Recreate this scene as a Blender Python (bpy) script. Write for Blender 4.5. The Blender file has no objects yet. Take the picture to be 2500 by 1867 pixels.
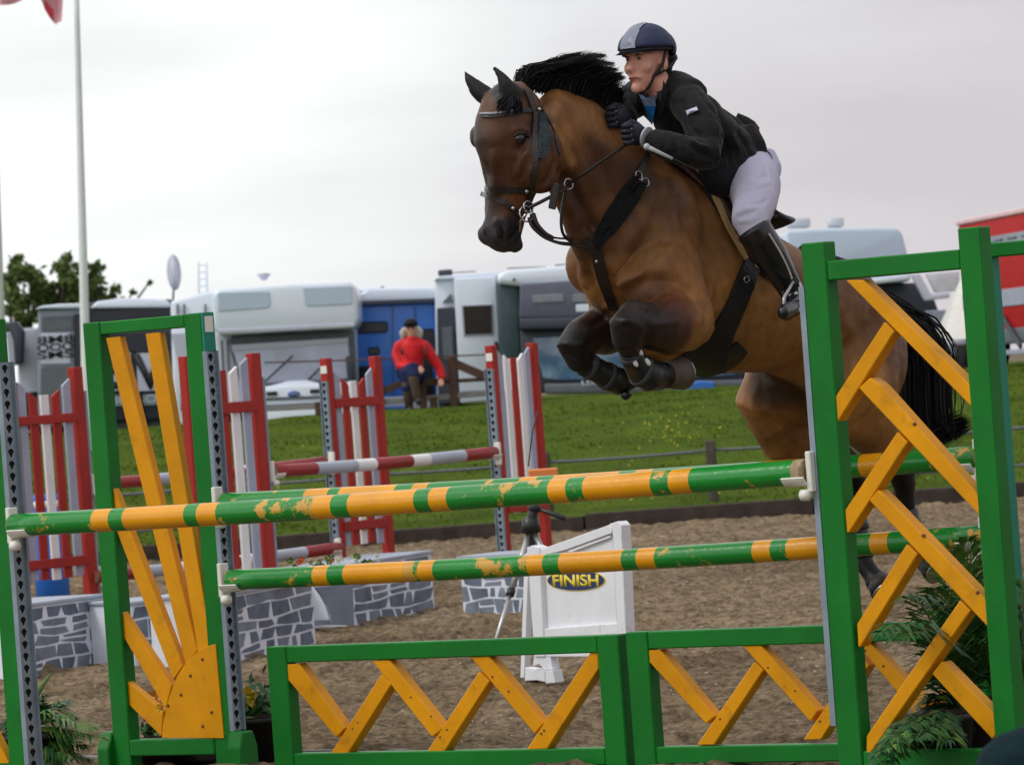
import bpy, bmesh, math, random
import numpy as np
from mathutils import Vector, Matrix
from mathutils.bvhtree import BVHTree
random.seed(7); rng = np.random.default_rng(7)
scene = bpy.context.scene
col = scene.collection

# ------------------------------------------------------------------ camera
FPX, CX, CY = 12000.0, 1250.0, 933.5          # focal length and centre in photograph pixels
EYE = Vector((0, 0, 1.57)); ROLL = math.radians(4.2); PITCH = math.atan(16.5/FPX)
Fw = Vector((0, math.cos(PITCH), math.sin(PITCH)))
R0 = Vector((1, 0, 0)); U0 = Vector((0, -math.sin(PITCH), math.cos(PITCH)))
Rc = R0*math.cos(ROLL) - U0*math.sin(ROLL)
Uc = R0*math.sin(ROLL) + U0*math.cos(ROLL)
cam = bpy.data.cameras.new('camera'); camo = bpy.data.objects.new('camera', cam); col.objects.link(camo)
camo.matrix_world = Matrix(((Rc.x, Uc.x, -Fw.x, EYE.x), (Rc.y, Uc.y, -Fw.y, EYE.y), (Rc.z, Uc.z, -Fw.z, EYE.z), (0, 0, 0, 1)))
cam.sensor_fit = 'HORIZONTAL'; cam.sensor_width = 36.0; cam.lens = 36.0*FPX/2500.0
cam.clip_start = 0.5; cam.clip_end = 3000
cam.dof.use_dof = True; cam.dof.focus_distance = 19.4; cam.dof.aperture_fstop = 11.0
scene.camera = camo

# ------------------------------------------------------------------ sky, sun, exposure
world = bpy.data.worlds.new('World'); scene.world = world; world.use_nodes = True
nt = world.node_tree; nt.nodes.clear()
N = nt.nodes.new; L = nt.links.new
SUN_EL, SUN_AZ = math.radians(48), math.radians(-62)       # azimuth from +Y towards +X
sky = N('ShaderNodeTexSky'); sky.sky_type = 'NISHITA'; sky.sun_disc = False
sky.sun_elevation = SUN_EL; sky.sun_rotation = SUN_AZ
tc = N('ShaderNodeTexCoord')
dot = N('ShaderNodeVectorMath'); dot.operation = 'DOT_PRODUCT'; dot.inputs[1].default_value = (1.0, 0.0, -0.35)
L(tc.outputs['Generated'], dot.inputs[0])
rmp = N('ShaderNodeMapRange'); rmp.inputs[1].default_value = -0.11; rmp.inputs[2].default_value = 0.10
rmp.interpolation_type = 'SMOOTHSTEP'
L(dot.outputs['Value'], rmp.inputs[0])
mp = N('ShaderNodeMapping'); mp.inputs['Scale'].default_value = (6.0, 6.0, 26.0)
L(tc.outputs['Generated'], mp.inputs[0])
nz = N('ShaderNodeTexNoise'); nz.inputs['Scale'].default_value = 1.6; nz.inputs['Detail'].default_value = 5; nz.inputs['Roughness'].default_value = 0.5
L(mp.outputs[0], nz.inputs['Vector'])
add = N('ShaderNodeMath'); add.operation = 'MULTIPLY_ADD'; add.inputs[1].default_value = 0.9; add.inputs[2].default_value = -0.45
L(nz.outputs['Fac'], add.inputs[0])
add2 = N('ShaderNodeMath'); add2.operation = 'ADD'; add2.use_clamp = True
L(add.outputs[0], add2.inputs[0]); L(rmp.outputs[0], add2.inputs[1])
cl = N('ShaderNodeValToRGB')
cl.color_ramp.elements[0].position = 0.0; cl.color_ramp.elements[0].color = (1.06, 1.085, 1.07, 1)
cl.color_ramp.elements[1].position = 1.0; cl.color_ramp.elements[1].color = (.66, .62, .655, 1)
e = cl.color_ramp.elements.new(.5); e.color = (.80, .795, .82, 1)
L(add2.outputs[0], cl.inputs[0])
sc10 = N('ShaderNodeVectorMath'); sc10.operation = 'SCALE'; sc10.inputs['Scale'].default_value = 10.0
L(cl.outputs[0], sc10.inputs[0])
mixs = N('ShaderNodeMixRGB'); mixs.inputs[0].default_value = 0.94
L(sky.outputs[0], mixs.inputs[1]); L(sc10.outputs[0], mixs.inputs[2])
bg = N('ShaderNodeBackground'); bg.inputs['Strength'].default_value = 0.1
L(mixs.outputs[0], bg.inputs['Color'])
wo = N('ShaderNodeOutputWorld'); L(bg.outputs[0], wo.inputs['Surface'])
sl = bpy.data.lights.new('sun', 'SUN'); sl.energy = 1.3; sl.angle = math.radians(18); sl.color = (1, .96, .9)
so = bpy.data.objects.new('sun', sl); col.objects.link(so)
sdir = Vector((math.sin(SUN_AZ)*math.cos(SUN_EL), -math.cos(SUN_AZ)*math.cos(SUN_EL)*0.6, math.sin(SUN_EL))).normalized()
so.rotation_euler = sdir.to_track_quat('Z', 'Y').to_euler()
sky.sun_rotation = math.atan2(sdir.x, sdir.y)
scene.view_settings.view_transform = 'Standard'; scene.view_settings.look = 'None'
scene.view_settings.exposure = 0.0; scene.view_settings.gamma = 1.0; scene.view_settings.use_curve_mapping = False
scene.cycles.max_bounces = 6; scene.cycles.transparent_max_bounces = 6

# ------------------------------------------------------------------ helpers: measuring
ZT = dict(A=(1050, 0, .42373), B=(1100, 500, .42373), C=(1700, 450, .42373), D=(1700, 1100, .46431), E=(0, 550, .33906),
          F=(0, 1000, .52493), G=(550, 600, .38427), H=(550, 1050, .51989), I=(2200, 500, .42373), J=(2150, 1200, .40369),
          K=(0, 1600, .31646), L=(0, 0, .1816), M=(0, 750, .3632), N=(1900, 1550, .27125), O=(2000, 500, .30266),
          P=(400, 600, .30257), Q=(1480, 30, .224), R=(1100, 130, .1937), S=(1130, 380, .21248), T=(1300, 680, .20344),
          U=(1650, 300, .29046), V=(1800, 700, .45386), W=(1380, 250, .21248), X=(1200, 1200, .30257), Y=(0, 0, 1.1302), Z=(0, 0, 1.0))
def z(tag, *pts):
    x0, y0, k = ZT[tag]
    return [(x0+k*x, y0+k*y) for x, y in pts]
def ray(p): return Fw + Rc*((p[0]-CX)/FPX) - Uc*((p[1]-CY)/FPX)
def at(p, D): return EYE + ray(p)*D
def u_(u, v, D): return at((u*1.1302, v*1.1302), D)
class Plane:
    """vertical plane standing at ground point O, along d; b counts away from the camera"""
    def __init__(s, O, d):
        s.O = Vector((O.x, O.y, 0)); s.d = Vector((d.x, d.y, 0)).normalized(); s.n = Vector((-s.d.y, s.d.x, 0))
        if s.n.y < 0: s.n = -s.n
    def w(s, a, b, zz): return s.O + s.d*a + s.n*b + Vector((0, 0, zz))
    def hit(s, p, b=0.0):
        r = ray(p); t = ((s.O + s.n*b) - EYE).dot(s.n)/r.dot(s.n)
        q = EYE + r*t; return ((q-s.O).dot(s.d), q.z)

# ------------------------------------------------------------------ helpers: materials
MATS = {}
def pbr(name, c, rough=.6, spec=.4, var=.12, vs=6.0, bump=.0, bs=40.0, c2=None, c2lo=.55, c2hi=.62, c2s=5.0, metal=0.0, coat=0.0, stretch=(1, 1, 1), c2detail=6, vcol=None, sheen=0.0):
    if name in MATS: return MATS[name]
    m = bpy.data.materials.new(name); m.use_nodes = True; MATS[name] = m
    t = m.node_tree; b = t.nodes['Principled BSDF']; n = t.nodes.new; l = t.links.new
    b.inputs['Roughness'].default_value = rough; b.inputs['Specular IOR Level'].default_value = spec
    b.inputs['Metallic'].default_value = metal; b.inputs['Coat Weight'].default_value = coat
    if sheen: b.inputs['Sheen Weight'].default_value = sheen; b.inputs['Sheen Roughness'].default_value = .4
    co = n('ShaderNodeTexCoord'); ma = n('ShaderNodeMapping'); ma.inputs['Scale'].default_value = stretch
    l(co.outputs['Object'], ma.inputs[0])
    ob = n('ShaderNodeObjectInfo'); av = n('ShaderNodeVectorMath'); av.operation = 'ADD'
    l(ma.outputs[0], av.inputs[0])
    rs = n('ShaderNodeMath'); rs.operation = 'MULTIPLY'; rs.inputs[1].default_value = 37.0
    l(ob.outputs['Random'], rs.inputs[0]); l(rs.outputs[0], av.inputs[1])
    no = n('ShaderNodeTexNoise'); no.inputs['Scale'].default_value = vs; no.inputs['Detail'].default_value = 6; no.inputs['Roughness'].default_value = .6
    l(av.outputs[0], no.inputs['Vector'])
    mr = n('ShaderNodeMapRange'); mr.inputs[1].default_value = .3; mr.inputs[2].default_value = .7
    mr.inputs[3].default_value = 1-var; mr.inputs[4].default_value = 1+var
    l(no.outputs['Fac'], mr.inputs[0])
    sc = n('ShaderNodeVectorMath'); sc.operation = 'SCALE'
    if vcol:
        at_ = n('ShaderNodeAttribute'); at_.attribute_name = vcol; l(at_.outputs['Color'], sc.inputs[0])
    else: sc.inputs[0].default_value = c[:3]
    l(mr.outputs[0], sc.inputs['Scale'])
    out = sc.outputs[0]
    if c2:
        n2 = n('ShaderNodeTexNoise'); n2.inputs['Scale'].default_value = c2s; n2.inputs['Detail'].default_value = c2detail; n2.inputs['Roughness'].default_value = .68
        l(av.outputs[0], n2.inputs['Vector'])
        m2 = n('ShaderNodeMapRange'); m2.inputs[1].default_value = c2lo; m2.inputs[2].default_value = c2hi
        l(n2.outputs['Fac'], m2.inputs[0])
        mx = n('ShaderNodeMixRGB'); mx.inputs[2].default_value = (*c2, 1)
        l(m2.outputs[0], mx.inputs[0]); l(out, mx.inputs[1]); out = mx.outputs[0]
    l(out, b.inputs['Base Color'])
    if bump:
        n3 = n('ShaderNodeTexNoise'); n3.inputs['Scale'].default_value = bs; n3.inputs['Detail'].default_value = 5
        l(av.outputs[0], n3.inputs['Vector'])
        bp = n('ShaderNodeBump'); bp.inputs['Strength'].default_value = bump; bp.inputs['Distance'].default_value = .02
        l(n3.outputs['Fac'], bp.inputs['Height']); l(bp.outputs[0], b.inputs['Normal'])
    return m
GREEN = pbr('green paint', (.004, .165, .016), .42, .25, .18, 3.0, .05, 30, c2=(.012, .12, .03), c2lo=.60, c2hi=.72, c2s=1.7)
TEAL = pbr('teal green paint', (.0, .22, .14), .45, .4, .12, 4.0, .1, 60)
GREENP = pbr('green pole paint', (.008, .225, .026), .22, .6, .12, 4.0, .08, 50, c2=(.62, .33, .05), c2lo=.575, c2hi=.605, c2s=5.0, c2detail=8)
YELP = pbr('yellow pole paint', (.76, .32, .004), .24, .6, .1, 5.0, .08, 50, c2=(.42, .27, .10), c2lo=.62, c2hi=.70, c2s=7.0, c2detail=8)
YEL = pbr('yellow paint', (.70, .295, .001), .42, .22, .14, 4.0, .05, 30, c2=(.46, .19, .01), c2lo=.56, c2hi=.74, c2s=7, c2detail=7)
WOODR = pbr('worn bare wood', (.34, .25, .15), .7, .3, .3, 30.0, .4, 60)
RED = pbr('red paint', (.36, .018, .012), .5, .35, .14, 4, .1, 60)
REDP = pbr('dark red pole paint', (.30, .022, .025), .4, .45, .14, 4, .1, 60)
GREYW = pbr('grey slat paint', (.36, .39, .50), .5, .35, .1, 4, .1, 60)
GREYP = pbr('grey pole paint', (.42, .46, .55), .4, .4, .1, 4, .1, 60)
WHITE = pbr('white paint', (.80, .80, .82), .45, .4, .06, 4, .06, 60)
WHITED = pbr('weathered white board', (.74, .75, .80), .5, .35, .06, 4, .1, 60, c2=(.36, .35, .36), c2lo=.64, c2hi=.80, c2s=5)
PLAST = pbr('white plastic', (.78, .77, .72), .35, .5, .05)
TRACK = pbr('grey metal track', (.24, .30, .36), .4, .5, .18, 8, .05, 60, metal=.3)
DARKH = pbr('dark opening', (.015, .02, .02), .8, .1, .05)
BOLT = pbr('rusty bolt', (.16, .06, .02), .6, .4, .2)
BLACK = pbr('black leather', (.010, .010, .012), .45, .4, .2, 30, .2, 90)
STEEL = pbr('bright steel', (.42, .42, .43), .25, .5, .05, metal=1.0)
BROWNL = pbr('brown leather', (.055, .022, .018), .45, .4, .25, 20, .2, 90)

# ------------------------------------------------------------------ helpers: objects
def tag(o, label=None, cat=None, group=None, kind=None):
    if label: o['label'] = label
    if cat: o['category'] = cat
    if group: o['group'] = group
    if kind: o['kind'] = kind
    return o
def thing(name, loc, label, cat, group=None):
    o = bpy.data.objects.new(name, None); o.empty_display_size = .1; col.objects.link(o); o.location = loc
    return tag(o, label, cat, group)
class MB:
    def __init__(s): s.bm = bmesh.new(); s.mats = []
    def mi(s, m):
        if m not in s.mats: s.mats.append(m)
        return s.mats.index(m)
    def faces(s, vs, fs, m=None, smooth=False):
        v = [s.bm.verts.new(p) for p in vs]; k = s.mi(m) if m else 0
        for f in fs:
            try:
                q = s.bm.faces.new([v[i] for i in f]); q.material_index = k; q.smooth = smooth
            except ValueError: pass
        return v
    def prism(s, poly, ext, m=None, bevel=0.0):
        n = len(poly); ext = Vector(ext); t = bmesh.new()
        a = [t.verts.new(p) for p in poly]; b = [t.verts.new(Vector(p)+ext) for p in poly]
        t.faces.new(a); t.faces.new(b[::-1])
        for i in range(n): t.faces.new([a[i], b[i], b[(i+1) % n], a[(i+1) % n]])
        bmesh.ops.recalc_face_normals(t, faces=t.faces)
        if bevel: bmesh.ops.bevel(t, geom=t.edges[:], offset=bevel, segments=2 if bevel > .02 else 1, profile=.6, affect='EDGES', clamp_overlap=True)
        s._merge(t, m, bevel > .02)
    def _merge(s, t, m, smooth=False):
        k = s.mi(m) if m else 0; mp_ = {}
        for v in t.verts: mp_[v] = s.bm.verts.new(v.co)
        for f in t.faces:
            q = s.bm.faces.new([mp_[v] for v in f.verts]); q.material_index = k; q.smooth = smooth
        t.free()
    def box(s, c, ax, ay, az, m=None, bevel=0.0):
        """c centre, ax ay az half-extent vectors"""
        c = Vector(c); ax, ay, az = Vector(ax), Vector(ay), Vector(az)
        s.prism([c-ax-ay-az, c+ax-ay-az, c+ax-ay+az, c-ax-ay+az], ay*2, m, bevel)
    def bar(s, p, q, w, d, nrm, m=None, bevel=0.0):
        """board from p to q, width w (across, in plane), depth d along nrm"""
        p, q, nrm = Vector(p), Vector(q), Vector(nrm).normalized(); t = (q-p).normalized(); c = t.cross(nrm).normalized()
        s.prism([p-c*w/2-nrm*d/2, q-c*w/2-nrm*d/2, q+c*w/2-nrm*d/2, p+c*w/2-nrm*d/2], nrm*d, m, bevel)
    def loft(s, pts, ra, rb=None, A=None, n=12, m=None, cap=.5, smooth=True, mats=None):
        pts = [Vector(p) for p in pts]; N_ = len(pts)
        ra = [ra]*N_ if isinstance(ra, (int, float)) else list(ra); rb = ra if rb is None else ([rb]*N_ if isinstance(rb, (int, float)) else list(rb))
        t = bmesh.new(); rings = []; prevA = None
        for i, p in enumerate(pts):
            T = (pts[min(i+1, N_-1)]-pts[max(i-1, 0)]).normalized()
            a = Vector(A) if A is not None else (prevA if prevA is not None else (Vector((0, 0, 1)) if abs(T.z) < .9 else Vector((1, 0, 0))))
            a = (a-T*a.dot(T)).normalized(); prevA = a; b = T.cross(a)
            rings.append([t.verts.new(p+a*(ra[i]*math.cos(2*math.pi*k/n))+b*(rb[i]*math.sin(2*math.pi*k/n))) for k in range(n)])
        k0 = s.mi(m) if m else 0
        for i in range(N_-1):
            ki = s.mi(mats[i]) if mats else k0
            for k in range(n):
                f = t.faces.new([rings[i][k], rings[i][(k+1) % n], rings[i+1][(k+1) % n], rings[i+1][k]]); f.material_index = ki; f.smooth = smooth
        T0 = (pts[0]-pts[1]).normalized(); T1 = (pts[-1]-pts[-2]).normalized()
        if N_ > 1 and ra[0] > 1e-5:
            c0 = t.verts.new(pts[0]+T0*cap*min(ra[0], rb[0]))
            for k in range(n): f = t.faces.new([rings[0][(k+1) % n], rings[0][k], c0]); f.material_index = s.mi(mats[0]) if mats else k0; f.smooth = smooth and cap > 0
        if ra[-1] > 1e-5:
            c1 = t.verts.new(pts[-1]+T1*cap*min(ra[-1], rb[-1]))
            for k in range(n): f = t.faces.new([rings[-1][k], rings[-1][(k+1) % n], c1]); f.material_index = s.mi(mats[-1]) if mats else k0; f.smooth = smooth and cap > 0
        bmesh.ops.recalc_face_normals(t, faces=t.faces)
        mp_ = {v: s.bm.verts.new(v.co) for v in t.verts}
        for f in t.faces:
            q = s.bm.faces.new([mp_[v] for v in f.verts]); q.material_index = f.material_index; q.smooth = f.smooth
        t.free()
    def ball(s, c, r, m=None, n=12, sc=(1, 1, 1), rot=None):
        t = bmesh.new(); bmesh.ops.create_uvsphere(t, u_segments=n, v_segments=max(6, n*2//3), radius=1)
        M = Matrix.Diagonal((r*sc[0], r*sc[1], r*sc[2]))
        for v in t.verts:
            q = M @ v.co
            if rot is not None: q = rot @ q
            v.co = Vector(c)+q
        s._merge(t, m, True)
    def build(s, name, parent=None, m=None, label=None, shift=None, kind=None):
        me = bpy.data.meshes.new(name); off = Vector((0, 0, 0))
        if parent is not None:
            p = parent
            while p is not None: off += Vector(p.location); p = p.parent
        elif shift is not None: off = Vector(shift)
        bmesh.ops.translate(s.bm, verts=s.bm.verts, vec=-off)
        s.bm.to_mesh(me); s.bm.free()
        for q in (s.mats or ([m] if m else [])): me.materials.append(q)
        o = bpy.data.objects.new(name, me); col.objects.link(o)
        if parent is not None: o.parent = parent
        elif shift is not None: o.location = off
        if label: o['label'] = label
        if kind: o['kind'] = kind
        return o
def remeshed(mb, name, voxel, parent=None, m=None, smooth=6, shift=None, factor=.5):
    o = mb.build(name, None); o.data.materials.clear()
    md = o.modifiers.new('r', 'REMESH'); md.mode = 'VOXEL'; md.voxel_size = voxel; md.use_smooth_shade = True
    ms = o.modifiers.new('s', 'SMOOTH'); ms.factor = factor; ms.iterations = smooth
    dg = bpy.context.evaluated_depsgraph_get(); me = bpy.data.meshes.new_from_object(o.evaluated_get(dg))
    bpy.data.objects.remove(o); me.name = name
    for f in me.polygons: f.use_smooth = True
    off = Vector((0, 0, 0))
    if parent is not None:
        p = parent
        while p is not None: off += Vector(p.location); p = p.parent
    elif shift is not None: off = Vector(shift)
    me.transform(Matrix.Translation(-off))
    if m: me.materials.append(m)
    o = bpy.data.objects.new(name, me); col.objects.link(o)
    if parent is not None: o.parent = parent
    else: o.location = off
    return o
def numpy_mesh(name, V, Fq, m, parent=None, kind=None, smooth=False, label=None, cat=None, shift=None, midx=None, mats=None):
    """V (n,3); Fq (m,k) quads or tris"""
    me = bpy.data.meshes.new(name); V = np.asarray(V, dtype=np.float32).copy(); Fq = np.asarray(Fq, dtype=np.int32); k = Fq.shape[1]
    off = Vector((0, 0, 0))
    if parent is not None:
        p = parent
        while p is not None: off += Vector(p.location); p = p.parent
    elif shift is not None: off = Vector(shift)
    V -= np.array(off, dtype=np.float32)
    me.vertices.add(len(V)); me.vertices.foreach_set('co', V.ravel())
    me.loops.add(Fq.size); me.loops.foreach_set('vertex_index', Fq.ravel())
    me.polygons.add(len(Fq)); me.polygons.foreach_set('loop_start', np.arange(0, Fq.size, k, dtype=np.int32))
    me.polygons.foreach_set('loop_total', np.full(len(Fq), k, dtype=np.int32))
    if smooth: me.polygons.foreach_set('use_smooth', np.ones(len(Fq), dtype=bool))
    if midx is not None: me.polygons.foreach_set('material_index', np.asarray(midx, dtype=np.int32))
    me.update(calc_edges=True); me.validate()
    for q in (mats or [m]): me.materials.append(q)
    o = bpy.data.objects.new(name, me); col.objects.link(o)
    if parent is not None: o.parent = parent
    elif shift is not None: o.location = off
    tag(o, label, cat, None, kind); return o
def text(body, name, parent, origin, xdir, ydir, height, m, width=None, extr=.003, bold=0.0):
    cu = bpy.data.curves.new(name, 'FONT'); cu.body = body; cu.size = 1.0; cu.extrude = .0; cu.offset = bold; cu.align_x = 'CENTER'; cu.align_y = 'CENTER'
    o = bpy.data.objects.new(name, cu); col.objects.link(o)
    dg = bpy.context.evaluated_depsgraph_get(); me = bpy.data.meshes.new_from_object(o.evaluated_get(dg)); bpy.data.objects.remove(o)
    co = np.array([v.co[:] for v in me.vertices]); mn, mx = co.min(0), co.max(0); ctr = (mn+mx)/2
    sy = height/(mx[1]-mn[1]); sx = sy if width is None else width/(mx[0]-mn[0])
    off = Vector((0, 0, 0)); p = parent
    while p is not None: off += Vector(p.location); p = p.parent
    x, y = Vector(xdir).normalized(), Vector(ydir).normalized(); nn = x.cross(y)
    for v in me.vertices: v.co = Vector(origin)+x*((v.co.x-ctr[0])*sx)+y*((v.co.y-ctr[1])*sy)-off
    me.materials.clear(); me.materials.append(m)
    bm = bmesh.new(); bm.from_mesh(me)
    r = bmesh.ops.extrude_face_region(bm, geom=bm.faces[:]); bmesh.ops.translate(bm, verts=[g for g in r['geom'] if isinstance(g, bmesh.types.BMVert)], vec=nn*extr)
    bmesh.ops.recalc_face_normals(bm, faces=bm.faces); bm.to_mesh(me); bm.free()
    me.name = name; o = bpy.data.objects.new(name, me); col.objects.link(o); o.parent = parent; return o

# ------------------------------------------------------------------ value noise for the ground
def vnoise(x, y, seed):
    def h(i, j):
        n = (i.astype(np.int64)*374761393 + j.astype(np.int64)*668265263 + seed*974711) & 0x7fffffff
        n = ((n ^ (n >> 13))*1274126177) & 0x7fffffff
        return ((n ^ (n >> 16)) & 0xffff)/65535.0
    i, j = np.floor(x), np.floor(y); fx, fy = x-i, y-j; fx = fx*fx*(3-2*fx); fy = fy*fy*(3-2*fy)
    return (h(i, j)*(1-fx)+h(i+1, j)*fx)*(1-fy)+(h(i, j+1)*(1-fx)+h(i+1, j+1)*fx)*fy
def fbm(x, y, s, o, seed): 
    r = 0; a = 1; t = 0
    for k in range(o): r = r+a*(vnoise(x*s, y*s, seed+k)-.5); t += a; a *= .55; s *= 2.1
    return r/t
def grid(xs, ys):
    X, Y = np.meshgrid(xs, ys); n, m_ = X.shape
    idx = np.arange(n*m_).reshape(n, m_)
    Fq = np.stack([idx[:-1, :-1], idx[:-1, 1:], idx[1:, 1:], idx[1:, :-1]], -1).reshape(-1, 4)
    return X.ravel(), Y.ravel(), Fq

# ------------------------------------------------------------------ the setting
ARENA_Y = 52.8; CREST_Y = 72.0; PLAT = 1.36
def ground_z(y):
    if y < ARENA_Y: return 0.0
    if y < CREST_Y:
        t = (y-ARENA_Y)/(CREST_Y-ARENA_Y); return .13+(PLAT-.13)*(t**.92)
    return PLAT
GROUND = pbr('plain earth', (.15, .12, .07), .9, .1, .2, .5)
X, Y, Fq = grid(np.array([-900, -300, -60, 60, 300, 900.]), np.array([-60, 0, 30, 52., 72.5, 120, 400, 1500]))
Zg = np.where(Y < 52.5, -.25, np.where(Y < 73, .9, PLAT-.03))
tag(numpy_mesh('far_ground', np.stack([X, Y, Zg], 1), Fq, GROUND), kind='structure')

SAND = bpy.data.materials.new('arena sand'); SAND.use_nodes = True
t = SAND.node_tree; b = t.nodes['Principled BSDF']; n = t.nodes.new; l = t.links.new
b.inputs['Roughness'].default_value = .95; b.inputs['Specular IOR Level'].default_value = .1
tcn = n('ShaderNodeTexCoord')
n1 = n('ShaderNodeTexNoise'); n1.inputs['Scale'].default_value = .45; n1.inputs['Detail'].default_value = 4
n2 = n('ShaderNodeTexNoise'); n2.inputs['Scale'].default_value = 16; n2.inputs['Detail'].default_value = 9; n2.inputs['Roughness'].default_value = .75
l(tcn.outputs['Object'], n1.inputs['Vector']); l(tcn.outputs['Object'], n2.inputs['Vector'])
r1 = n('ShaderNodeValToRGB'); r1.color_ramp.elements[0].position = .3; r1.color_ramp.elements[0].color = (.20, .142, .085, 1)
r1.color_ramp.elements[1].position = .7; r1.color_ramp.elements[1].color = (.38, .285, .185, 1)
l(n1.outputs['Fac'], r1.inputs[0])
r2 = n('ShaderNodeMapRange'); r2.inputs[1].default_value = .38; r2.inputs[2].default_value = .62; r2.inputs[3].default_value = .35; r2.inputs[4].default_value = 1.35
l(n2.outputs['Fac'], r2.inputs[0])
s1 = n('ShaderNodeVectorMath'); s1.operation = 'SCALE'; l(r1.outputs[0], s1.inputs[0]); l(r2.outputs[0], s1.inputs['Scale'])
n5 = n('ShaderNodeTexNoise'); n5.inputs['Scale'].default_value = 30; n5.inputs['Detail'].default_value = 2
l(tcn.outputs['Object'], n5.inputs['Vector'])
r5 = n('ShaderNodeMapRange'); r5.inputs[1].default_value = .70; r5.inputs[2].default_value = .74
l(n5.outputs['Fac'], r5.inputs[0])
m5 = n('ShaderNodeMixRGB'); m5.inputs[2].default_value = (.62, .58, .52, 1); l(r5.outputs[0], m5.inputs[0]); l(s1.outputs[0], m5.inputs[1])
l(m5.outputs[0], b.inputs['Base Color'])
bp = n('ShaderNodeBump'); bp.inputs['Strength'].default_value = 1.0; bp.inputs['Distance'].default_value = .05
l(n2.outputs['Fac'], bp.inputs['Height']); l(bp.outputs[0], b.inputs['Normal'])
X, Y, Fq = grid(np.arange(-7.5, 7.51, .05), np.concatenate([np.arange(16, 34, .045), np.arange(34, ARENA_Y+.06, .09)]))
hz = .07*fbm(X, Y, 1.6, 3, 11)+.17*fbm(X, Y*1.1, 6.5, 3, 23)-.03*np.maximum(0, vnoise(X*3.3, Y*3.3, 71)-.62)*4
fl = np.clip((18.2-Y)/1, 0, 1)
edge_ = np.clip(np.minimum(np.minimum(X+7.5, 7.5-X), Y-16)/1.2, 0, 1); edge_ = edge_*edge_*(3-2*edge_)
tag(numpy_mesh('arena_sand', np.stack([X, Y, hz*.8*edge_-.085*(1-edge_)], 1), Fq, SAND, smooth=True), kind='structure')
X, Y, Fq = grid(np.array([-60, -30, 30, 60.]), np.array([-4, 16.05, 30, ARENA_Y]))
tag(numpy_mesh('arena_surface_beyond', np.stack([X, Y, X*0-.08], 1), Fq, SAND), kind='structure')

GRASS = bpy.data.materials.new('bank grass'); GRASS.use_nodes = True
t = GRASS.node_tree; b = t.nodes['Principled BSDF']; n = t.nodes.new; l = t.links.new
b.inputs['Roughness'].default_value = .9; b.inputs['Specular IOR Level'].default_value = .03
tcn = n('ShaderNodeTexCoord')
n1 = n('ShaderNodeTexNoise'); n1.inputs['Scale'].default_value = .8; n1.inputs['Detail'].default_value = 6; n1.inputs['Roughness'].default_value = .65
n2 = n('ShaderNodeTexNoise'); n2.inputs['Scale'].default_value = 14; n2.inputs['Detail'].default_value = 6
l(tcn.outputs['Object'], n1.inputs['Vector']); l(tcn.outputs['Object'], n2.inputs['Vector'])
r1 = n('ShaderNodeValToRGB'); r1.color_ramp.elements[0].position = .32; r1.color_ramp.elements[0].color = (.040, .070, .006, 1)
r1.color_ramp.elements[1].position = .68; r1.color_ramp.elements[1].color = (.084, .126, .011, 1)
l(n1.outputs['Fac'], r1.inputs[0])
r2 = n('ShaderNodeMapRange'); r2.inputs[1].default_value = .3; r2.inputs[2].default_value = .7; r2.inputs[3].default_value = .86; r2.inputs[4].default_value = 1.12
l(n2.outputs['Fac'], r2.inputs[0])
s1 = n('ShaderNodeVectorMath'); s1.operation = 'SCALE'; l(r1.outputs[0], s1.inputs[0]); l(r2.outputs[0], s1.inputs['Scale'])
l(s1.outputs[0], b.inputs['Base Color'])
X, Y, Fq = grid(np.arange(-16, 16.01, .16), np.arange(ARENA_Y+.22, 100, .16))
gz = np.vectorize(ground_z)
Zb = gz(Y)+.10*fbm(X, Y, .35, 2, 5)+.05*fbm(X, Y, 2.2, 3, 9)
edge = np.clip((Y-ARENA_Y-.3)/1.5, 0, 1); Zb = gz(Y)*(1-edge)+Zb*edge
tag(numpy_mesh('grass_bank', np.stack([X, Y, Zb], 1), Fq, GRASS, smooth=True), kind='structure')
X, Y, Fq = grid(np.array([-200, -60, -15.9, 15.9, 60, 200.]), np.array([ARENA_Y+.25, 60, 72, 100, 300, 700]))
tag(numpy_mesh('showground_field', np.stack([X, Y, gz(Y)-.05], 1), Fq, GRASS), kind='structure')
# grass blades
nb = 36000
bx = rng.uniform(-8.6, 8.6, nb); by = ARENA_Y+.3+(21.5)*rng.random(nb)
bh = rng.uniform(.012, .04, nb)*(0.7+0.9*(vnoise(bx*.7, by*.7, 3))); an = rng.uniform(0, math.pi, nb); wd = rng.uniform(.008, .02, nb)
bz = gz(by)+.10*fbm(bx, by, .35, 2, 5)-.01
ln = rng.normal(0, .03, nb)
V = np.zeros((nb, 3, 3)); cx_, sx_ = np.cos(an)*wd, np.sin(an)*wd
V[:, 0] = np.stack([bx-cx_, by-sx_, bz], 1); V[:, 1] = np.stack([bx+cx_, by+sx_, bz], 1); V[:, 2] = np.stack([bx+ln, by+ln*.5, bz+bh], 1)
BL = [pbr('grass blade mid', (.062, .106, .006), .8, .05, .3, 1.0), pbr('grass blade pale', (.088, .135, .009), .8, .05, .2, 1.0), pbr('grass blade dark', (.048, .086, .005), .8, .05, .2, 1.0)]
tag(numpy_mesh('grass_blades', V.reshape(-1, 3), np.arange(nb*3).reshape(-1, 3), None, mats=BL, midx=rng.choice(3, nb, p=[.55, .15, .3])),
    'short green grass growing on the bank below the parked horseboxes', 'grass', kind='stuff')
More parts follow.
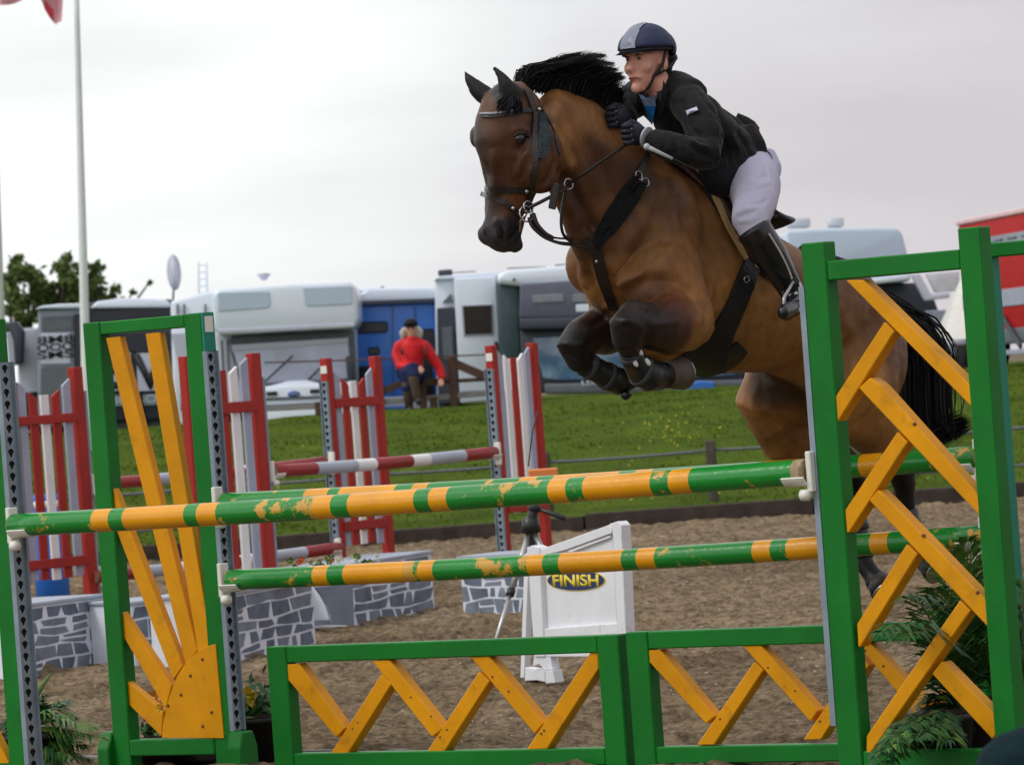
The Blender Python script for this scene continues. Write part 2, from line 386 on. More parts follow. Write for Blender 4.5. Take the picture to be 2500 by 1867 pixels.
# small yellow flowers in the grass
fb = MB(); YF = pbr('yellow petals', (.75, .62, .05), .6, .2, .1)
for k in range(110):
    if k < 60: px = (random.gauss(1640, 60), random.gauss(1050, 28)); 
    else: px = (random.uniform(350, 2480), random.uniform(1090, 1230))
    q = None
    for D in np.arange(53.5, 71.5, .15):
        q = EYE+ray(px)*D
        if q.z <= ground_z(q.y)+.09: break
    q.z = ground_z(q.y)+.09
    fb.ball(q, random.uniform(.008, .015), YF, n=6, sc=(1, 1, .6))
tag(fb.build('wild_flowers'), 'tiny yellow flowers scattered through the grass bank', 'flowers', kind='stuff')

# timber sleepers along the arena edge
SLEEP = pbr('dark timber sleeper', (.055, .042, .035), .85, .2, .35, 5, .5, 30)
edge_root = bpy.data.objects.new('arena_edging', None); col.objects.link(edge_root); edge_root.location = (0, ARENA_Y+.1, 0); edge_root['kind'] = 'structure'
x = -9.0
while x < 9:
    w = random.uniform(2.3, 2.6); mb = MB(); h = random.uniform(.15, .19)
    mb.box((x+w/2, ARENA_Y+.1+random.uniform(-.02, .02), h/2-.03), (w/2-.008, 0, 0), (0, .1, 0), (0, 0, h/2+.03), SLEEP, .012)
    mb.build('sleeper', edge_root); x += w
# ================================================================== the green and yellow oxer
a0 = at((33, 1282), 20.5); a1 = at((1970, 1152), 18.1)
J1 = Plane(a0, a1-a0); BACK = 1.25
def ppoly(mb, pl, pts, b0, thick, m=None, bevel=.004):
    """outline measured on the plane's face b0, given its real thickness towards the back"""
    q = [pl.w(*[pl.hit(p, b0)[0], b0, pl.hit(p, b0)[1]]) for p in pts]
    mb.prism(q, pl.n*thick, m, bevel)
def upright(mb, pl, px_top, px_x_bot, b0, w, d, ztop, m, zbot=0.0, bevel=.006, side='L'):
    pass
def pbox(name, root, pl, A, B, Zz, m, bevel=.005, label=None):
    """box from a0..a1, b0..b1, z0..z1 in the plane's own frame"""
    mb = MB(); c = pl.w((A[0]+A[1])/2, (B[0]+B[1])/2, (Zz[0]+Zz[1])/2)
    mb.box(c, pl.d*(A[1]-A[0])/2, pl.n*(B[1]-B[0])/2, (0, 0, (Zz[1]-Zz[0])/2), m, bevel)
    return mb.build(name, root, label=label)
def track(root, pl, a, b, z0, z1, face, w=.075, step=.05):
    """steel cup track with keyholes, on the face that looks along face*d"""
    mb = MB(); th = .007; N8 = 12; nz_ = int((z1-z0)/step); hz_ = (z1-z0)/nz_
    kh = []
    for k in range(N8):
        an = 2*math.pi*k/N8; x_, y_ = math.cos(an), math.sin(an)
        r = .017 if y_ > -.3 else .009
        kh.append((r*x_, .015*y_ if y_ > 0 else .022*y_))
    for i in range(nz_):
        zc = z0+(i+.5)*hz_
        def P3(x_, y_, dd): return pl.w(a+face*dd, b+x_, zc+y_)
        outer = []
        for k in range(N8):
            an = 2*math.pi*k/N8; x_, y_ = math.cos(an), math.sin(an); s_ = min(w/2/max(abs(x_), 1e-6), hz_/2/max(abs(y_), 1e-6)); outer.append((x_*s_, y_*s_))
        vs = [P3(*o_, th) for o_ in outer]+[P3(*k_, th) for k_ in kh]+[P3(*k_, th-.006) for k_ in kh]
        fs = [[k, (k+1) % N8, N8+(k+1) % N8, N8+k] for k in range(N8)]
        mb.faces(vs, fs, TRACK)
        mb.faces(vs, [[N8+k, N8+(k+1) % N8, 2*N8+(k+1) % N8, 2*N8+k] for k in range(N8)]+[[2*N8+k for k in range(N8)]], DARKH)
    # corners left open by the radial fill, and the folded sides of the track
    c = pl.w(a+face*.0004, b, (z0+z1)/2)
    mb.box(c, pl.d*.0003, pl.n*w/2, (0, 0, (z1-z0)/2), TRACK)
    for s_ in (-1, 1): mb.box(pl.w(a+face*.009, b+s_*(w/2), (z0+z1)/2), pl.d*.012, pl.n*.003, (0, 0, (z1-z0)/2), TRACK)
    return mb.build('cup_track', root)
def cup(root, pl, a, b, zz, toward, m=PLAST, front=0.0, r=.052):
    """plastic jump cup: clip on the track and shallow dish under the pole end"""
    mb = MB(); t = toward
    mb.box(pl.w(a+t*.02, b, zz-.0), pl.d*.012, pl.n*.028, (0, 0, .075), m, .004)
    pts = []
    for k in range(9):
        an = math.pi*(1.12+.76*k/8); pts.append((math.cos(an)*r*1.15, math.sin(an)*r*1.05))
    prof = [pl.w(a+t*.03, b+x_, zz+y_) for x_, y_ in pts]+[pl.w(a+t*.03, b+x_*.8, zz+y_*.83) for x_, y_ in pts[::-1]]
    mb.prism(prof, pl.d*t*.10, m, .002)
    mb.loft([pl.w(a+t*.03, b-.02, zz-.085), pl.w(a+t*.06, b-.02, zz-.085)], .022, .022, n=12, m=m)
    return mb.build('jump_cup', root)
def foot(root, pl, a, b, half, m, zt=.10, w=.045):
    mb = MB(); q = [pl.w(a, b-half, 0.0), pl.w(a, b+half, 0.0), pl.w(a, b+half, zt*.6), pl.w(a, b+half*.6, zt), pl.w(a, b-half*.6, zt), pl.w(a, b-half, zt*.6)]
    mb.prism([p-pl.d*w for p in q], pl.d*2*w, m, .006); return mb.build('foot', root)

# --- front right wing with the herringbone of yellow slats
zf = J1.hit((1985, 592))[1]
aL = J1.hit((1955, 700))[0]; aL = J1.hit(z('C', (615, 560))[0])[0]; wpost = .105
aR = J1.hit(z('C', (1535, 700))[0])[0]; aRr = J1.hit(z('C', (1665, 700))[0])[0]
W1 = thing('jump_wing', J1.w((aL+aRr)/2, 0, 0), 'tall green jump wing filled with yellow herringbone slats, right of the rider', 'jump wing', 'green and yellow jump wings')
PD = .075
pbox('post', W1, J1, (aL, aL+wpost), (0, PD), (0.02, J1.hit((1985, 592))[1]), GREEN)
pbox('post', W1, J1, (aR, aRr), (0, PD), (0.02, J1.hit((2355, 556))[1]), GREEN)
def rail_z(p): return J1.hit(p)[1]
zt_, zb_ = rail_z(z('O', (560, 410))[0]), rail_z(z('O', (560, 570))[0])
pbox('top_rail', W1, J1, (aL+wpost, aR), (.004, PD-.004), (zb_, zt_), GREEN)
zt_ = rail_z(z('N', (1600, 1030))[0]); pbox('bottom_rail', W1, J1, (aL+wpost, aR), (.004, PD-.004), (zt_-.11, zt_), GREEN)
HB = [z('C', (860, 553), (958, 551), (1600, 1178), (1606, 1303)), z('C', (1082, 792), (1140, 850), (812, 1372), (801, 1368), (789, 1240)),
      z('V', (652, 545), (712, 488), (770, 530))+z('J', (640, 75), (655, 205)), z('V', (860, 779), (915, 838), (600, 1322), (588, 1324), (578, 1202)),
      z('V', (708, 1148), (757, 1090), (800, 1130))+z('D', (1576, 840), (1587, 986)), z('D', (1105, 490), (1162, 545), (862, 1030), (850, 1034), (843, 912)),
      z('D', (1385, 785), (1440, 843), (915, 1590), (893, 1588), (893, 1500)), z('D', (1238, 1172), (1290, 1105), (1622, 1440), (1555, 1516))]
for k, pts in enumerate(HB):
    mb = MB(); ppoly(mb, J1, pts, .004+.001*(k % 2), .065, YEL, .004); mb.build('slat', W1)
for k, p in enumerate([z('V', (950, 738))[0], z('V', (1000, 1338))[0], z('D', (1475, 745))[0], z('D', (1190, 445))[0]]):
    a, zz = J1.hit(p); mb = MB(); mb.loft([J1.w(a, .009, zz), J1.w(a, 0.0, zz)], .006, n=8, m=BOLT, cap=.2); mb.build('nail_head', W1)
track(W1, J1, aL, PD*.5, .25, J1.hit((1955, 700))[1], -1)
foot(W1, J1, aL+wpost/2, .1, .45, GREEN); foot(W1, J1, aRr-wpost/2, .1, .45, GREEN)
CUPS = []
pe = J1.hit((1970, 1151))
cup(W1, J1, aL, .0, pe[1], -1)

# --- back right wing
aT = J1.hit(z('O', (1380, 500))[0], BACK)[0]-.115
zt_, zb_ = J1.hit(z('O', (1500, 298))[0], BACK)[1], J1.hit(z('O', (1500, 415))[0], BACK)[1]
W2 = thing('jump_wing', J1.w(aT+.4, BACK, 0), 'green jump wing with a blue-green post, behind the herringbone wing', 'jump wing', 'green and yellow jump wings')
pbox('post', W2, J1, (aT+.02, aT+.115), (BACK, BACK+PD), (.02, zt_+.005), TEAL, label='blue-green post'); pbox('post', W2, J1, (aT+.78, aT+.885), (BACK, BACK+PD), (.02, zt_+.1), GREEN)
pbox('top_rail', W2, J1, (aT+.115, aT+.78), (BACK+.004, BACK+PD-.004), (zb_, zt_), GREEN); pbox('bottom_rail', W2, J1, (aT+.115, aT+.78), (BACK+.004, BACK+PD-.004), (.1, .17), GREEN)
track(W2, J1, aT+.02, BACK+PD*.5, .25, zt_-.35, -1); foot(W2, J1, aT+.07, BACK+.1, .45, GREEN); foot(W2, J1, aT+.83, BACK+.1, .45, GREEN)
be = J1.hit((2390, 1118), BACK); le = J1.hit((2412, 1308), BACK); cup(W2, J1, aT+.02, BACK, be[1], -1); cup(W2, J1, aT+.02, BACK, le[1], -1)

# --- back left wing with the sun rays
aS0 = J1.hit(z('E', (592, 720))[0], BACK)[0]; aS1 = J1.hit(z('E', (1455, 800))[0], BACK)[0]; ztop = J1.hit(z('E', (1000, 668))[0], BACK)[1]
W3 = thing('jump_wing', J1.w((aS0+aS1)/2, BACK, 0), 'green jump wing with yellow sun rays fanning from a quarter disc', 'jump wing', 'green and yellow jump wings')
def pb3(A, Bb, Zz, nm, m=GREEN, **k): return pbox(nm, W3, J1, A, (BACK+Bb[0], BACK+Bb[1]), Zz, m, **k)
pb3((aS0, aS0+.10), (0, PD), (.02, ztop), 'post'); pb3((aS1-.10, aS1), (0, PD), (.02, ztop), 'post')
zr0 = J1.hit(z('E', (1000, 765))[0], BACK)[1]; pb3((aS0+.10, aS1-.10), (.003, PD-.004), (zr0, ztop-.002), 'top_rail')
zq1, zq0 = J1.hit(z('F', (800, 1530))[0], BACK)[1], J1.hit(z('F', (800, 1606))[0], BACK)[1]; pb3((aS0+.10, aS1-.10), (-.005, PD), (zq0, zq1), 'bottom_rail')
RAYS = [z('E', (1045, 780), (1150, 770))+z('F', (985, 1100), (920, 1130)), z('E', (760, 812), (862, 800))+z('F', (918, 1118), (862, 1185)),
        z('F', (488, 296), (540, 390), (620, 600), (850, 1190), (805, 1255), (495, 440)), z('F', (536, 893), (560, 925), (798, 1280), (772, 1385), (760, 1375), (545, 1005)),
        z('F', (568, 1253), (590, 1260), (758, 1400), (752, 1520), (580, 1352))]
for k, pts in enumerate(RAYS):
    mb = MB(); ppoly(mb, J1, pts, BACK+.012+.0015*k, .04, YEL, .003); mb.build('sun_ray', W3)
disc = z('F', (1002, 1090), (985, 1092), (950, 1105), (915, 1125), (880, 1158), (850, 1195), (822, 1240), (803, 1285), (785, 1340), (768, 1400), (757, 1460), (752, 1525), (1041, 1527))
mb = MB(); ppoly(mb, J1, disc, BACK-.006, .016, YEL, .002); mb.build('sun_disc', W3)
for p in z('K', (1563, 27), (1470, 153), (1397, 300), (1297, 382), (1633, 434), (1565, 542)):
    a, zz = J1.hit(p, BACK-.006); mb = MB(); mb.loft([J1.w(a, BACK-.004, zz), J1.w(a, BACK-.010, zz)], .007, n=8, m=BOLT, cap=.2); mb.build('bolt', W3)
ttk = J1.hit(z('E', (1500, 905))[0], BACK)[1]
pb3((aS1, aS1+.012), (.0, PD), (ttk, ztop-.001), 'post_side', TEAL, bevel=.001)
mb = MB(); c_ = J1.w(aS1+.014, BACK+.035, J1.hit(z('E', (1490, 710))[0], BACK)[1]); mb.box(c_, J1.d*.002, J1.n*.026, (0, 0, .035), PLAST); mb.build('number_tag', W3, label='small white tag near the top of the post')
track(W3, J1, aS1, BACK+PD*.5, J1.hit(z('K', (1850, 580))[0], BACK)[1], ttk, 1)
foot(W3, J1, aS0-.03, BACK+.05, .09, GREEN, .18, .035); foot(W3, J1, aS1+.05, BACK+.01, .06, GREEN, .17, .04)
l0 = J1.hit((563, 1415), BACK); b0_ = J1.hit((548, 1229), BACK)
cup(W3, J1, aS1, BACK-.0, b0_[1], 1); cup(W3, J1, aS1, BACK-.0, l0[1], 1)

# --- front left wing, only its right post in view
aF = J1.hit(z('M', (18, 900))[0])[0]
W4 = thing('jump_wing', J1.w(aF-.4, 0, 0), 'green jump wing at the left edge with a grey keyhole track', 'jump wing', 'green and yellow jump wings')
zt4 = J1.hit((4, 812))[1]
pbox('post', W4, J1, (aF-.10, aF), (0, PD), (.02, 2.02), GREEN); pbox('post', W4, J1, (aF-.8, aF-.7), (0, PD), (.02, 2.02), GREEN)
pbox('top_rail', W4, J1, (aF-.7, aF-.1), (.004, PD-.004), (1.85, 1.95), GREEN); pbox('bottom_rail', W4, J1, (aF-.7, aF-.1), (.004, PD-.004), (.08, .17), GREEN)
mb = MB(); mb.bar(J1.w(aF-.12, .03, .12), J1.w(aF-.6, .03, .9), .075, .05, J1.n, YEL, .003); mb.build('slat', W4)
track(W4, J1, aF, PD*.5, .03, J1.hit(z('M', (15, 370))[0])[1], 1, w=.085)
f0 = J1.hit((33, 1282)); cup(W4, J1, aF, 0, f0[1], 1); foot(W4, J1, aF-.75, .1, .4, GREEN)

# --- poles
def pole(pl, b, p0, p1, bands, mats, r, label, group, name='jump_pole'):
    A0, z0 = pl.hit(p0, b); A1, z1 = pl.hit(p1, b); T = thing(name, pl.w((A0+A1)/2, b, (z0+z1)/2), label, 'jump pole', group)
    pts, ms = [], []
    P0, P1 = pl.w(A0, b, z0), pl.w(A1, b, z1)
    edges = []
    for x_ in [q[0] for q in bands]:
        yy = p0[1]+(p1[1]-p0[1])*(x_-p0[0])/(p1[0]-p0[0]); edges.append(pl.hit((x_, yy), b)[0])
    edges.append(A1)
    for i, q in enumerate(bands):
        n_ = 3
        for k in range(n_ if i < len(bands)-1 else n_+1):
            a_ = edges[i]+(edges[i+1]-edges[i])*k/n_; s = (a_-A0)/(A1-A0)
            v = P0.lerp(P1, s); v.z -= .012*math.sin(math.pi*s); pts.append(v)
            ms.append(mats[q[1]])
    mb = MB(); mb.loft(pts, r, n=24, cap=0.0, mats=ms); o = mb.build('pole_body', T)
    for e_, P, s in ((0, P0, -1), (1, P1, 1)):
        mb = MB(); t_ = (P1-P0).normalized()*s; mb.loft([P+t_*.0005, P+t_*.004], r*.96, n=20, m=WOODR, cap=0); mb.build('end_grain', T)
    return T
GY = dict(g=GREENP, y=YELP, w=WOODR)
GP = 'green and yellow striped jump poles'
pole(J1, 0, (33, 1282), (1970, 1151), [(33, 'g'), (239, 'y'), (281, 'g'), (315, 'y'), (465, 'g'), (496, 'y'), (543, 'g'), (779, 'y'), (823, 'g'), (864, 'y'), (1026, 'g'), (1062, 'y'), (1106, 'g'), (1353, 'y'), (1397, 'g'), (1438, 'y'), (1603, 'g'), (1647, 'y'), (1697, 'g'), (1946, 'w')],
     GY, .0475, 'nearest green and yellow pole, with a worn bare right end', GP)
pole(J1, BACK, (548, 1229), (2390, 1116), [(548, 'g'), (755, 'y'), (813, 'g'), (840, 'y'), (976, 'g'), (1018, 'y'), (1055, 'g'), (1278, 'y'), (1320, 'g'), (1360, 'y'), (1520, 'g'), (1560, 'y'), (1600, 'g'), (1870, 'y'), (2065, 'g'), (2109, 'y'), (2158, 'g')],
     GY, .046, 'upper green and yellow pole mostly hidden behind the nearest pole', GP)
pole(J1, BACK, (563, 1415), (2412, 1308), [(563, 'g'), (776, 'y'), (812, 'g'), (851, 'y'), (997, 'g'), (1033, 'y'), (1070, 'g'), (1299, 'y'), (1338, 'g'), (1377, 'y'), (1530, 'g'), (1566, 'y'), (1611, 'g'), (1849, 'y'), (1893, 'g'), (1932, 'y'), (2095, 'g'), (2136, 'y'), (2180, 'g')],
     GY, .045, 'lower green and yellow pole above the zigzag planks', GP)

# --- two zigzag filler frames under the lower pole
PB = BACK-.10
def frame(label, outer, d_list, gap_side):
    (xl, yl), (xr, yr) = outer
    A0, z1 = J1.hit((xl, yl), PB); A1, z1b = J1.hit((xr, yr), PB); z1 = (z1+z1b)/2
    T = thing('filler_frame', J1.w((A0+A1)/2, PB, 0), label, 'jump filler', 'green filler frames with yellow zigzag slats')
    q = lambda nm, A, Zz, **k: pbox(nm, T, J1, A, (PB, PB+.07), Zz, GREEN, **k)
    q('post', (A0, A0+.11), (0.0, z1)); q('post', (A1-.11, A1), (0.0, z1))
    pbox('top_rail', T, J1, (A0+.11, A1-.11), (PB+.002, PB+.068), (z1-.072, z1-.001), GREEN); pbox('bottom_rail', T, J1, (A0+.11, A1-.11), (PB+.002, PB+.068), (.008, .078), GREEN)
    for k, pts in enumerate(d_list):
        mb = MB(); ppoly(mb, J1, pts, PB+.006+.001*k, .060, YEL, .004); mb.build('slat', T)
        for _ in range(2):
            ax, ay = pts[0]; bx_, by_ = pts[len(pts)//2]; s = random.uniform(.12, .88); p = (ax+(bx_-ax)*s, ay+(by_-ay)*s)
            a, zz = J1.hit(p, PB+.007)
            mb = MB(); mb.loft([J1.w(a, PB+.012, zz), J1.w(a, PB+.0065, zz)], .0045, n=7, m=BOLT, cap=.2); mb.build('nail_head', T)
    return T
frame('left green filler frame of yellow zigzag slats, standing in front of the finish board', (z('H', (190, 1025))[0], z('H', (1842, 950))[0]),
      [z('H', (276, 1150), (276, 1098), (345, 1095), (562, 1398), (520, 1442)), z('H', (488, 1525), (572, 1522), (778, 1195), (732, 1142)),
       z('H', (688, 1082), (768, 1078), (1025, 1398), (970, 1440)), z('H', (942, 1512), (1028, 1508), (1240, 1180), (1190, 1132)),
       z('H', (1148, 1062), (1235, 1058), (1495, 1375), (1452, 1425)), z('H', (1412, 1500), (1510, 1496), (1752, 1120), (1750, 1038), (1715, 1040))], 1)
frame('right green filler frame of yellow zigzag slats, running behind the herringbone wing', (z('H', (1876, 948))[0], (2398, 1512)),
      [z('H', (1978, 1075), (1978, 1032), (2040, 1030))+z('D', (98, 1395), (50, 1435)), z('D', (0, 1548), (92, 1546), (352, 1155), (303, 1108)),
       z('D', (240, 1022), (338, 1022), (640, 1365), (600, 1425)), z('D', (560, 1520), (655, 1518), (905, 1130), (862, 1075)),
       z('D', (835, 1005), (905, 1005), (1216, 1330), (1165, 1400)), z('D', (1140, 1488), (1225, 1485), (1528, 1010), (1520, 955), (1480, 955))], 1)

# --- scalloped grey filler whose humps just enter the bottom of the picture
SC = pbr('grey brown board', (.17, .16, .15), .6, .3, .25, 3, .2, 30)
SF = Plane(J1.w(0, BACK+.62, 0), J1.d)
T = thing('scalloped_filler', SF.w(.9, 0, 0), 'low grey board with a scalloped top edge, at the foot of the sun ray wing', 'jump filler')
for (p, q_, lab) in (((205, 1862), (320, 1846), None), ((508, 1862), (690, 1832), None)):
    A0, zz0 = SF.hit(p); A1, zz1 = SF.hit(q_); mb = MB(); rr = (A1-A0)
    prof = [SF.w(A0-.02, 0, -.02)]+[SF.w(A0+rr*(1-math.cos(math.pi/2*k/8)), 0, .02+(zz1-.02)*math.sin(math.pi/2*k/8)) for k in range(9)]+[SF.w(A1+.25+rr*math.sin(math.pi/2*k/8), 0, .02+(zz1-.02)*math.cos(math.pi/2*k/8)) for k in range(9)]+[SF.w(A1+.27+rr, 0, -.02)]
    mb.prism(prof, SF.n*.05, SC, .004); mb.build('hump_board', T)

# ================================================================== the red, white and grey jump behind
q0 = at((667, 1150), 35.6); q1 = at((1210, 1102), 37.8)
J2 = Plane(q0, q1-q0); SP2 = 1.55
def red_wing(label, px, pattern, heights, b, tr=None, xs=None, rails=((.0, .0),), dw=.05, zlow=.0):
    """px = (left, right) photograph x of the wing at mid height; boards stand upright side by side"""
    (xl, yl), (xr, yr) = px
    A0 = J2.hit((xl, yl), b)[0]; A1 = J2.hit((xr, yr), b)[0]
    T = thing('jump_wing', J2.w((A0+A1)/2, b, 0), label, 'jump wing', 'red, white and grey jump wings')
    nP = len(pattern); pw = .115*(A1-A0)
    for k, c in enumerate(pattern):
        ac = A0+pw/2+(A1-A0-pw)*k/(nP-1); zt_ = heights[k]; w = pw if k in (0, nP-1) else pw*.86
        m = dict(R=RED, G=GREYW, W=WHITE)[c]
        if k in (0, nP-1): pbox('post', T, J2, (ac-w/2, ac+w/2), (b, b+.07), (.0, zt_), m)
        else:
            sl_ = .05*(1 if k < nP/2 else -1); z0_ = zlow+.02*random.random()
            if k == nP//2: sl_ = 0
            mb = MB(); mb.prism([J2.w(ac-w/2, b+.018, z0_), J2.w(ac+w/2, b+.018, z0_), J2.w(ac+w/2, b+.018, zt_-sl_), J2.w(ac-w/2, b+.018, zt_)] if sl_ >= 0 else
                                [J2.w(ac-w/2, b+.018, z0_), J2.w(ac+w/2, b+.018, z0_), J2.w(ac+w/2, b+.018, zt_), J2.w(ac-w/2, b+.018, zt_+sl_)], J2.n*.022, m, .002)
            mb.build('slat', T)
    for (za, zb) in rails: pbox('cross_rail', T, J2, (A0+pw*.9, A1-pw*.9), (b-.012, b+.016), (za, zb), RED)
    for a_ in (A0+pw/2, A1-pw/2): foot(T, J2, a_, b+.04, .35, RED, .10, .04)
    if tr == 'L': track(T, J2, A0, b+.035, .25, heights[0]-.18, -1, w=.07, step=.055)
    if tr == 'R': track(T, J2, A1, b+.035, .25, heights[-1]-.18, 1, w=.07, step=.055)
    if tr == 'L':
        mb = MB(); mb.box(J2.w(A0-.002, b+.03, heights[0]-.09), J2.d*.002, J2.n*.03, (0, 0, .03), PLAST); mb.build('white_tag', T)
    return T, A0, A1
def zh(p, b): return J2.hit(p, b)[1]
b1 = SP2
hh = [zh(z('M', (78, 408))[0], b1), zh(z('M', (150, 500))[0], b1), zh(z('M', (215, 570))[0], b1), zh(z('M', (285, 590))[0], b1), zh(z('M', (355, 555))[0], b1), zh(z('M', (430, 480))[0], b1), zh(z('M', (520, 400))[0], b1)]
RW1, r1a, r1b = red_wing('leftmost red wing with grey, red and white slats', (z('M', (75, 900))[0], z('M', (590, 880))[0]), 'RGRWRGR', hh, b1, 'R',
    rails=((zh(z('M', (330, 782))[0], b1), zh(z('M', (330, 722))[0], b1)), (zh(z('F', (260, 735))[0], b1), zh(z('F', (260, 690))[0], b1))), zlow=.42)
hh = [zh(z('E', (1365, 940))[0], 0), zh(z('E', (1440, 970))[0], 0), zh(z('E', (1590, 1030))[0], 0), zh(z('E', (1645, 1040))[0], 0), zh(z('E', (1720, 1012))[0], 0), zh(z('E', (1795, 950))[0], 0), zh(z('E', (1850, 918))[0], 0)]
RW2, r2a, r2b = red_wing('red wing half hidden behind the sun ray wing', (z('E', (1358, 1300))[0], z('E', (1905, 1300))[0]), 'RGWRWGR', hh, 0, 'R',
    rails=((zh(z('E', (1700, 1350))[0], 0), zh(z('E', (1700, 1270))[0], 0)),), zlow=.30)
hh = [zh(z('G', (650, 713))[0], b1), zh(z('G', (712, 800))[0], b1), zh(z('G', (755, 842))[0], b1), zh(z('G', (805, 857))[0], b1), zh(z('G', (858, 838))[0], b1), zh(z('G', (905, 775))[0], b1), zh(z('G', (965, 700))[0], b1)]
RW3, r3a, r3b = red_wing('red wing with slats in front of the person in the red jacket', (z('G', (660, 1000))[0], z('G', (1012, 990))[0]), 'RGRWRGR', hh, b1, 'L',
    rails=((zh(z('G', (830, 1020))[0], b1), zh(z('G', (830, 962))[0], b1)), (zh(z('H', (660, 465))[0], b1), zh(z('H', (660, 420))[0], b1))), zlow=.42)
hh = [zh(z('G', (1690, 632))[0], 0), zh(z('G', (1755, 660))[0], 0), zh(z('G', (1808, 690))[0], 0), zh(z('G', (1860, 708))[0], 0), zh(z('G', (1905, 680))[0], 0), zh(z('G', (1945, 640))[0], 0), zh(z('G', (1965, 615))[0], 0)]
RW4, r4a, r4b = red_wing('rightmost red wing, under the horse\'s folded forelegs', (z('G', (1718, 1000))[0], z('G', (2015, 1000))[0]), 'RGWRWGR', hh, 0, 'L',
    rails=((.62, .70),), zlow=.60)
RP = dict(r=REDP, g=GREYP, w=WHITE); RG = 'red, white and grey striped jump poles'
def pole2(p0, p1, bands, b, label): return pole(J2, b, p0, p1, bands, RP, .046, label, RG)
pole2((667, 1150), (1207, 1104), [(667, 'r'), (768, 'g'), (865, 'w'), (911, 'r'), (1000, 'w'), (1043, 'g'), (1130, 'r')], 0, 'front red, white and grey pole running up to the rightmost red wing')
pole2((232, 1182), (790, 1128), [(232, 'r'), (345, 'w'), (372, 'g'), (430, 'w'), (470, 'r'), (590, 'w'), (640, 'r')], b1, 'far upper red, white and grey pole, passing behind the yellow sun rays')
pole2((232, 1408), (830, 1336), [(232, 'r'), (345, 'g'), (420, 'w'), (475, 'r'), (580, 'w'), (663, 'g'), (742, 'r')], b1, 'low red, white and grey pole above the painted stone blocks')
for T, a_, b_, zz, t_ in ((RW2, r2b, 0, zh((667, 1150), 0), 1), (RW4, r4a, 0, zh((1207, 1104), 0), -1), (RW1, r1b, b1, zh((232, 1182), b1), 1), (RW1, r1b, b1, zh((232, 1408), b1), 1), (RW3, r3a, b1, zh((790, 1128), b1), -1), (RW3, r3a, b1, zh((830, 1336), b1), -1)):
    cup(T, J2, a_, b_, zz, t_)

# --- hollow blocks painted like stone walls
STG = [pbr('slate grey stone', (.13, .16, .22), .7, .3, .3, 5, .2, 40), pbr('paler slate stone', (.19, .22, .28), .7, .3, .3, 5, .2, 40)]
MORT = pbr('pale mortar lines', (.74, .77, .86), .7, .3, .1); SLAB = pbr('grey capping board', (.36, .40, .48), .6, .35, .15, 4)
PLAIN = pbr('plain grey board', (.20, .24, .31), .6, .35, .15, 4)
def cuboid(T, BL_, BR, TR_, TL, depth, name, m, bevel=.004):
    mb = MB(); nrm = (BR-BL_).cross(TL-BL_).normalized()
    if nrm.y < 0: nrm = -nrm
    mb.prism([BL_, BR, TR_, TL], nrm*depth, m, bevel); return mb.build(name, T), nrm
def stone_block(label, p_bl, p_br, hpx, rows=4, depth=.5, arch=False, cap=True):
    """front face between two ground points of the photograph"""
    def gnd(p):
        r = ray(p); t_ = -(EYE.z)/r.z; return EYE+r*t_
    BL_, BR = gnd(p_bl), gnd(p_br); h = hpx
    T = thing('stone_painted_block', (BL_+BR)/2, label, 'jump filler', 'grey blocks painted like stone walls')
    w = (BR-BL_).length; fs_ = w/max(.05, abs(BR.x-BL_.x)); d = (BR-BL_).normalized(); nrm = Vector((-d.y, d.x, 0)); up = Vector((0, 0, 1))
    mb = MB(); mb.prism([BL_, BR, BR+up*h, BL_+up*h], nrm*depth, MORT, .004); mb.build('box_body', T)
    y0 = .008; rh = (h-.016)/rows
    ys = [[y0+rh*i+(random.uniform(-.018, .018) if 0 < i < rows else 0) for _ in range(40)] for i in range(rows+1)]
    for i in range(rows):
        x = .008; k = 0
        nst = []
        while x < w-.03*fs_:
            ww = fs_*(random.uniform(.09, .16) if i >= rows*.4 else random.uniform(.05, .13)); 
            if w-.008-(x+ww) < .05*fs_: ww = w-.008-x
            nst.append((x, x+ww)); x += ww
        for (xa, xb) in nst:
            if random.random() < .22 and xb-xa > .10*fs_:
                parts_ = [(0, .5), (.5, 1)]
            else: parts_ = [(0, 1)]
            for (fa, fb_) in parts_:
                g = .008; gx = .010*fs_; j = lambda: random.uniform(-.014, .014)*fs_
                def yy(i_, x_): return y0+rh*i_+((.014*math.sin(x_/fs_*7+i_*2.1+BL_.x*5)+.007*math.sin(x_/fs_*19+i_*4.3)) if 0 < i_ < rows else 0)
                ya, yb = lambda x_: yy(i, x_), lambda x_: yy(i+1, x_)
                lo = lambda x_: ya(x_)+(yb(x_)-ya(x_))*fa+g; hi = lambda x_: ya(x_)+(yb(x_)-ya(x_))*fb_-g
                xs_ = [xa+gx, (xa+xb)/2, xb-gx]
                pl_ = [(xs_[0]+j(), lo(xs_[0])), (xs_[1], lo(xs_[1])-abs(j())*.3), (xs_[2]+j(), lo(xs_[2])), (xs_[2]+j(), hi(xs_[2])), (xs_[1], hi(xs_[1])), (xs_[0]+j(), hi(xs_[0]))]
                mb = MB(); mb.prism([BL_+d*px_+up*py_-nrm*.004 for px_, py_ in pl_], nrm*.006, random.choice(STG), .0015); mb.build('painted_stone', T)
    if cap:
        mb = MB(); mb.prism([BL_-d*.015-nrm*.02+up*h, BR+d*.015-nrm*.02+up*h, BR+d*.015-nrm*.02+up*(h+.022), BL_-d*.015-nrm*.02+up*(h+.022)], nrm*(depth+.04), SLAB, .004); mb.build('capping_board', T)
    return T, BL_, BR, d, nrm
stone_block('nearest stone-painted block at the far left, behind the palm', (45, 1658), (262, 1625), .44, 5, .5)
stone_block('stone-painted block seen between the sun rays', (330, 1632), (520, 1612), .40, 4, .55)
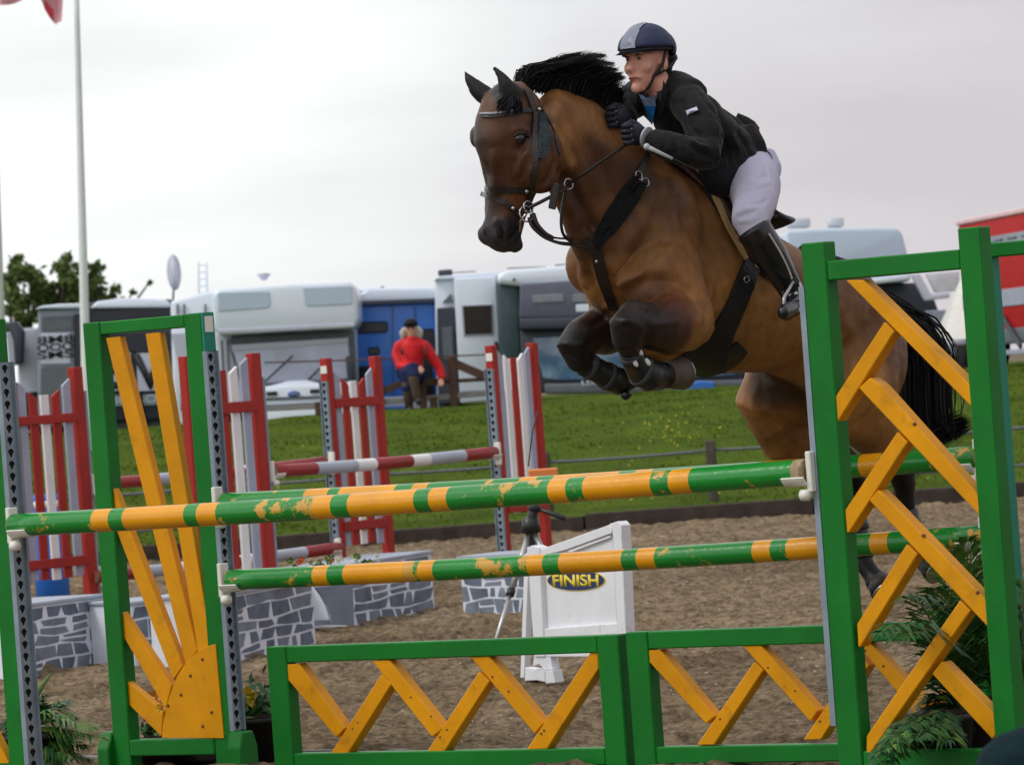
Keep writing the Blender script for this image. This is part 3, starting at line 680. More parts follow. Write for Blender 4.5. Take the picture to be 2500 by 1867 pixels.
stone_block('stone-painted block just right of the sun ray wing', (560, 1620), (772, 1572), .42, 5, .5)
stone_block('stone-painted block with a plain grey arch on its left', (866, 1528), (1062, 1490), .42, 5, .5)
stone_block('stone-painted block behind the tripod, below the rightmost red wing', (1132, 1503), (1300, 1496), .40, 4, .5)
# arch-cut end of a block
def gnd(p):
    r = ray(p); return EYE+r*(-EYE.z/r.z)
T = thing('arch_end_board', gnd((815, 1530)), 'plain grey board with a quarter-round cut, joining two stone-painted blocks', 'jump filler')
Pl = Plane(gnd((775, 1540)), gnd((864, 1530))-gnd((775, 1540)))
g_ = lambda x_, y_: Pl.w(Pl.hit((x_, y_))[0], 0, max(0.0, Pl.hit((x_, y_))[1]))
mb = MB(); prof = z('H', (425, 735), (600, 720), (606, 915), (500, 912), (496, 870), (480, 820), (455, 775))
mb.prism([g_(*p) for p in prof], Pl.n*.03, PLAIN, .002); mb.build('board', T)
mb = MB(); mb.prism([g_(*p)+Pl.n*.35 for p in z('H', (415, 740), (600, 725), (606, 912), (430, 912))], Pl.n*.02, DARKH); mb.build('inside_back', T, label='dark inside of the hollow block')
mb = MB(); mb.prism([g_(*p)+Pl.n*.02 for p in z('H', (425, 890), (500, 888), (500, 912), (425, 915))], Pl.n*.3, PLAIN, .003); mb.build('base_board', T)

# ================================================================== rope fence on posts
ROPE = pbr('grey rope', (.17, .18, .19), .9, .1, .25, 30, .8, 90); POSTW = pbr('weathered post', (.085, .075, .065), .9, .1, .3, 6, .4, 30)
RF = Plane(at((955, 1299), 53.6), at((1745, 1240), 53.6)-at((955, 1299), 53.6))
xs_post = [-255, 145, 545, 945, 1342, 1745, 2148, 2550]; pa = []
T = thing('rope_fence', RF.w(2.0, 0, .1), 'low fence of two grey ropes and dark posts along the foot of the bank', 'fence')
for x_ in xs_post:
    yy = 1240-(x_-1745)*.0745; a = RF.hit((x_, yy))[0]; pa.append(a); hh_ = .86+random.uniform(-.03, .03)
    mb = MB(); mb.box(RF.w(a, 0, hh_/2), RF.d*.055, RF.n*.055, (0, 0, hh_/2), POSTW, .015); mb.build('post', T)
for zr in (.75, .34):
    pts = []
    for i in range(len(pa)-1):
        for k in range(10):
            s = k/10; pts.append(RF.w(pa[i]+(pa[i+1]-pa[i])*s, 0, zr-.015*4*s*(1-s)*(1 if zr > .5 else .7)))
    pts.append(RF.w(pa[-1], 0, zr)); mb = MB(); mb.loft(pts, .017, n=8, m=ROPE, cap=0); mb.build('rope', T)

# ================================================================== finish board
FB = Plane(gnd((1308, 1668)), at(z('X', (1085, 1100))[0], 25.4)-at(z('X', (325, 1160))[0], 26.2))
T = thing('finish_board', FB.w(.3, 0, 0), 'white board with sloping top reading FINISH on a blue oval', 'sign board')
def fpoly(nm, pts, b0, th, m=WHITED, bevel=.003, **k):
    mb = MB(); q = []
    for p in pts:
        a, zz = FB.hit(p, b0); q.append(FB.w(a, b0, max(zz, .0)))
    mb.prism(q, FB.n*th, m, bevel); return mb.build(nm, T, **k)
fpoly('post', z('X', (945, 262), (1015, 238), (1045, 270), (1090, 1330), (1025, 1330), (975, 300)), -.01, .06)
fpoly('post', z('X', (285, 450), (330, 432), (382, 450), (385, 480), (425, 1330), (345, 1330)), -.01, .06)
fpoly('top_rail', z('X', (385, 455), (405, 462), (945, 268), (976, 300), (970, 335), (600, 470), (388, 520)), -.002, .045)
fpoly('panel', z('X', (395, 500), (975, 335), (1018, 1200), (412, 1200)), .02, .012)
fpoly('bottom_rail', z('X', (410, 1105), (1015, 1060), (1025, 1330), (420, 1330)), -.002, .045)
fpoly('top_moulding', z('X', (600, 478), (955, 350), (955, 372), (640, 490)), .004, .02)
OVB = pbr('navy oval', (.008, .025, .12), .4, .4, .05); OVY = pbr('sign yellow', (.80, .62, .03), .4, .4, .04)
oc = z('X', (682, 715))[0]; aC, zC = FB.hit(oc, .018); aE = FB.hit(z('X', (920, 690))[0], .018)[0]; ra_ = aE-aC; rz_ = 26.0*26.0/12000
tilt = .0
for nm, kk, m, off in (('oval_rim', 1.0, OVY, .017), ('oval_plate', .965, OVB, .0155)):
    mb = MB(); mb.prism([FB.w(aC+ra_*kk*math.cos(t_), off, zC+rz_*(kk if kk == 1 else .93)*math.sin(t_)) for t_ in np.linspace(0, 2*math.pi, 40)[:-1]], FB.n*.003, m); mb.build(nm, T)
text('FINISH', 'lettering', T, FB.w(aC, .0152, zC), FB.d, (0, 0, 1), rz_*1.12, OVY, width=ra_*1.56, extr=.002, bold=.03)
# its splayed foot on the left
fpoly('foot_post', z('X', (265, 500), (300, 500), (262, 1545), (232, 1550)), .10, .04)
fpoly('foot_post', z('X', (345, 1300), (470, 1310), (490, 1435), (430, 1445), (385, 1390), (330, 1410)), .0, .05)
fpoly('foot_block', z('X', (270, 1415), (430, 1440), (432, 1535), (365, 1520), (268, 1525)), .02, .05)
fpoly('foot_block', z('X', (432, 1445), (492, 1438), (512, 1540), (436, 1548)), -.03, .06)

# ================================================================== tripod with an orange timing box
TB = pbr('black plastic', (.012, .013, .015), .4, .5, .1); TS = pbr('brushed alloy', (.45, .45, .46), .35, .5, .1, metal=.8); ORG = pbr('orange plastic', (.75, .22, .05), .4, .5, .1)
D0 = 29.5; tp = at(z('X', (322, 240))[0], D0)
T = thing('camera_tripod', (tp.x, tp.y, 0), 'spindly alloy tripod with black head and orange box, left of the finish board', 'tripod')
hub = at(z('X', (318, 290))[0], D0)
feet = [at(z('X', (45, 1165))[0], D0-.3), at(z('X', (640, 900))[0], D0-.25), at(z('X', (300, 1180))[0], D0+.35)]
for f_ in feet:
    d_ = (f_-hub).normalized(); g_ = hub+d_*(hub.z/-d_.z) if d_.z < 0 else f_
    mb = MB(); mb.loft([hub, hub.lerp(g_, .5)], .019, n=8, m=TS, cap=0); mb.loft([hub.lerp(g_, .5), g_], .013, n=8, m=TS, cap=.3)
    lg = mb.build('leg', T); mb = MB(); mb.loft([hub.lerp(g_, .48), hub.lerp(g_, .53)], .026, n=8, m=TB, cap=.2); mb.build('leg_clamp', lg)
mb = MB(); mb.loft([hub-Vector((0, 0, .03)), hub+Vector((0, 0, .06))], [.06, .05], n=12, m=TB, cap=.2); mb.loft([hub, hub-Vector((0, 0, .28))], .022, n=10, m=TB)
mb.build('hub', T)
mb = MB(); hd = at(z('X', (345, 130))[0], D0); mb.loft([hub, hd+Vector((0, 0, .02))], .03, n=10, m=TB); mb.box(hd+Vector((0, 0, .07)), (.05, 0, 0), (0, .04, 0), (0, 0, .04), TB, .01); mb.ball(hd, .04, TB); mb.build('pan_head', T)
mb = MB(); mb.loft([hd, at(z('X', (470, 170))[0], D0-.05), at(z('X', (590, 215))[0], D0-.1)], [.012, .014, .017], n=8, m=TB, cap=.5); mb.build('pan_handle', T)
mb = MB(); c_ = at(z('H', (1494, 215))[0], D0); mb.box(c_, (.09, 0, 0), (0, .06, 0), (0, 0, .045), ORG, .008); mb.loft([c_, hd], .02, n=8, m=TB); mb.build('timing_box', T)
mb = MB(); mb.loft([at(z('G', (1925, 1400))[0], D0), at(z('G', (1950, 1190))[0], D0), at(z('G', (1985, 1050))[0], D0)], .004, n=6, m=TB); mb.build('aerial', T)
# ================================================================== parked vehicles behind the bank
def vp(T, name, pts, D, depth, m, bevel=0.0, label=None, parent=None):
    mb = MB(); mb.prism([at(p, D) for p in pts], (0, depth, 0), m, bevel); return mb.build(name, parent or T, label=label)
def wheels(T, xs_, D, r=.45, dy=(0.3, 4.5)):
    TY = pbr('tyre rubber', (.02, .02, .02), .85, .2, .2); HUB = pbr('wheel hub', (.35, .36, .38), .4, .5, .1, metal=.5)
    for x_ in xs_:
        for y_ in dy:
            c = Vector((at((x_, 950), D).x, D+y_, PLAT+r)); mb = MB()
            mb.loft([c-Vector((.13, 0, 0)), c+Vector((.13, 0, 0))], r, n=24, m=TY, cap=.02); w = mb.build('wheel', T)
            mb = MB(); mb.loft([c-Vector((.14, 0, 0)), c+Vector((.14, 0, 0))], r*.5, n=16, m=HUB, cap=.05); mb.build('wheel_hub', w)
CWH = pbr('white coachwork', (.74, .81, .93), .22, .6, .03, 1.5, coat=.2); CGR = pbr('grey coachwork', (.20, .24, .30), .35, .5, .08, 1.5, coat=.2)
CLIL = pbr('pale lilac coachwork', (.52, .53, .64), .4, .5, .05, 1.5); CBL = pbr('blue coachwork', (.02, .15, .56), .35, .5, .06, 1.5, coat=.2)
CDK = pbr('dark coachwork', (.035, .045, .065), .35, .5, .15, 1.5); GLS = pbr('dark window glass', (.010, .013, .022), .15, .4, .1)
GLB = pbr('windscreen glass', (.42, .46, .60), .10, .9, .35, .9, c2=(.42, .46, .60), c2lo=.45, c2hi=.75, c2s=1.3, c2detail=3)
GLB2 = pbr('blue reflecting glass', (.08, .17, .30), .10, .9, .3, .9, c2=(.30, .42, .55), c2lo=.45, c2hi=.75, c2s=1.6, c2detail=3)
CPB = pbr('pale blue moulding', (.50, .60, .74), .35, .5, .04, 1.5); CRD = pbr('red coachwork', (.46, .010, .012), .65, .15, .06, 1.5)
TXT = pbr('black lettering', (.02, .02, .025), .5); TXW = pbr('pale lettering', (.55, .60, .66), .5); TRM = pbr('grey trim', (.12, .14, .16), .5)
XD, ZD = Vector((1, 0, 0)), Vector((0, 0, 1))

# white van at the far left
T = thing('white_van', at((75, 1040), 86), 'pale white van with a dark mirror behind the leftmost red wing', 'van')
vp(T, 'body', z('E', (120, 760), (160, 742), (282, 735), (290, 1500), (140, 1500)), 86.6, 4.5, CLIL, .05)
vp(T, 'mirror', z('E', (40, 700), (120, 690), (175, 760), (165, 990), (110, 1010), (98, 830)), 86.2, .25, CDK, .04)
vp(T, 'side_panel', z('E', (42, 770), (98, 765), (115, 1010), (60, 1010)), 86.4, .2, CLIL, .02); wheels(T, (75,), 86.6)

# grey horse lorry
T = thing('horse_lorry', at((250, 1040), 84), 'grey horse lorry lettered E V, seen through the sun rays', 'lorry')
vp(T, 'body', z('E', (575, 575), (720, 540), (1235, 530), (1240, 1400), (600, 1420)), 84.2, 7.0, CDK, .05)
vp(T, 'roof', z('E', (640, 598), (700, 548), (900, 520), (1190, 530), (1225, 560), (1222, 592)), 84.1, 7.2, CWH, .04)
vp(T, 'roof', z('E', (245, 605), (300, 580), (420, 566), (600, 560), (600, 596), (300, 600)), 83.6, 3.5, CWH, .04)
vp(T, 'window_strip', z('E', (648, 612), (1215, 590), (1215, 700), (650, 700)), 84.15, .06, GLS, .01)
vp(T, 'window_strip', z('E', (740, 790), (1215, 770), (1220, 910), (750, 915)), 84.12, .06, GLS, .01)
for a_, b_, t_, lx in ((745, 940, 'E', 785), (985, 1210, 'V', 1075)):
    pn = vp(T, 'side_panel', z('E', (a_, 922), (b_, 915), (b_+5, 1185), (a_+5, 1195)), 84.08, .05, CLIL, .005)
    text(t_, 'lettering', pn, at(z('E', (lx, 1050))[0], 84.07), XD, ZD, .62, TXT, width=.55, bold=.03, extr=.004)
pn = vp(T, 'lettered_band', z('E', (755, 1222), (1215, 1210), (1218, 1290), (758, 1305)), 84.1, .05, CGR, .005)
text('HORSEBOXES', 'lettering', pn, at(z('E', (985, 1255))[0], 84.09), XD, ZD, .13, TXW, width=1.5, extr=.004)
cf = vp(T, 'cab_front', z('E', (272, 600), (598, 592), (604, 1450), (270, 1450)), 83.7, 2.0, CGR, .06)
vp(T, 'windscreen', z('E', (292, 660), (525, 650), (528, 760), (296, 765)), 83.68, .05, TRM, .02, parent=cf)
pn = vp(T, 'sign_panel', z('E', (292, 780), (505, 775), (508, 1000), (296, 1005)), 83.66, .05, CLIL, .02, parent=cf)
pcx = z('E', (400, 880))[0]
for r_, row in enumerate(('8M8', 'OOO', 'SMS')):
    text(row, 'lettering', cf, at(z('E', (400, 820+r_*55))[0], 83.65), XD, ZD, .13, TXT, width=.62, extr=.003, bold=.02)
vp(T, 'lower_grille', z('E', (290, 1020), (520, 1015), (525, 1380), (290, 1400)), 83.68, .05, TRM, .02, parent=cf)
vp(T, 'dark_pillar', z('E', (530, 640), (600, 640), (604, 1100), (535, 1100)), 83.66, .1, GLS, .02, parent=cf)
vp(T, 'chassis', z('E', (600, 1395), (1240, 1380), (1245, 1500), (600, 1515)), 84.4, 6.5, TRM, .02); wheels(T, (120, 330), 84.2)
mb = MB(); c = at((426.5, 665), 84.5); mb.loft([c+Vector((0, .03, 0)), c, c-Vector((0, .02, 0))], [.21, .26, .265], [.1, .1, .1], A=(0, 0, 1), n=20, m=CLIL, cap=.05)
DSH = thing('satellite_dish', at((420, 720), 84.5), 'pale satellite dish standing on a thin pole behind the sun ray wing', 'satellite dish')
bm_ = MB(); bm_.loft([c+Vector((0.02, .10, 0)), c+Vector((0, .03, 0)), c-Vector((.01, .03, 0))], [.1, .26, .31], [.04, .10, .125], A=(0, 0, 1), n=24, m=CLIL, cap=.1); bm_.build('dish', DSH)
mb.bm.free()
mb = MB(); mb.loft([at((424, 700), 84.6), at((420, 790), 84.6)], .02, n=8, m=TRM); mb.build('pole', DSH)

# big white motorhome
T = thing('motorhome', at((650, 1030), 80), 'large white motorhome with a bulging overcab above its wide windscreen', 'motorhome')
vp(T, 'body', [(416, 735), (505, 712), (860, 690), (872, 1010), (424, 1040)], 80.9, 6.5, CWH, .06)
vp(T, 'overcab', [(519, 800), (517, 725), (528, 706), (700, 694), (852, 687), (866, 700), (873, 720), (875, 780), (866, 800), (700, 808), (535, 818)], 79.7, 2.2, CWH, .16)
vp(T, 'skylight', z('E', (1562, 490), (1580, 478), (1925, 468), (1945, 480), (1950, 580), (1930, 600), (1565, 625)), 79.685, .05, CPB, .02)
vp(T, 'skylight', z('G', (488, 262), (790, 250), (808, 262), (812, 360), (795, 376), (520, 388), (500, 370)), 79.685, .05, CPB, .02)
vp(T, 'cab_pillar', [(527, 815), (566, 812), (600, 1000), (545, 1015)], 80.2, .4, CLIL, .03)
for x_ in (538, 552): vp(T, 'mirror_arm', [(x_, 830), (x_+6, 830), (x_+10, 905), (x_+4, 905)], 80.05, .06, TRM, .01)
ws = vp(T, 'windscreen', [(563, 843), (700, 833), (850, 826), (860, 935), (598, 950)], 80.1, .05, GLB, .02)
vp(T, 'windscreen_surround', [(548, 822), (864, 806), (870, 945), (590, 960)], 80.2, .5, TRM, .03)
mi_ = vp(T, 'mirror', [(843, 870), (862, 868), (866, 925), (848, 928)], 79.9, .12, CDK, .03)
for q in ([(640, 938), (715, 868)], [(745, 935), (800, 880)]):
    mb = MB(); mb.bar(at(q[0], 80.0), at(q[1], 80.0), .03, .03, (0, 1, 0), GLS); mb.build('wiper', T)
vp(T, 'dashboard', [(600, 938), (858, 922), (860, 936), (600, 950)], 80.05, .04, TRM, .01); vp(T, 'sun_blind', [(565, 842), (850, 824), (850, 836), (567, 856)], 80.06, .03, CLIL, .005)
vp(T, 'overcab_trim', [(530, 806), (866, 790), (866, 797), (532, 814)], 79.68, .05, CLIL, .004)
bn = vp(T, 'bonnet', [(596, 948), (700, 938), (862, 932), (868, 1002), (600, 1022)], 79.6, 1.0, CWH, .07)
vp(T, 'bonnet_ridge', [(650, 944), (705, 930), (750, 928), (790, 938), (790, 942), (650, 948)], 79.8, .7, CWH, .03)
for (x0, y0, x1, y1) in ((650, 956, 677, 966), (757, 950, 784, 960)): vp(T, 'headlight', [(x0, y0), (x1, y0-1), (x1, y1-1), (x0, y1)], 79.57, .06, GLS, .01, parent=bn)
EMB = pbr('blue emblem', (.03, .08, .35), .3)
mb = MB(); c = at((717, 961), 79.57); mb.loft([c+Vector((0, .03, 0)), c], [.10, .10], [.045, .045], A=(1, 0, 0), n=20, m=EMB, cap=.05); mb.build('oval_badge', bn)
text('Ford', 'lettering', bn, at((717, 961), 79.545), XD, ZD, .04, TXW, width=.11, extr=.003)
vp(T, 'bumper_gap', [(600, 972), (868, 962), (868, 970), (600, 980)], 79.58, .05, TRM, .005, parent=bn)
vp(T, 'bumper', [(600, 1000), (868, 986), (870, 1035), (602, 1050)], 79.5, .4, CWH, .05); vp(T, 'bumper_line', [(602, 990), (868, 978), (868, 988), (602, 1000)], 79.52, .1, TRM, .01)
for x_ in (431, 447, 499): vp(T, 'awning_bracket', [(x_, 742), (x_+4, 742), (x_+4, 768), (x_, 768)], 80.85, .06, TRM, .005)
vp(T, 'side_door', z('E', (1230, 775), (1375, 765), (1380, 1060), (1290, 1070)), 80.84, .05, CLIL, .02); vp(T, 'side_window', z('E', (1300, 1090), (1345, 1085), (1350, 1330), (1300, 1340)), 80.85, .05, CDK, .02)
wheels(T, (560, 800), 80.4)
for dx in (0, 20): 
    mb = MB(); mb.loft([at((484+dx, 640), 82), at((486+dx, 725), 82)], .018, n=6, m=CWH); mb.build('roof_ladder', T)
for dy in range(5):
    mb = MB(); mb.loft([at((484, 648+dy*17), 82), at((504, 647+dy*17), 82)], .012, n=6, m=CWH); mb.build('roof_ladder_rung', T)
mb = MB(); c = at((645, 684), 81); mb.loft([c, c+Vector((0, 0, .10))], [.04, .12], n=12, m=CLIL, cap=.2); mb.build('roof_vent', T)

# blue horse lorry
T = thing('horse_lorry', at((970, 1015), 82), 'bright blue horse lorry with a white roof, behind the person in red', 'lorry')
vp(T, 'body', [(862, 742), (1065, 735), (1078, 1000), (866, 1010)], 82.4, 7, CBL, .05)
vp(T, 'roof', [(874, 720), (900, 703), (1050, 700), (1066, 706), (1066, 733), (876, 738)], 82.3, 7.1, CWH, .05)
vp(T, 'gutter', [(872, 736), (1064, 728), (1064, 738), (872, 746)], 82.28, .1, CDK, .01)
vp(T, 'window', z('G', (845, 485), (1025, 478), (1035, 490), (1032, 550), (845, 558)), 82.36, .06, GLS, .02)
vp(T, 'window', z('G', (1225, 528), (1325, 525), (1340, 640), (1335, 760), (1240, 762)), 82.36, .06, GLS, .02)
for x_ in (1060, 1205): vp(T, 'panel_seam', z('G', (x_, 382), (x_+4, 382), (x_+10, 960), (x_+6, 960)), 82.37, .03, CDK, .001)
vp(T, 'locker_vent', z('G', (905, 645), (980, 642), (984, 692), (910, 695)), 82.36, .06, GLS, .02)
vp(T, 'skirt', z('G', (850, 965), (1500, 945), (1500, 1040), (850, 1060)), 82.2, .3, CLIL, .02); vp(T, 'step', z('G', (1010, 1020), (1150, 1015), (1150, 1045), (1010, 1050)), 81.9, .3, CBL, .02)
for a_, b_, c__ in ((900, 1000, 295), (1240, 1330, 285)): vp(T, 'roof_rail', z('G', (a_, c__), (b_, c__-4), (b_, c__+6), (a_, c__+10)), 82.5, .4, TRM, .01)
mb = MB(); mb.ball(at(z('G', (998, 268))[0], 83), .035, TRM); mb.build('roof_knob', T); wheels(T, (900, 1040), 82.4)
vp(T, 'roof_locker', z('G', (850, 280), (900, 262), (1080, 258), (1180, 290), (860, 300)), 83.4, 1.5, CWH, .05)

# white camper lorry with a door column and dark cab
T = thing('camper_lorry', at((1250, 990), 80.5), 'white living lorry with a square window and a dark cab', 'lorry')
vp(T, 'body', z('G', (1330, 232), (1350, 205), (1735, 190), (1765, 985), (1345, 1010)), 81.6, 7, CWH, .05)
vp(T, 'grille_bay', z('G', (1345, 395), (1455, 388), (1490, 1000), (1355, 1010)), 81.45, .12, CDK, .02)
vp(T, 'pipe_panel', z('G', (1375, 520), (1440, 515), (1450, 720), (1385, 725)), 81.40, .08, TRM, .01); vp(T, 'side_flap', z('G', (1375, 365), (1435, 300), (1445, 355)), 81.5, .08, TRM, .005)
dc = vp(T, 'door', z('G', (1452, 205), (1720, 192), (1762, 980), (1492, 1000)), 81.2, .3, CWH, .03)
vp(T, 'door_window', z('G', (1505, 380), (1695, 372), (1702, 562), (1518, 570)), 81.17, .06, pbr('brown tinted glass', (.030, .022, .02), .3, .25, .3), .02, parent=dc)
mb = MB(); mb.box(at(z('G', (1722, 640))[0], 81.15), (.03, 0, 0), (0, .03, 0), (0, 0, .08), GLS, .01); mb.build('door_handle', dc)
vp(T, 'window_frame', z('G', (1496, 371), (1702, 363), (1710, 571), (1509, 579)), 81.18, .04, CLIL, .02, parent=dc)
vp(T, 'door_step_seam', z('G', (1492, 925), (1760, 912), (1760, 918), (1492, 931)), 81.18, .03, TRM, .002, parent=dc)
vp(T, 'roof', z('G', (1325, 225), (1345, 195), (1470, 185), (1735, 165), (1740, 195), (1345, 215)), 81.5, 7.1, CWH, .03)
mb = MB(); mb.box(at(z('G', (1398, 172))[0], 82), (.12, 0, 0), (0, .2, 0), (0, 0, .05), CDK, .03); mb.build('roof_lamp', T)
for pts in (z('G', (1440, 168), (1590, 160), (1590, 166), (1440, 174)), z('G', (1790, 140), (2040, 130), (2040, 136), (1790, 148)), z('G', (2095, 120), (2200, 112), (2200, 130), (2095, 134))): vp(T, 'roof_rail', pts, 81.8, .1, TRM, .003)
lu = vp(T, 'overcab', z('B', (262, 455), (270, 400), (330, 375), (700, 345), (900, 340), (1700, 310), (1700, 470), (405, 470)), 80.1, 2.5, CWH, .08)
vp(T, 'luton_front', z('B', (400, 455), (780, 430), (1700, 410), (1700, 640), (395, 655)), 79.95, .6, pbr('dark lilac panel', (.105, .11, .165), .35, .5, .1), .04)
for pts in (z('B', (470, 522), (650, 512), (655, 558), (475, 566)), z('B', (702, 515), (900, 508), (900, 560), (706, 562))): vp(T, 'luton_window', pts, 79.93, .05, pbr('pale clearance panel', (.24, .25, .30), .5), .01)
vp(T, 'white_marker', z('B', (722, 575), (800, 570), (800, 615), (724, 618)), 79.93, .05, CWH, .01)
vp(T, 'luton_lip', z('B', (398, 655), (1700, 620), (1700, 690), (398, 720)), 79.9, .8, CDK, .03)
vp(T, 'side_pillar', z('B', (268, 460), (400, 455), (400, 880), (290, 890)), 80.3, .5, pbr('teal grey trim', (.05, .085, .10), .4), .04)
vp(T, 'cab', z('B', (395, 715), (1700, 690), (1700, 1075), (410, 1085)), 80.3, 2.0, CDK, .05)
vp(T, 'windscreen', z('B', (470, 760), (1000, 735), (1640, 720), (1640, 985), (640, 1010), (535, 1000)), 80.2, .06, GLB2, .03)
vp(T, 'bumper', z('B', (540, 1030), (1700, 1005), (1700, 1075), (545, 1092)), 80.0, .4, TRM, .04)
text('LEGACY', 'lettering', T, at(z('B', (865, 1020))[0], 79.97), XD, ZD, .085, TXW, width=.62, extr=.004, bold=.02)
mb = MB(); mb.ball(at(z('G', (1835, 216))[0], 80), .03, TRM); mb.build('marker_lamp', T); wheels(T, (1100, 1290), 81.6, dy=(1.5, 5.5))
LB = thing('blue_crate', at((1740, 950), 79), 'low blue crate on the grass below the horse\'s belly', 'crate')
vp(LB, 'side', z('T', (1740, 1280), (2020, 1225), (2190, 1240), (2190, 1345), (1740, 1365)), 78.5, .8, CBL, .02)

# pale motorhome behind the saddle
T = thing('motorhome', at((2060, 915), 85), 'pale blue motorhome whose rounded roof shows above the herringbone wing', 'motorhome')
vp(T, 'overcab', z('C', (520, 268), (700, 258), (1130, 250), (1165, 258), (1188, 290), (1215, 400), (1235, 520), (1230, 560), (520, 585)), 84.5, 4.0, CPB, .12)
vp(T, 'body', z('C', (300, 300), (1100, 290), (1160, 560), (1160, 1150), (300, 1180)), 86, 6, CLIL, .05)
vp(T, 'overcab_edge', z('O', (405, 600), (735, 555), (735, 605), (440, 640)), 84.4, .3, CWH, .03)
vp(T, 'cab', z('O', (300, 640), (840, 625), (930, 760), (1050, 1100), (1050, 1390), (300, 1400)), 85.2, 2, CDK, .05)
vp(T, 'door_window', z('O', (845, 855), (1030, 845), (1040, 1060), (900, 1070)), 85.0, .06, GLB, .02)
vp(T, 'mirror_bracket', z('O', (735, 560), (810, 555), (905, 720), (1050, 705), (1055, 750), (850, 775)), 84.3, .15, CLIL, .03)
vp(T, 'mirror', z('O', (855, 550), (1130, 530), (1130, 690), (930, 710)), 84.35, .12, pbr('pale mirror', (.62, .62, .68), .2, .6), .03)
vp(T, 'wing_panel', z('O', (870, 1380), (1300, 1340), (1300, 1400), (870, 1410)), 84.2, .4, CWH, .03)
for pts in (z('C', (530, 195), (655, 190), (660, 246), (530, 250)), z('C', (765, 192), (850, 188), (852, 244), (765, 246))): vp(T, 'roof_box', pts, 86, .6, pbr('hazy grey box', (.55, .56, .60), .5), .04)
wheels(T, (1900, 2200), 85.2)
T = thing('white_canopy', at((2320, 905), 82.5), 'steep white canvas canopy left of the red lorry', 'tent')
ap = at(z('O', (1140, 590))[0], 82.5); bl, br_ = at(z('O', (1005, 1085))[0], 82.2), at(z('O', (1320, 1075))[0], 82.2)
CANV = pbr('white canvas', (.76, .76, .72), .8, .2, .05); mb = MB(); dp = Vector((0, 2.2, 0))
mb.faces([bl, br_, br_+dp, bl+dp, ap+Vector((.1, 1.1, 0)), ap+Vector((.3, 1.1, 0))], [(0, 1, 5, 4), (1, 2, 5), (2, 3, 4, 5), (3, 0, 4), (3, 2, 1, 0)], CANV); mb.build('canvas', T)
for P in (bl, br_, bl+dp, br_+dp):
    mb = MB(); mb.loft([P, Vector((P.x, P.y, PLAT))], .03, n=8, m=TRM); mb.build('pole', T)
T = thing('quad_bike', at((2320, 930), 80), 'grey quad bike parked between the herringbone wing\'s posts', 'quad bike')
vp(T, 'front_rack', z('O', (950, 1110), (1080, 1085), (1190, 1075), (1195, 1130), (990, 1160)), 79.8, .3, CLIL, .03)
vp(T, 'cowl', z('O', (985, 1130), (1120, 1110), (1130, 1220), (1030, 1250)), 79.7, .5, pbr('grey cowl', (.3, .32, .38), .4), .05)
vp(T, 'seat', z('O', (1080, 1090), (1230, 1080), (1260, 1150), (1100, 1160)), 80.3, .8, CDK, .05)
for p_ in z('O', (1020, 1140), (1085, 1130)):
    mb = MB(); mb.ball(at(p_, 79.68), .025, GLS); mb.build('headlight', T)
for p_ in z('O', (1160, 1270), (1230, 1270)):
    mb = MB(); c = at(p_, 79.9); mb.loft([c-Vector((.12, 0, 0)), c+Vector((.12, 0, 0))], .30, n=18, m=pbr('tyre rubber', (.02, .02, .02)), cap=.05); mb.build('wheel', T)

# red lorry receding at the right edge
P0 = at((2338, 546), 80.5); P1 = at((2500, 516), 75.9); dr = Vector((P1.x-P0.x, P1.y-P0.y, 0)).normalized(); nr = Vector((-dr.y, dr.x, 0))
if nr.x < 0: nr = -nr
RL = Plane(P0, dr); RL.n = nr; ZR = P0.z
T = thing('red_lorry', P0+dr*4, 'red lorry with grey stripes, running out of the right edge', 'lorry')
def rbox(nm, A, B, Zz, m, bevel=.02): 
    mb = MB(); c = RL.w((A[0]+A[1])/2, (B[0]+B[1])/2, (Zz[0]+Zz[1])/2); mb.box(c, RL.d*(A[1]-A[0])/2, RL.n*(B[1]-B[0])/2, (0, 0, (Zz[1]-Zz[0])/2), m, bevel); return mb.build(nm, T)
def rz(p): return RL.hit(p)[1]
rbox('body', (0, 9), (0, 2.5), (PLAT+.55, ZR), CRD, .06); rbox('roof_edge', (0, 9), (-.03, 2.4), (ZR-.04, ZR+.05), pbr('pink white roof edge', (.7, .45, .48), .4), .02)
zs1, zs0 = rz(z('I', (650, 480))[0]), rz(z('I', (650, 580))[0]); rbox('grey_stripe', (.02, 8.9), (-.02, .02), (zs0, zs1), GREYW, .005)
zw1, zw0 = rz(z('I', (600, 170))[0]), rz(z('I', (600, 228))[0]); rbox('window_band', (.3, 8.9), (-.02, .02), (zw0, zw1), CGR, .005)
for k in range(9): rbox('window', (.75+k*.92, 1.35+k*.92), (-.03, .0), (zw0+.06, zw1-.05), GLS, .06)
rbox('underrun_rail', (.1, 8.8), (-.06, .02), (rz(z('I', (680, 842))[0])-.05, rz(z('I', (680, 842))[0])+.03), GREYW, .01)
mb = MB(); mb.bar(RL.w(RL.hit(z('I', (600, 640))[0])[0], -.05, rz(z('I', (600, 640))[0])), RL.w(RL.hit(z('I', (708, 815))[0])[0], -.05, rz(z('I', (708, 815))[0])), .09, .05, RL.n, CDK, .01); mb.build('side_strut', T)
rbox('skirt', (.1, 8.9), (.0, 2.4), (PLAT+.35, PLAT+.6), TRM, .03)
for a_ in (1.2, 5.5, 6.8):
    for b_ in (.2, 2.2):
        mb = MB(); c = RL.w(a_, b_, PLAT+.48); mb.loft([c-RL.n*.14, c+RL.n*.14], .48, n=24, m=pbr('tyre rubber', (.02, .02, .02)), cap=.03); mb.build('wheel', T)

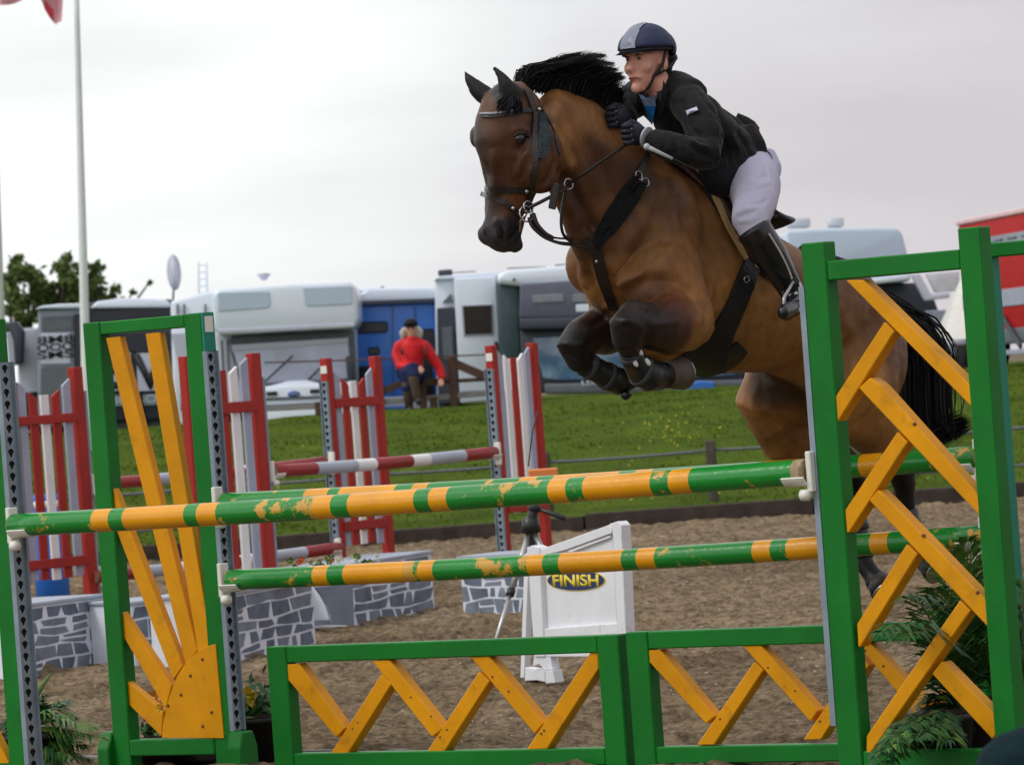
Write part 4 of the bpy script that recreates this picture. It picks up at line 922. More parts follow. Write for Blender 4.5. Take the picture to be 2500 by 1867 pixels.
# ================================================================== timber rail fence on top of the bank
RW_ = pbr('brown timber rail', (.10, .06, .045), .85, .2, .3, 5, .3, 30); RWG = pbr('grey timber rail', (.25, .24, .24), .85, .2, .2, 5, .3, 30)
DF = 73.2
T = thing('rail_fence', at((1100, 960), DF), 'timber rail fence on the crest of the bank that the person in red sits on', 'fence')
def seg(nm, p, q, r, m, D=DF): 
    mb = MB(); mb.bar(at(p, D), at(q, D), r*2, r*1.2, (0, 1, 0), m, .006); return mb.build(nm, T)
seg('top_wire', z('G', (250, 742))[0], z('G', (1080, 718))[0], .012, RW_); seg('top_wire', z('G', (1080, 718))[0], z('G', (1680, 690))[0], .012, RW_)
seg('seat_rail', z('G', (1000, 925))[0], z('G', (1120, 872))[0], .05, RW_); seg('seat_rail', z('G', (1120, 872))[0], z('G', (1400, 862))[0], .05, RW_); seg('seat_rail', z('G', (1400, 862))[0], z('G', (1690, 845))[0], .03, RW_)
seg('brace', z('G', (1430, 735))[0], z('G', (1700, 850))[0], .065, RW_)
seg('bottom_rail', z('G', (240, 1038))[0], z('G', (640, 1020))[0], .035, RWG); seg('bottom_rail', z('G', (640, 1020))[0], z('G', (1700, 935))[0], .04, RWG)
for x_, y0_, y1_ in ((975, 700, 1050), (590, 990, 1085), (1320, 960, 1020), (1440, 700, 1000), (1250, 860, 1020)):
    p0_, p1_ = at(z('G', (x_, y0_))[0], DF), at(z('G', (x_+8, y1_))[0], DF); p1_.z = PLAT-.1
    mb = MB(); mb.box((p0_+p1_)/2, (.055, 0, 0), (0, .055, 0), (0, 0, (p0_.z-p1_.z)/2), RW_, .015); mb.build('post', T)
seg('bottom_rail', (1340, 1015), (1800, 968), .035, RWG)

# ================================================================== flagpoles and flag
FPW = pbr('white flagpole', (.74, .78, .78), .3, .5, .04)
T = thing('flagpole', at((213, 1065), 68), 'tall white flagpole rising beside the sun ray wing', 'flagpole')
mb = MB(); pts = [at((185+ (y_+60)*.026+.0, y_), 68) for y_ in (-60, 60, 200, 340, 480, 600, 700, 800, 900, 1000)]; bs = at((216, 1080), 68); bs.z = ground_z(68)-.05
pts = pts+[bs]; mb.loft(pts, [.038, .041, .045, .049, .054, .058, .061, .064, .067, .070, .072], n=14, m=FPW); mb.build('pole', T)
mb = MB(); mb.ball(pts[0]+Vector((0, 0, .05)), .06, FPW); mb.build('finial', T)
T = thing('flagpole', at((5, 1060), 70), 'white flagpole at the left edge, under the red flag', 'flagpole')
mb = MB(); t0 = at((-30, -160), 70); b0w = at((9, 1060), 70); b0w.z = ground_z(70)-.05; mb.loft([t0, t0.lerp(b0w, .5), b0w], [.04, .055, .07], n=12, m=FPW); mb.build('pole', T)
FLG = pbr('red flag cloth', (.75, .10, .14), .7, .2, .1, 3); b_ = FLG.node_tree.nodes['Principled BSDF']; b_.inputs['Transmission Weight'].default_value = 0; b_.inputs['Emission Strength'].default_value = 0
FLP = pbr('pink flag cloth', (.80, .42, .50), .7, .2, .08, 3)
nx, nz_ = 44, 26; V = []; Fc = []; mi2 = []
top = [(-30, -150), (60, -140), (158, -130)]; 
for i in range(nz_+1):
    for k in range(nx+1):
        s, tt = k/nx, i/nz_
        x_ = -30+190*s; yb_ = 4+10*math.sin(s*2.6*math.pi)*(s < .72)+ (0 if s < .68 else 55*math.sin(min(1, (s-.68)/.27)*math.pi*.62)); y_ = -150+(yb_+150)*tt
        x_ += (-8*tt if s > .9 else 0)
        p_ = at((x_, y_), 70); p_.y += .12*math.sin(s*15+tt*2)+.05*math.sin(tt*6+s*9); V.append(p_[:])
for i in range(nz_):
    for k in range(nx):
        Fc.append([i*(nx+1)+k, i*(nx+1)+k+1, (i+1)*(nx+1)+k+1, (i+1)*(nx+1)+k]); s, tt = k/nx, i/nz_; mi2.append(1 if (abs(s-.78+(1-tt)*.06) > .06 or tt < .82) else 0)
tag(numpy_mesh('flag', np.array(V), Fc, None, smooth=True, mats=[FLG, FLP], midx=mi2, shift=at((-20, 0), 70)), 'red and pink flag flapping at the top left corner', 'flag')

# ================================================================== trees
LEAF = [pbr('tree leaf dark', (.075, .12, .035), .8, .1, .2), pbr('tree leaf mid', (.12, .18, .055), .8, .1, .2), pbr('tree leaf pale', (.17, .23, .08), .8, .1, .2)]
BARK = pbr('bark', (.05, .04, .03), .9, .1, .3, 4, .5, 20)
def tree(blobs, base_px, label, D=190, n_per=1300, leaf=.15):
    bz_ = at(base_px, D); bz_.z = PLAT; T = thing('tree', bz_, label, 'tree', 'trees behind the lorries')
    V = []; mi3 = []; cs = []
    for (x_, y_, r_, f_) in blobs:
        c = at((x_, y_), D+random.uniform(-1, 1)); R = r_*D/FPX; cs.append((c, R))
        n_ = int(n_per*f_*(R/1.2)**2)+30
        sub = [Vector((random.gauss(0, 1), random.gauss(0, 1), random.gauss(0, 1))).normalized()*R*random.uniform(.35, 1.0) for _ in range(max(5, int(R*9)))]
        for _ in range(n_):
            s = random.choice(sub); p = c+s+Vector((random.gauss(0, 1), random.gauss(0, 1), random.gauss(0, 1)))*R*.22
            a = Vector((random.gauss(0, 1), random.gauss(0, 1), random.gauss(0, 1))).normalized(); b2 = a.cross(Vector((random.gauss(0, 1), random.gauss(0, 1), random.gauss(0, 1)))).normalized()
            l_ = leaf*random.uniform(.6, 1.3); V += [(p+a*l_)[:], (p+b2*l_*.5)[:], (p-a*l_)[:], (p-b2*l_*.5)[:]]; mi3.append(random.choice([0, 0, 1, 1, 2]))
    numpy_mesh('crown', np.array(V), np.arange(len(V)).reshape(-1, 4), None, parent=T, mats=LEAF, midx=mi3)
    mb = MB(); top_ = bz_+Vector((0, 0, (max(c.z for c, r in cs)-PLAT)*.45)); mb.loft([bz_-Vector((0, 0, .1)), bz_.lerp(top_, .5), top_], [.32, .24, .17], n=10, m=BARK)
    for c, R in cs: mb.loft([top_, top_.lerp(c, .5)+Vector((random.uniform(-.2, .2), 0, -.1)), c+Vector((0, 0, R*.4))], [.12, .07, .03], n=6, m=BARK)
    mb.build('trunk', T)
tree([(60, 690, 44, 1.5), (100, 690, 26, 1), (20, 690, 26, 1), (40, 650, 22, 1), (80, 660, 20, 1), (90, 730, 38, 1.3), (40, 755, 30, .8), (75, 790, 36, 1), (30, 720, 22, 1), (15, 800, 25, .8), (120, 740, 22, .7)], (70, 1045), 'leftmost bushy tree with a dense round crown')
tree([(160, 690, 34, 1), (185, 720, 34, 1), (165, 628, 16, .9), (150, 660, 22, .7), (190, 660, 18, .6), (140, 650, 14, .5), (175, 700, 30, 1.0), (150, 735, 38, 1.2), (130, 700, 14, .5), (205, 725, 26, .9), (120, 770, 30, .8), (165, 780, 34, 1)], (165, 1045), 'open-crowned tree just left of the white flagpole')
tree([(232, 670, 20, .8), (235, 700, 24, .9), (225, 648, 14, .7), (245, 652, 10, .4), (240, 690, 14, .4), (215, 680, 12, .4), (230, 710, 22, .8), (250, 735, 22, .8), (282, 705, 13, .6), (270, 725, 14, .6), (325, 712, 7, .4), (300, 735, 9, .3), (365, 690, 4, .3)], (245, 1045), 'thin tree right of the white flagpole, its top breaking into small tufts')

# ================================================================== blue drum
_dc = at((118, 1290), 42.0)
T = thing('plastic_drum', Vector((_dc.x, _dc.y, 0)), 'blue plastic drum with a pale band behind the leftmost red wing', 'drum')
g0 = gnd((122, 1400)); Dd = 42.0; c = at((118, 1290), Dd); BLP = pbr('blue plastic', (.02, .16, .62), .35, .5, .08)
t_, bt = at((118, 1206), Dd).z, at((118, 1372), Dd).z; g0 = Vector((c.x, c.y, 0)); r_ = 42*Dd/FPX
mb = MB(); mb.loft([Vector((c.x, c.y, 0.0)), Vector((c.x, c.y, bt)), Vector((c.x, c.y, (t_+bt)/2-.03)), Vector((c.x, c.y, t_-.04)), Vector((c.x, c.y, t_))], [r_, r_, r_, r_, r_*.95], n=28, m=BLP, cap=.03); mb.build('barrel', T)
mb = MB(); zc_ = at((118, 1230), Dd).z; mb.loft([Vector((c.x, c.y, zc_-.03)), Vector((c.x, c.y, zc_+.03))], r_*1.02, n=28, m=PLAST, cap=.0); mb.build('band', T)
# ================================================================== the horse
psi, pit = math.radians(50), math.radians(31)
hfx = Vector((-math.sin(psi), -math.cos(psi), 0)); hl = Vector((math.cos(psi), -math.sin(psi), 0))
fwd = hfx*math.cos(pit)+Vector((0, 0, math.sin(pit))); hup = -hfx*math.sin(pit)+Vector((0, 0, math.cos(pit)))
WITH = u_(1480, 355, 19.3); HC = WITH-fwd*.45-hup*.40
def hf(x, y, zz): return HC+fwd*x+hl*y+hup*zz
HORSE = thing('horse', hf(0, 0, 0), 'bay horse with black legs and flying mane, leaping over the green and yellow fence', 'horse')
hb = MB()
def hl_(pts, ra, rb=None, A=hl, n=20, cap=.6): hb.loft(pts, ra, rb, A=A, n=n, cap=cap)
# trunk (x, z, half height, half width)
TR = [(-.84, .15, .14, .11), (-.74, .16, .22, .20), (-.60, .17, .27, .26), (-.45, .175, .275, .28), (-.25, .13, .25, .285), (-.05, .055, .295, .30), (.15, .012, .352, .30), (.32, .0, .385, .285), (.46, .01, .375, .255), (.60, -.02, .32, .21), (.71, -.04, .25, .165), (.78, -.06, .16, .11)]
hb.loft([hf(x, 0, zc) for x, zc, h, w in TR], [w for *_, w in TR], [h for _, _, h, _ in TR], A=hl, n=28, cap=.5)
for sy in (1, -1):
    hb.ball(hf(.50, sy*.17, -.02), 1, n=18, sc=(.15, .12, .30), rot=Matrix((fwd, hl, hup)).transposed() @ Matrix.Rotation(math.radians(28), 3, 'Y'))   # shoulder
    hb.ball(hf(.63, sy*.10, -.14), 1, n=14, sc=(.12, .09, .12), rot=Matrix((fwd, hl, hup)).transposed())
    hb.ball(hf(-.60, sy*.15, .08), 1, n=18, sc=(.23, .13, .26), rot=Matrix((fwd, hl, hup)).transposed())
# neck
NK = [((1168, 262), 18.70, .145, .075), ((1195, 288), 18.76, .185, .085), ((1235, 312), 18.83, .20, .095), ((1285, 370), 18.90, .235, .115), ((1328, 440), 18.97, .275, .145), ((1378, 500), 19.05, .315, .18), ((1430, 540), 19.15, .33, .20)]
hb.loft([u_(*p, D) for p, D, h, w in NK], [w for *_, w in NK], [h for _, _, h, _ in NK], A=hl, n=24, cap=.4)
# crest fills between neck and withers
hb.loft([u_(1330, 345, 18.92), u_(1400, 385, 19.05), u_(1470, 420, 19.22), u_(1560, 490, 19.4)], [.05, .07, .09, .12], [.10, .11, .11, .12], A=hl, n=16)
# head
hd_psi = math.radians(48); hhf = Vector((-math.sin(hd_psi), -math.cos(hd_psi), 0)); hhl = Vector((math.cos(hd_psi), -math.sin(hd_psi), 0))
HD = [((1122, 196), .085, .075), ((1112, 222), .125, .098), ((1106, 262), .155, .112), ((1106, 300), .172, .110), ((1116, 345), .160, .092), ((1113, 385), .125, .075), ((1102, 425), .098, .064), ((1090, 465), .086, .062), ((1083, 498), .088, .068), ((1080, 522), .074, .060), ((1078, 538), .045, .040)]
HDD = 18.58
def hp_(u, v): return u_(u, v, HDD)
hb.loft([hp_(*p) for p, h, w in HD], [w for *_, w in HD], [h for _, h, _ in HD], A=hhl, n=24, cap=.5)
hb.ball(hp_(1152, 345)+hhl*.035, 1, n=16, sc=(.075, .105, .135), rot=Matrix((hhl, hhf, Vector((0, 0, 1)))).transposed())      # cheek
hb.ball(hp_(1095, 292)+hhl*.075+hhf*.03, .048, n=14); hb.ball(hp_(1095, 292)-hhl*.075+hhf*.06, .048, n=14)            # brow
hb.ball(hp_(1074, 505)+hhf*.02+hhl*.03, .048, n=12); hb.ball(hp_(1074, 505)+hhf*.02-hhl*.03, .048, n=12); hb.ball(hp_(1088, 520), .052, n=12); hb.ball(hp_(1102, 528)-hhf*.02, .036, n=12)
hb.loft([hp_(1062, 330)+hhf*.02, hp_(1068, 400), hp_(1062, 470)], .035, n=10)
# ears
EA = Vector((.93, -.1, .35)).normalized()
hb.loft([u_(1066, 222, 18.62), u_(1048, 206, 18.62), u_(1029, 190, 18.62), u_(1013, 171, 18.62), u_(1001, 152, 18.62)], [.036, .036, .030, .020, .006], [.022, .024, .020, .014, .006], A=EA, n=14, cap=.3)
EA2 = Vector((.97, -.1, .2)).normalized()
hb.loft([u_(1106, 214, 18.50), u_(1100, 197, 18.49), u_(1092, 180, 18.48), u_(1082, 163, 18.48), u_(1067, 146, 18.48)], [.044, .042, .028, .016, .006], [.026, .024, .018, .012, .006], A=EA2, n=14, cap=.3)
# forelegs
def leg(pts, A=hl):
    hb.loft([u_(u, v, D) for u, v, D, *_ in pts], [p[3] for p in pts], [(p[4] if len(p) > 4 else p[3]) for p in pts], A=A, n=16, cap=.5)
NEARF = [(1395, 560, 18.88, .11, .17), (1450, 640, 18.92, .125, .17), (1478, 690, 18.9, .115, .135), (1440, 705, 18.72, .098, .115), (1395, 702, 18.6, .075, .085), (1366, 690, 18.54, .074, .080), (1354, 704, 18.5, .070, .074), (1354, 732, 18.52, .056, .062), (1364, 762, 18.58, .038, .044), (1377, 792, 18.64, .036, .045), (1398, 812, 18.68, .045, .048), (1422, 815, 18.74, .040, .044), (1438, 811, 18.78, .052, .057)]
leg(NEARF)
FARF = [(1318, 590, 19.2, .10, .125), (1338, 642, 19.32, .10, .135), (1345, 690, 19.3, .095, .12), (1310, 712, 19.15, .085, .10), (1274, 722, 19.02, .074, .085), (1250, 733, 18.94, .068, .076), (1236, 750, 18.9, .066, .070), (1248, 774, 18.92, .050, .056), (1283, 797, 18.98, .036, .042), (1316, 815, 19.03, .038, .042), (1345, 826, 19.07, .042, .046), (1368, 812, 19.12, .036, .04), (1390, 805, 19.15, .046, .05)]
leg(FARF)
# hindlegs
FARH = [(1760, 700, 20.0, .15, .24), (1725, 790, 19.95, .145, .23), (1664, 885, 19.9, .13, .165), (1692, 926, 19.98, .105, .14), (1755, 963, 20.1, .08, .105), (1815, 995, 20.2, .06, .078), (1842, 1015, 20.25, .05, .062), (1850, 1050, 20.27, .036, .044), (1853, 1120, 20.3, .030, .034), (1856, 1180, 20.3, .034, .038), (1862, 1212, 20.28, .042, .046), (1882, 1240, 20.25, .036, .040), (1896, 1258, 20.23, .048, .052)]
leg(FARH)
NEARH = [(1835, 660, 19.75, .16, .22), (1845, 760, 19.65, .165, .21), (1852, 840, 19.6, .15, .185), (1868, 895, 19.65, .12, .145), (1900, 945, 19.75, .088, .105), (1932, 985, 19.85, .064, .078), (1948, 1015, 19.9, .052, .064), (1955, 1055, 19.93, .038, .044), (1962, 1120, 19.96, .031, .034), (1970, 1165, 19.96, .036, .040), (1980, 1190, 19.95, .044, .046), (1996, 1208, 19.93, .038, .040), (2006, 1218, 19.92, .048, .05)]
leg(NEARH)
# coat
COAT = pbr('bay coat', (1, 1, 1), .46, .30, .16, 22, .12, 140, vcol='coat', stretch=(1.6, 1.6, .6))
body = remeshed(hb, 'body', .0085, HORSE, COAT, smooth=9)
me = body.data
_n = len(me.vertices); _c = np.zeros(_n*3, dtype=np.float32); me.vertices.foreach_get('co', _c); _c = _c.reshape(-1, 3); _m = np.zeros(_n*3, dtype=np.float32); me.vertices.foreach_get('normal', _m)
_d = .016*fbm(_c[:, 0]*1.2+_c[:, 1]*.8, _c[:, 2]*.8+_c[:, 1]*.6, 4.5, 2, 41)+.006*fbm(_c[:, 0]+_c[:, 1]*.5, _c[:, 2]*1.4-_c[:, 1]*.5, 15, 2, 43)
_c += _m.reshape(-1, 3)*_d[:, None]; me.vertices.foreach_set('co', _c.ravel()); me.update()
def sculpt(o, lines):
    """raise or sink the surface along lines laid on it"""
    m_ = o.data; n_ = len(m_.vertices); c = np.zeros(n_*3, dtype=np.float32); m_.vertices.foreach_get('co', c); c = c.reshape(-1, 3)
    nn = np.zeros(n_*3, dtype=np.float32); m_.vertices.foreach_get('normal', nn); nn = nn.reshape(-1, 3)
    off = Vector((0, 0, 0)); p = o
    while p is not None: off += Vector(p.location); p = p.parent
    bv = BVHTree.FromPolygons([v.co+off for v in m_.vertices], [list(f.vertices) for f in m_.polygons]); W_ = c+np.array(off); D_ = np.zeros(n_)
    for px, h, w in lines:
        pts = []
        for i in range(len(px)-1):
            for k in range(6):
                s = k/6; q = ((px[i][0]+(px[i+1][0]-px[i][0])*s)*1.1302, (px[i][1]+(px[i+1][1]-px[i][1])*s)*1.1302)
                r = bv.ray_cast(EYE, ray(q).normalized())
                if r[0] is not None: pts.append((np.array(r[0]), (len(pts))))
        if len(pts) < 2: continue
        P_ = np.array([p_[0] for p_ in pts]); lo, hi = P_.min(0)-3*w, P_.max(0)+3*w; idx = np.where(np.all((W_ > lo) & (W_ < hi), axis=1))[0]
        if not len(idx): continue
        best = np.full(len(idx), 9.0); tt = np.zeros(len(idx))
        for k in range(len(P_)-1):
            a, b = P_[k], P_[k+1]; ab = b-a
            if np.linalg.norm(ab) > .12: continue
            t_ = np.clip(((W_[idx]-a)@ab)/max(1e-9, ab@ab), 0, 1); d = np.linalg.norm(W_[idx]-(a+t_[:, None]*ab), axis=1); u = d < best; best[u] = d[u]; tt[u] = (k+t_[u])/(len(P_)-1)
        D_[idx] += h*np.exp(-(best/w)**2)*np.clip(np.minimum(tt, 1-tt)*5, 0, 1)**.7
    c += nn*D_[:, None]; m_.vertices.foreach_set('co', c.ravel().astype(np.float32)); m_.update()
RG = [([(1340, 640), (1400, 606), (1470, 612), (1525, 668), (1530, 720)], -.020, .030), ([(1455, 420), (1500, 500), (1545, 590), (1560, 680)], -.022, .045), ([(1200, 350), (1240, 420), (1275, 480), (1300, 530)], -.026, .028),
      ([(1210, 240), (1270, 320), (1330, 400), (1400, 470)], -.010, .030), ([(1230, 270), (1262, 350), (1300, 430)], .010, .022), ([(1258, 555), (1280, 620), (1318, 672)], -.022, .026), ([(1415, 400), (1385, 480), (1340, 560), (1320, 600)], .014, .035),
      ([(1440, 450), (1430, 540), (1390, 600)], -.010, .030), ([(1142, 318), (1122, 355), (1104, 395)], .011, .015), ([(1104, 284), (1122, 276), (1142, 284), (1150, 300)], .010, .012), ([(1106, 318), (1122, 324), (1140, 318)], -.008, .012),
      ([(1174, 246), (1196, 300), (1202, 345), (1186, 388), (1160, 410)], -.014, .016), ([(1064, 320), (1070, 380), (1066, 440)], .008, .015), ([(1080, 340), (1088, 400), (1082, 450)], -.007, .016),
      ([(1066, 490), (1072, 476), (1086, 474), (1096, 488), (1096, 508)], .010, .010), ([(1128, 488), (1112, 508), (1096, 524)], -.010, .009), ([(1060, 520), (1080, 532), (1100, 530)], .006, .010),
      ([(1128, 340), (1120, 380), (1112, 420), (1106, 445)], .0045, .007), ([(1150, 360), (1140, 385), (1120, 398)], .004, .006), ([(1160, 300), (1170, 350), (1160, 390)], .006, .02),
      ([(1445, 640), (1420, 668), (1385, 680)], -.012, .016), ([(1470, 690), (1430, 700), (1395, 704)], .008, .014), ([(1500, 640), (1520, 680), (1500, 710)], .008, .02), ([(1400, 640), (1440, 625), (1490, 640)], .010, .02),
      ([(1430, 660), (1470, 650), (1500, 665)], .0045, .007), ([(1340, 700), (1352, 690), (1368, 694)], .006, .010), ([(1320, 670), (1300, 690), (1270, 706)], -.010, .014), ([(1215, 760), (1232, 770), (1250, 772)], -.006, .010),
      ([(1600, 600), (1612, 680), (1600, 760)], -.004, .018), ([(1640, 600), (1655, 690), (1645, 770)], -.004, .018), ([(1685, 640), (1698, 710), (1690, 770)], -.004, .018), ([(1570, 800), (1640, 790), (1720, 780)], .005, .010),
      ([(1880, 640), (1900, 740), (1888, 840)], -.016, .030), ([(1830, 680), (1850, 780), (1840, 860)], .010, .03), ([(1630, 850), (1660, 900), (1700, 930)], -.010, .022), ([(1670, 890), (1700, 940), (1740, 965)], .008, .015),
      ([(1262, 570), (1255, 600), (1268, 630)], .010, .022), ([(1300, 560), (1340, 590), (1360, 620)], .010, .026), ([(1500, 540), (1530, 600), (1540, 660)], .010, .03)]
sculpt(body, RG)
me.vertices.foreach_get('co', _c.ravel())
nV = len(me.vertices); co = np.zeros(nV*3, dtype=np.float32); me.vertices.foreach_get('co', co); co = co.reshape(-1, 3)+np.array(HORSE.location)
def segd(P, a, b):
    a, b = np.array(a), np.array(b); ab = b-a; t_ = np.clip(((P-a)@ab)/(ab@ab), 0, 1); return np.linalg.norm(P-(a+t_[:, None]*ab), axis=1)
def sm(x, lo, hi): t_ = np.clip((x-lo)/(hi-lo), 0, 1); return t_*t_*(3-2*t_)
base = np.array([.138, .057, .019]); warm = np.array([.34, .155, .045]); dark = np.array([.036, .015, .010]); black = np.array([.0085, .0075, .0085]); greyf = np.array([.030, .021, .022])
onto_px0, onto_px1 = u_(1192, 262, 18.62), u_(1236, 350, 18.72)
nA = fbm(co[:, 0]*1.0+co[:, 1]*.7, co[:, 2]*1.1+co[:, 1]*.5, 3.0, 3, 31)+.5; nB = fbm(co[:, 0]+co[:, 1]*.6, co[:, 2]-co[:, 1]*.4, 9.0, 3, 57)+.5
C = base[None]*(.75+.5*nB[:, None]); 
def blend(C, col_, w): return C*(1-w[:, None])+col_[None]*w[:, None]
HCn = np.array(HC); rel = co-HCn; xf = rel@np.array(fwd); yl = rel@np.array(hl); zu = rel@np.array(hup)
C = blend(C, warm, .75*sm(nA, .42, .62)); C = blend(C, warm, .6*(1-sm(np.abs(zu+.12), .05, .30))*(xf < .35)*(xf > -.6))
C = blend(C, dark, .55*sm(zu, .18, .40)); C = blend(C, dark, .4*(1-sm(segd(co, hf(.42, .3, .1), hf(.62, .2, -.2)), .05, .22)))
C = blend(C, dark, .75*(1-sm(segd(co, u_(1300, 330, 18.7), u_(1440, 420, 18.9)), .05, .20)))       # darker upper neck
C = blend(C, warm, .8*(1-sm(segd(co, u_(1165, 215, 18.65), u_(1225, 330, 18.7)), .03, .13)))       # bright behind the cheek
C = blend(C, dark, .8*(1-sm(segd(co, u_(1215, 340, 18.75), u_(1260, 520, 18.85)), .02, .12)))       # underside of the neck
headw = (1-sm(segd(co, hp_(1106, 215), hp_(1085, 520)), .16, .24))
C = blend(C, np.array([.075, .028, .015]), headw*.8)
C = blend(C, greyf, .75*(1-sm(segd(co, hp_(1050, 300)+hhf*.10, hp_(1062, 430)+hhf*.05), .05, .14)))
C = blend(C, np.array([.17, .062, .018]), .6*(1-sm(segd(co, hp_(1090, 440)+hhl*.05, hp_(1090, 460)+hhl*.05), .02, .08)))
C = blend(C, np.array([.030, .028, .032]), 1-sm(segd(co, hp_(1078, 505), hp_(1085, 545)), .07, .125))
for (q, i0) in ((NEARF, 5), (FARF, 5), (FARH, 6), (NEARH, 6)):
    w = np.zeros(nV)
    for i in range(i0-1, len(q)-1):
        a_, b_ = u_(*q[i][:3]), u_(*q[i+1][:3]); r_ = q[i][3]; w = np.maximum(w, (1-sm(segd(co, a_, b_), r_*1.25, r_*1.9+.03))*(1 if i >= i0 else .7))
    C = blend(C, black, w)
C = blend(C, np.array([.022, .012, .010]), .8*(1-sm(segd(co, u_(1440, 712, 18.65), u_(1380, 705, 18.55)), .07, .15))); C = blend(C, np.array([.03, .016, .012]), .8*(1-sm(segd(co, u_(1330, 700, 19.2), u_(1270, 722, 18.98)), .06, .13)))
C = blend(C, np.array([.016, .010, .008]), .88*(1-sm(segd(co, u_(1672, 822, 19.75), u_(1790, 815, 19.8)), .07, .17))); C = blend(C, np.array([.30, .135, .04]), .6*(1-sm(segd(co, u_(1520, 560, 18.9), u_(1505, 640, 18.8)), .03, .16))); C = blend(C, np.array([.10, .024, .012]), .55*(1-sm(segd(co, u_(1400, 620, 18.7), u_(1470, 660, 18.7)), .03, .15)))  # near-black patch between belly and far thigh: dark coat plus painted shadow
C = blend(C, np.array([.010, .008, .009]), .85*(1-sm(segd(co, hp_(1080, 490)+hhl*.06, hp_(1088, 512)+hhl*.06), .012, .05))); C = blend(C, np.array([.025, .017, .016]), .8*(1-sm(segd(co, hp_(1118, 292)+hhl*.09, hp_(1128, 306)+hhl*.09), .02, .07)))
C = blend(C, np.array([.33, .17, .06]), .75*(1-sm(segd(co, onto_px0, onto_px1), .008, .03)))
C = blend(C, np.array([.016, .014, .016]), 1-sm(segd(co, u_(1001, 152, 18.62), u_(1030, 190, 18.62)), .045, .10)); C = blend(C, np.array([.016, .014, .016]), 1-sm(segd(co, u_(1067, 146, 18.48), u_(1096, 188, 18.48)), .05, .09))
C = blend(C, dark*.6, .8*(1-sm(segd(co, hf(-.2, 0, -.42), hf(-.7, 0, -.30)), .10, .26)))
C = C*(.85+.3*(fbm(co[:, 0]+co[:, 1], co[:, 2], 26.0, 2, 91)+.5))[:, None]
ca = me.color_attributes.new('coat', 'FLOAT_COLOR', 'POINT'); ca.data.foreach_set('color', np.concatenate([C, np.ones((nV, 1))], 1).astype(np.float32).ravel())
# ray casting onto the body for tack
dgp = bpy.context.evaluated_depsgraph_get()
def bvh_of(o):
    m_ = o.data; off = Vector((0, 0, 0)); p = o
    while p is not None: off += Vector(p.location); p = p.parent
    return BVHTree.FromPolygons([v.co+off for v in m_.vertices], [list(f.vertices) for f in m_.polygons])
HB = bvh_of(body)
def onto(u, v, off=.006, bv=None, guess=18.9):
    p = (u*1.1302, v*1.1302); d = ray(p).normalized(); h = (bv or HB).ray_cast(EYE, d)
    if h[0] is None: 
        q = u_(u, v, guess); n_ = (bv or HB).find_nearest(q); return q, -d
    n_ = h[1]
    if n_.dot(d) > 0: n_ = -n_
    return h[0]+n_*off, n_
def strap(name, px, width, m, parent, off=.008, th=.005, free=None, sub=6, bv=None, guess=18.9):
    """flat strap laid along the horse's surface through the given points"""
    pts, ns = [], []; seq = []
    for i in range(len(px)-1):
        for k in range(sub): s = k/sub; seq.append((px[i][0]+(px[i+1][0]-px[i][0])*s, px[i][1]+(px[i+1][1]-px[i][1])*s))
    seq.append(px[-1])
    for q in seq:
        P, n_ = onto(*q, off, bv, guess); pts.append(P); ns.append(n_)
    for _ in range(2):
        pts = [pts[0]]+[(pts[i-1]+pts[i]*2+pts[i+1])/4 for i in range(1, len(pts)-1)]+[pts[-1]]
        ns = [ns[0]]+[(ns[i-1]+ns[i]+ns[i+1]).normalized() for i in range(1, len(ns)-1)]+[ns[-1]]
    W = width if isinstance(width, (list, tuple)) else [width]*2
    mb = MB(); vs = []; n_ = len(pts)
    for i in range(n_):
        T = (pts[min(i+1, n_-1)]-pts[max(i-1, 0)]).normalized(); c = T.cross(ns[i]).normalized(); s = i/(n_-1)*(len(W)-1); k = min(int(s), len(W)-2); w = W[k]+(W[k+1]-W[k])*(s-k)
        for a_, b_ in ((-1, -1), (1, -1), (1, 1), (-1, 1)): vs.append(pts[i]+c*w/2*a_+ns[i]*th*b_*.5)
    fs = [[4*i+k, 4*i+(k+1) % 4, 4*i+4+(k+1) % 4, 4*i+4+k] for i in range(n_-1) for k in range(4)]+[[0, 1, 2, 3], [4*n_-4, 4*n_-3, 4*n_-2, 4*n_-1]]
    t = MB(); t.faces(vs, fs, m); bmesh.ops.recalc_face_normals(t.bm, faces=t.bm.faces)
    return t.build(name, parent)
# eyes, nostrils
EYEM = pbr('dark eye', (.006, .004, .004), .08, .9, .0)
P, n_ = onto(1124, 300, -.012); mb = MB(); mb.ball(P, .027, EYEM, n=14); mb.build('eye', HORSE)
P2, n_2 = onto(1124, 289, .0); mb = MB(); mb.loft([onto(1108, 296, .0)[0], onto(1118, 287, .004)[0], onto(1132, 288, .004)[0], onto(1142, 298, .0)[0]], [.003, .008, .008, .003], n=8, m=COAT)
LID = pbr('dark eyelid', (.022, .014, .012), .6, .3, .1); mb.mats = [LID]; mb.build('eyelid', HORSE)
NOS = pbr('nostril dark', (.006, .005, .005), .7, .2, .0); mb = MB()
P, n_ = onto(1080, 498, -.004); mb.ball(P, 1, NOS, n=12, sc=(.008, .016, .030), rot=n_.to_track_quat('X', 'Z').to_matrix()); mb.build('nostril', HORSE)
P, n_ = onto(1047, 503, -.004); mb = MB(); mb.ball(P, 1, NOS, n=12, sc=(.006, .009, .020), rot=n_.to_track_quat('X', 'Z').to_matrix()); mb.build('nostril', HORSE)
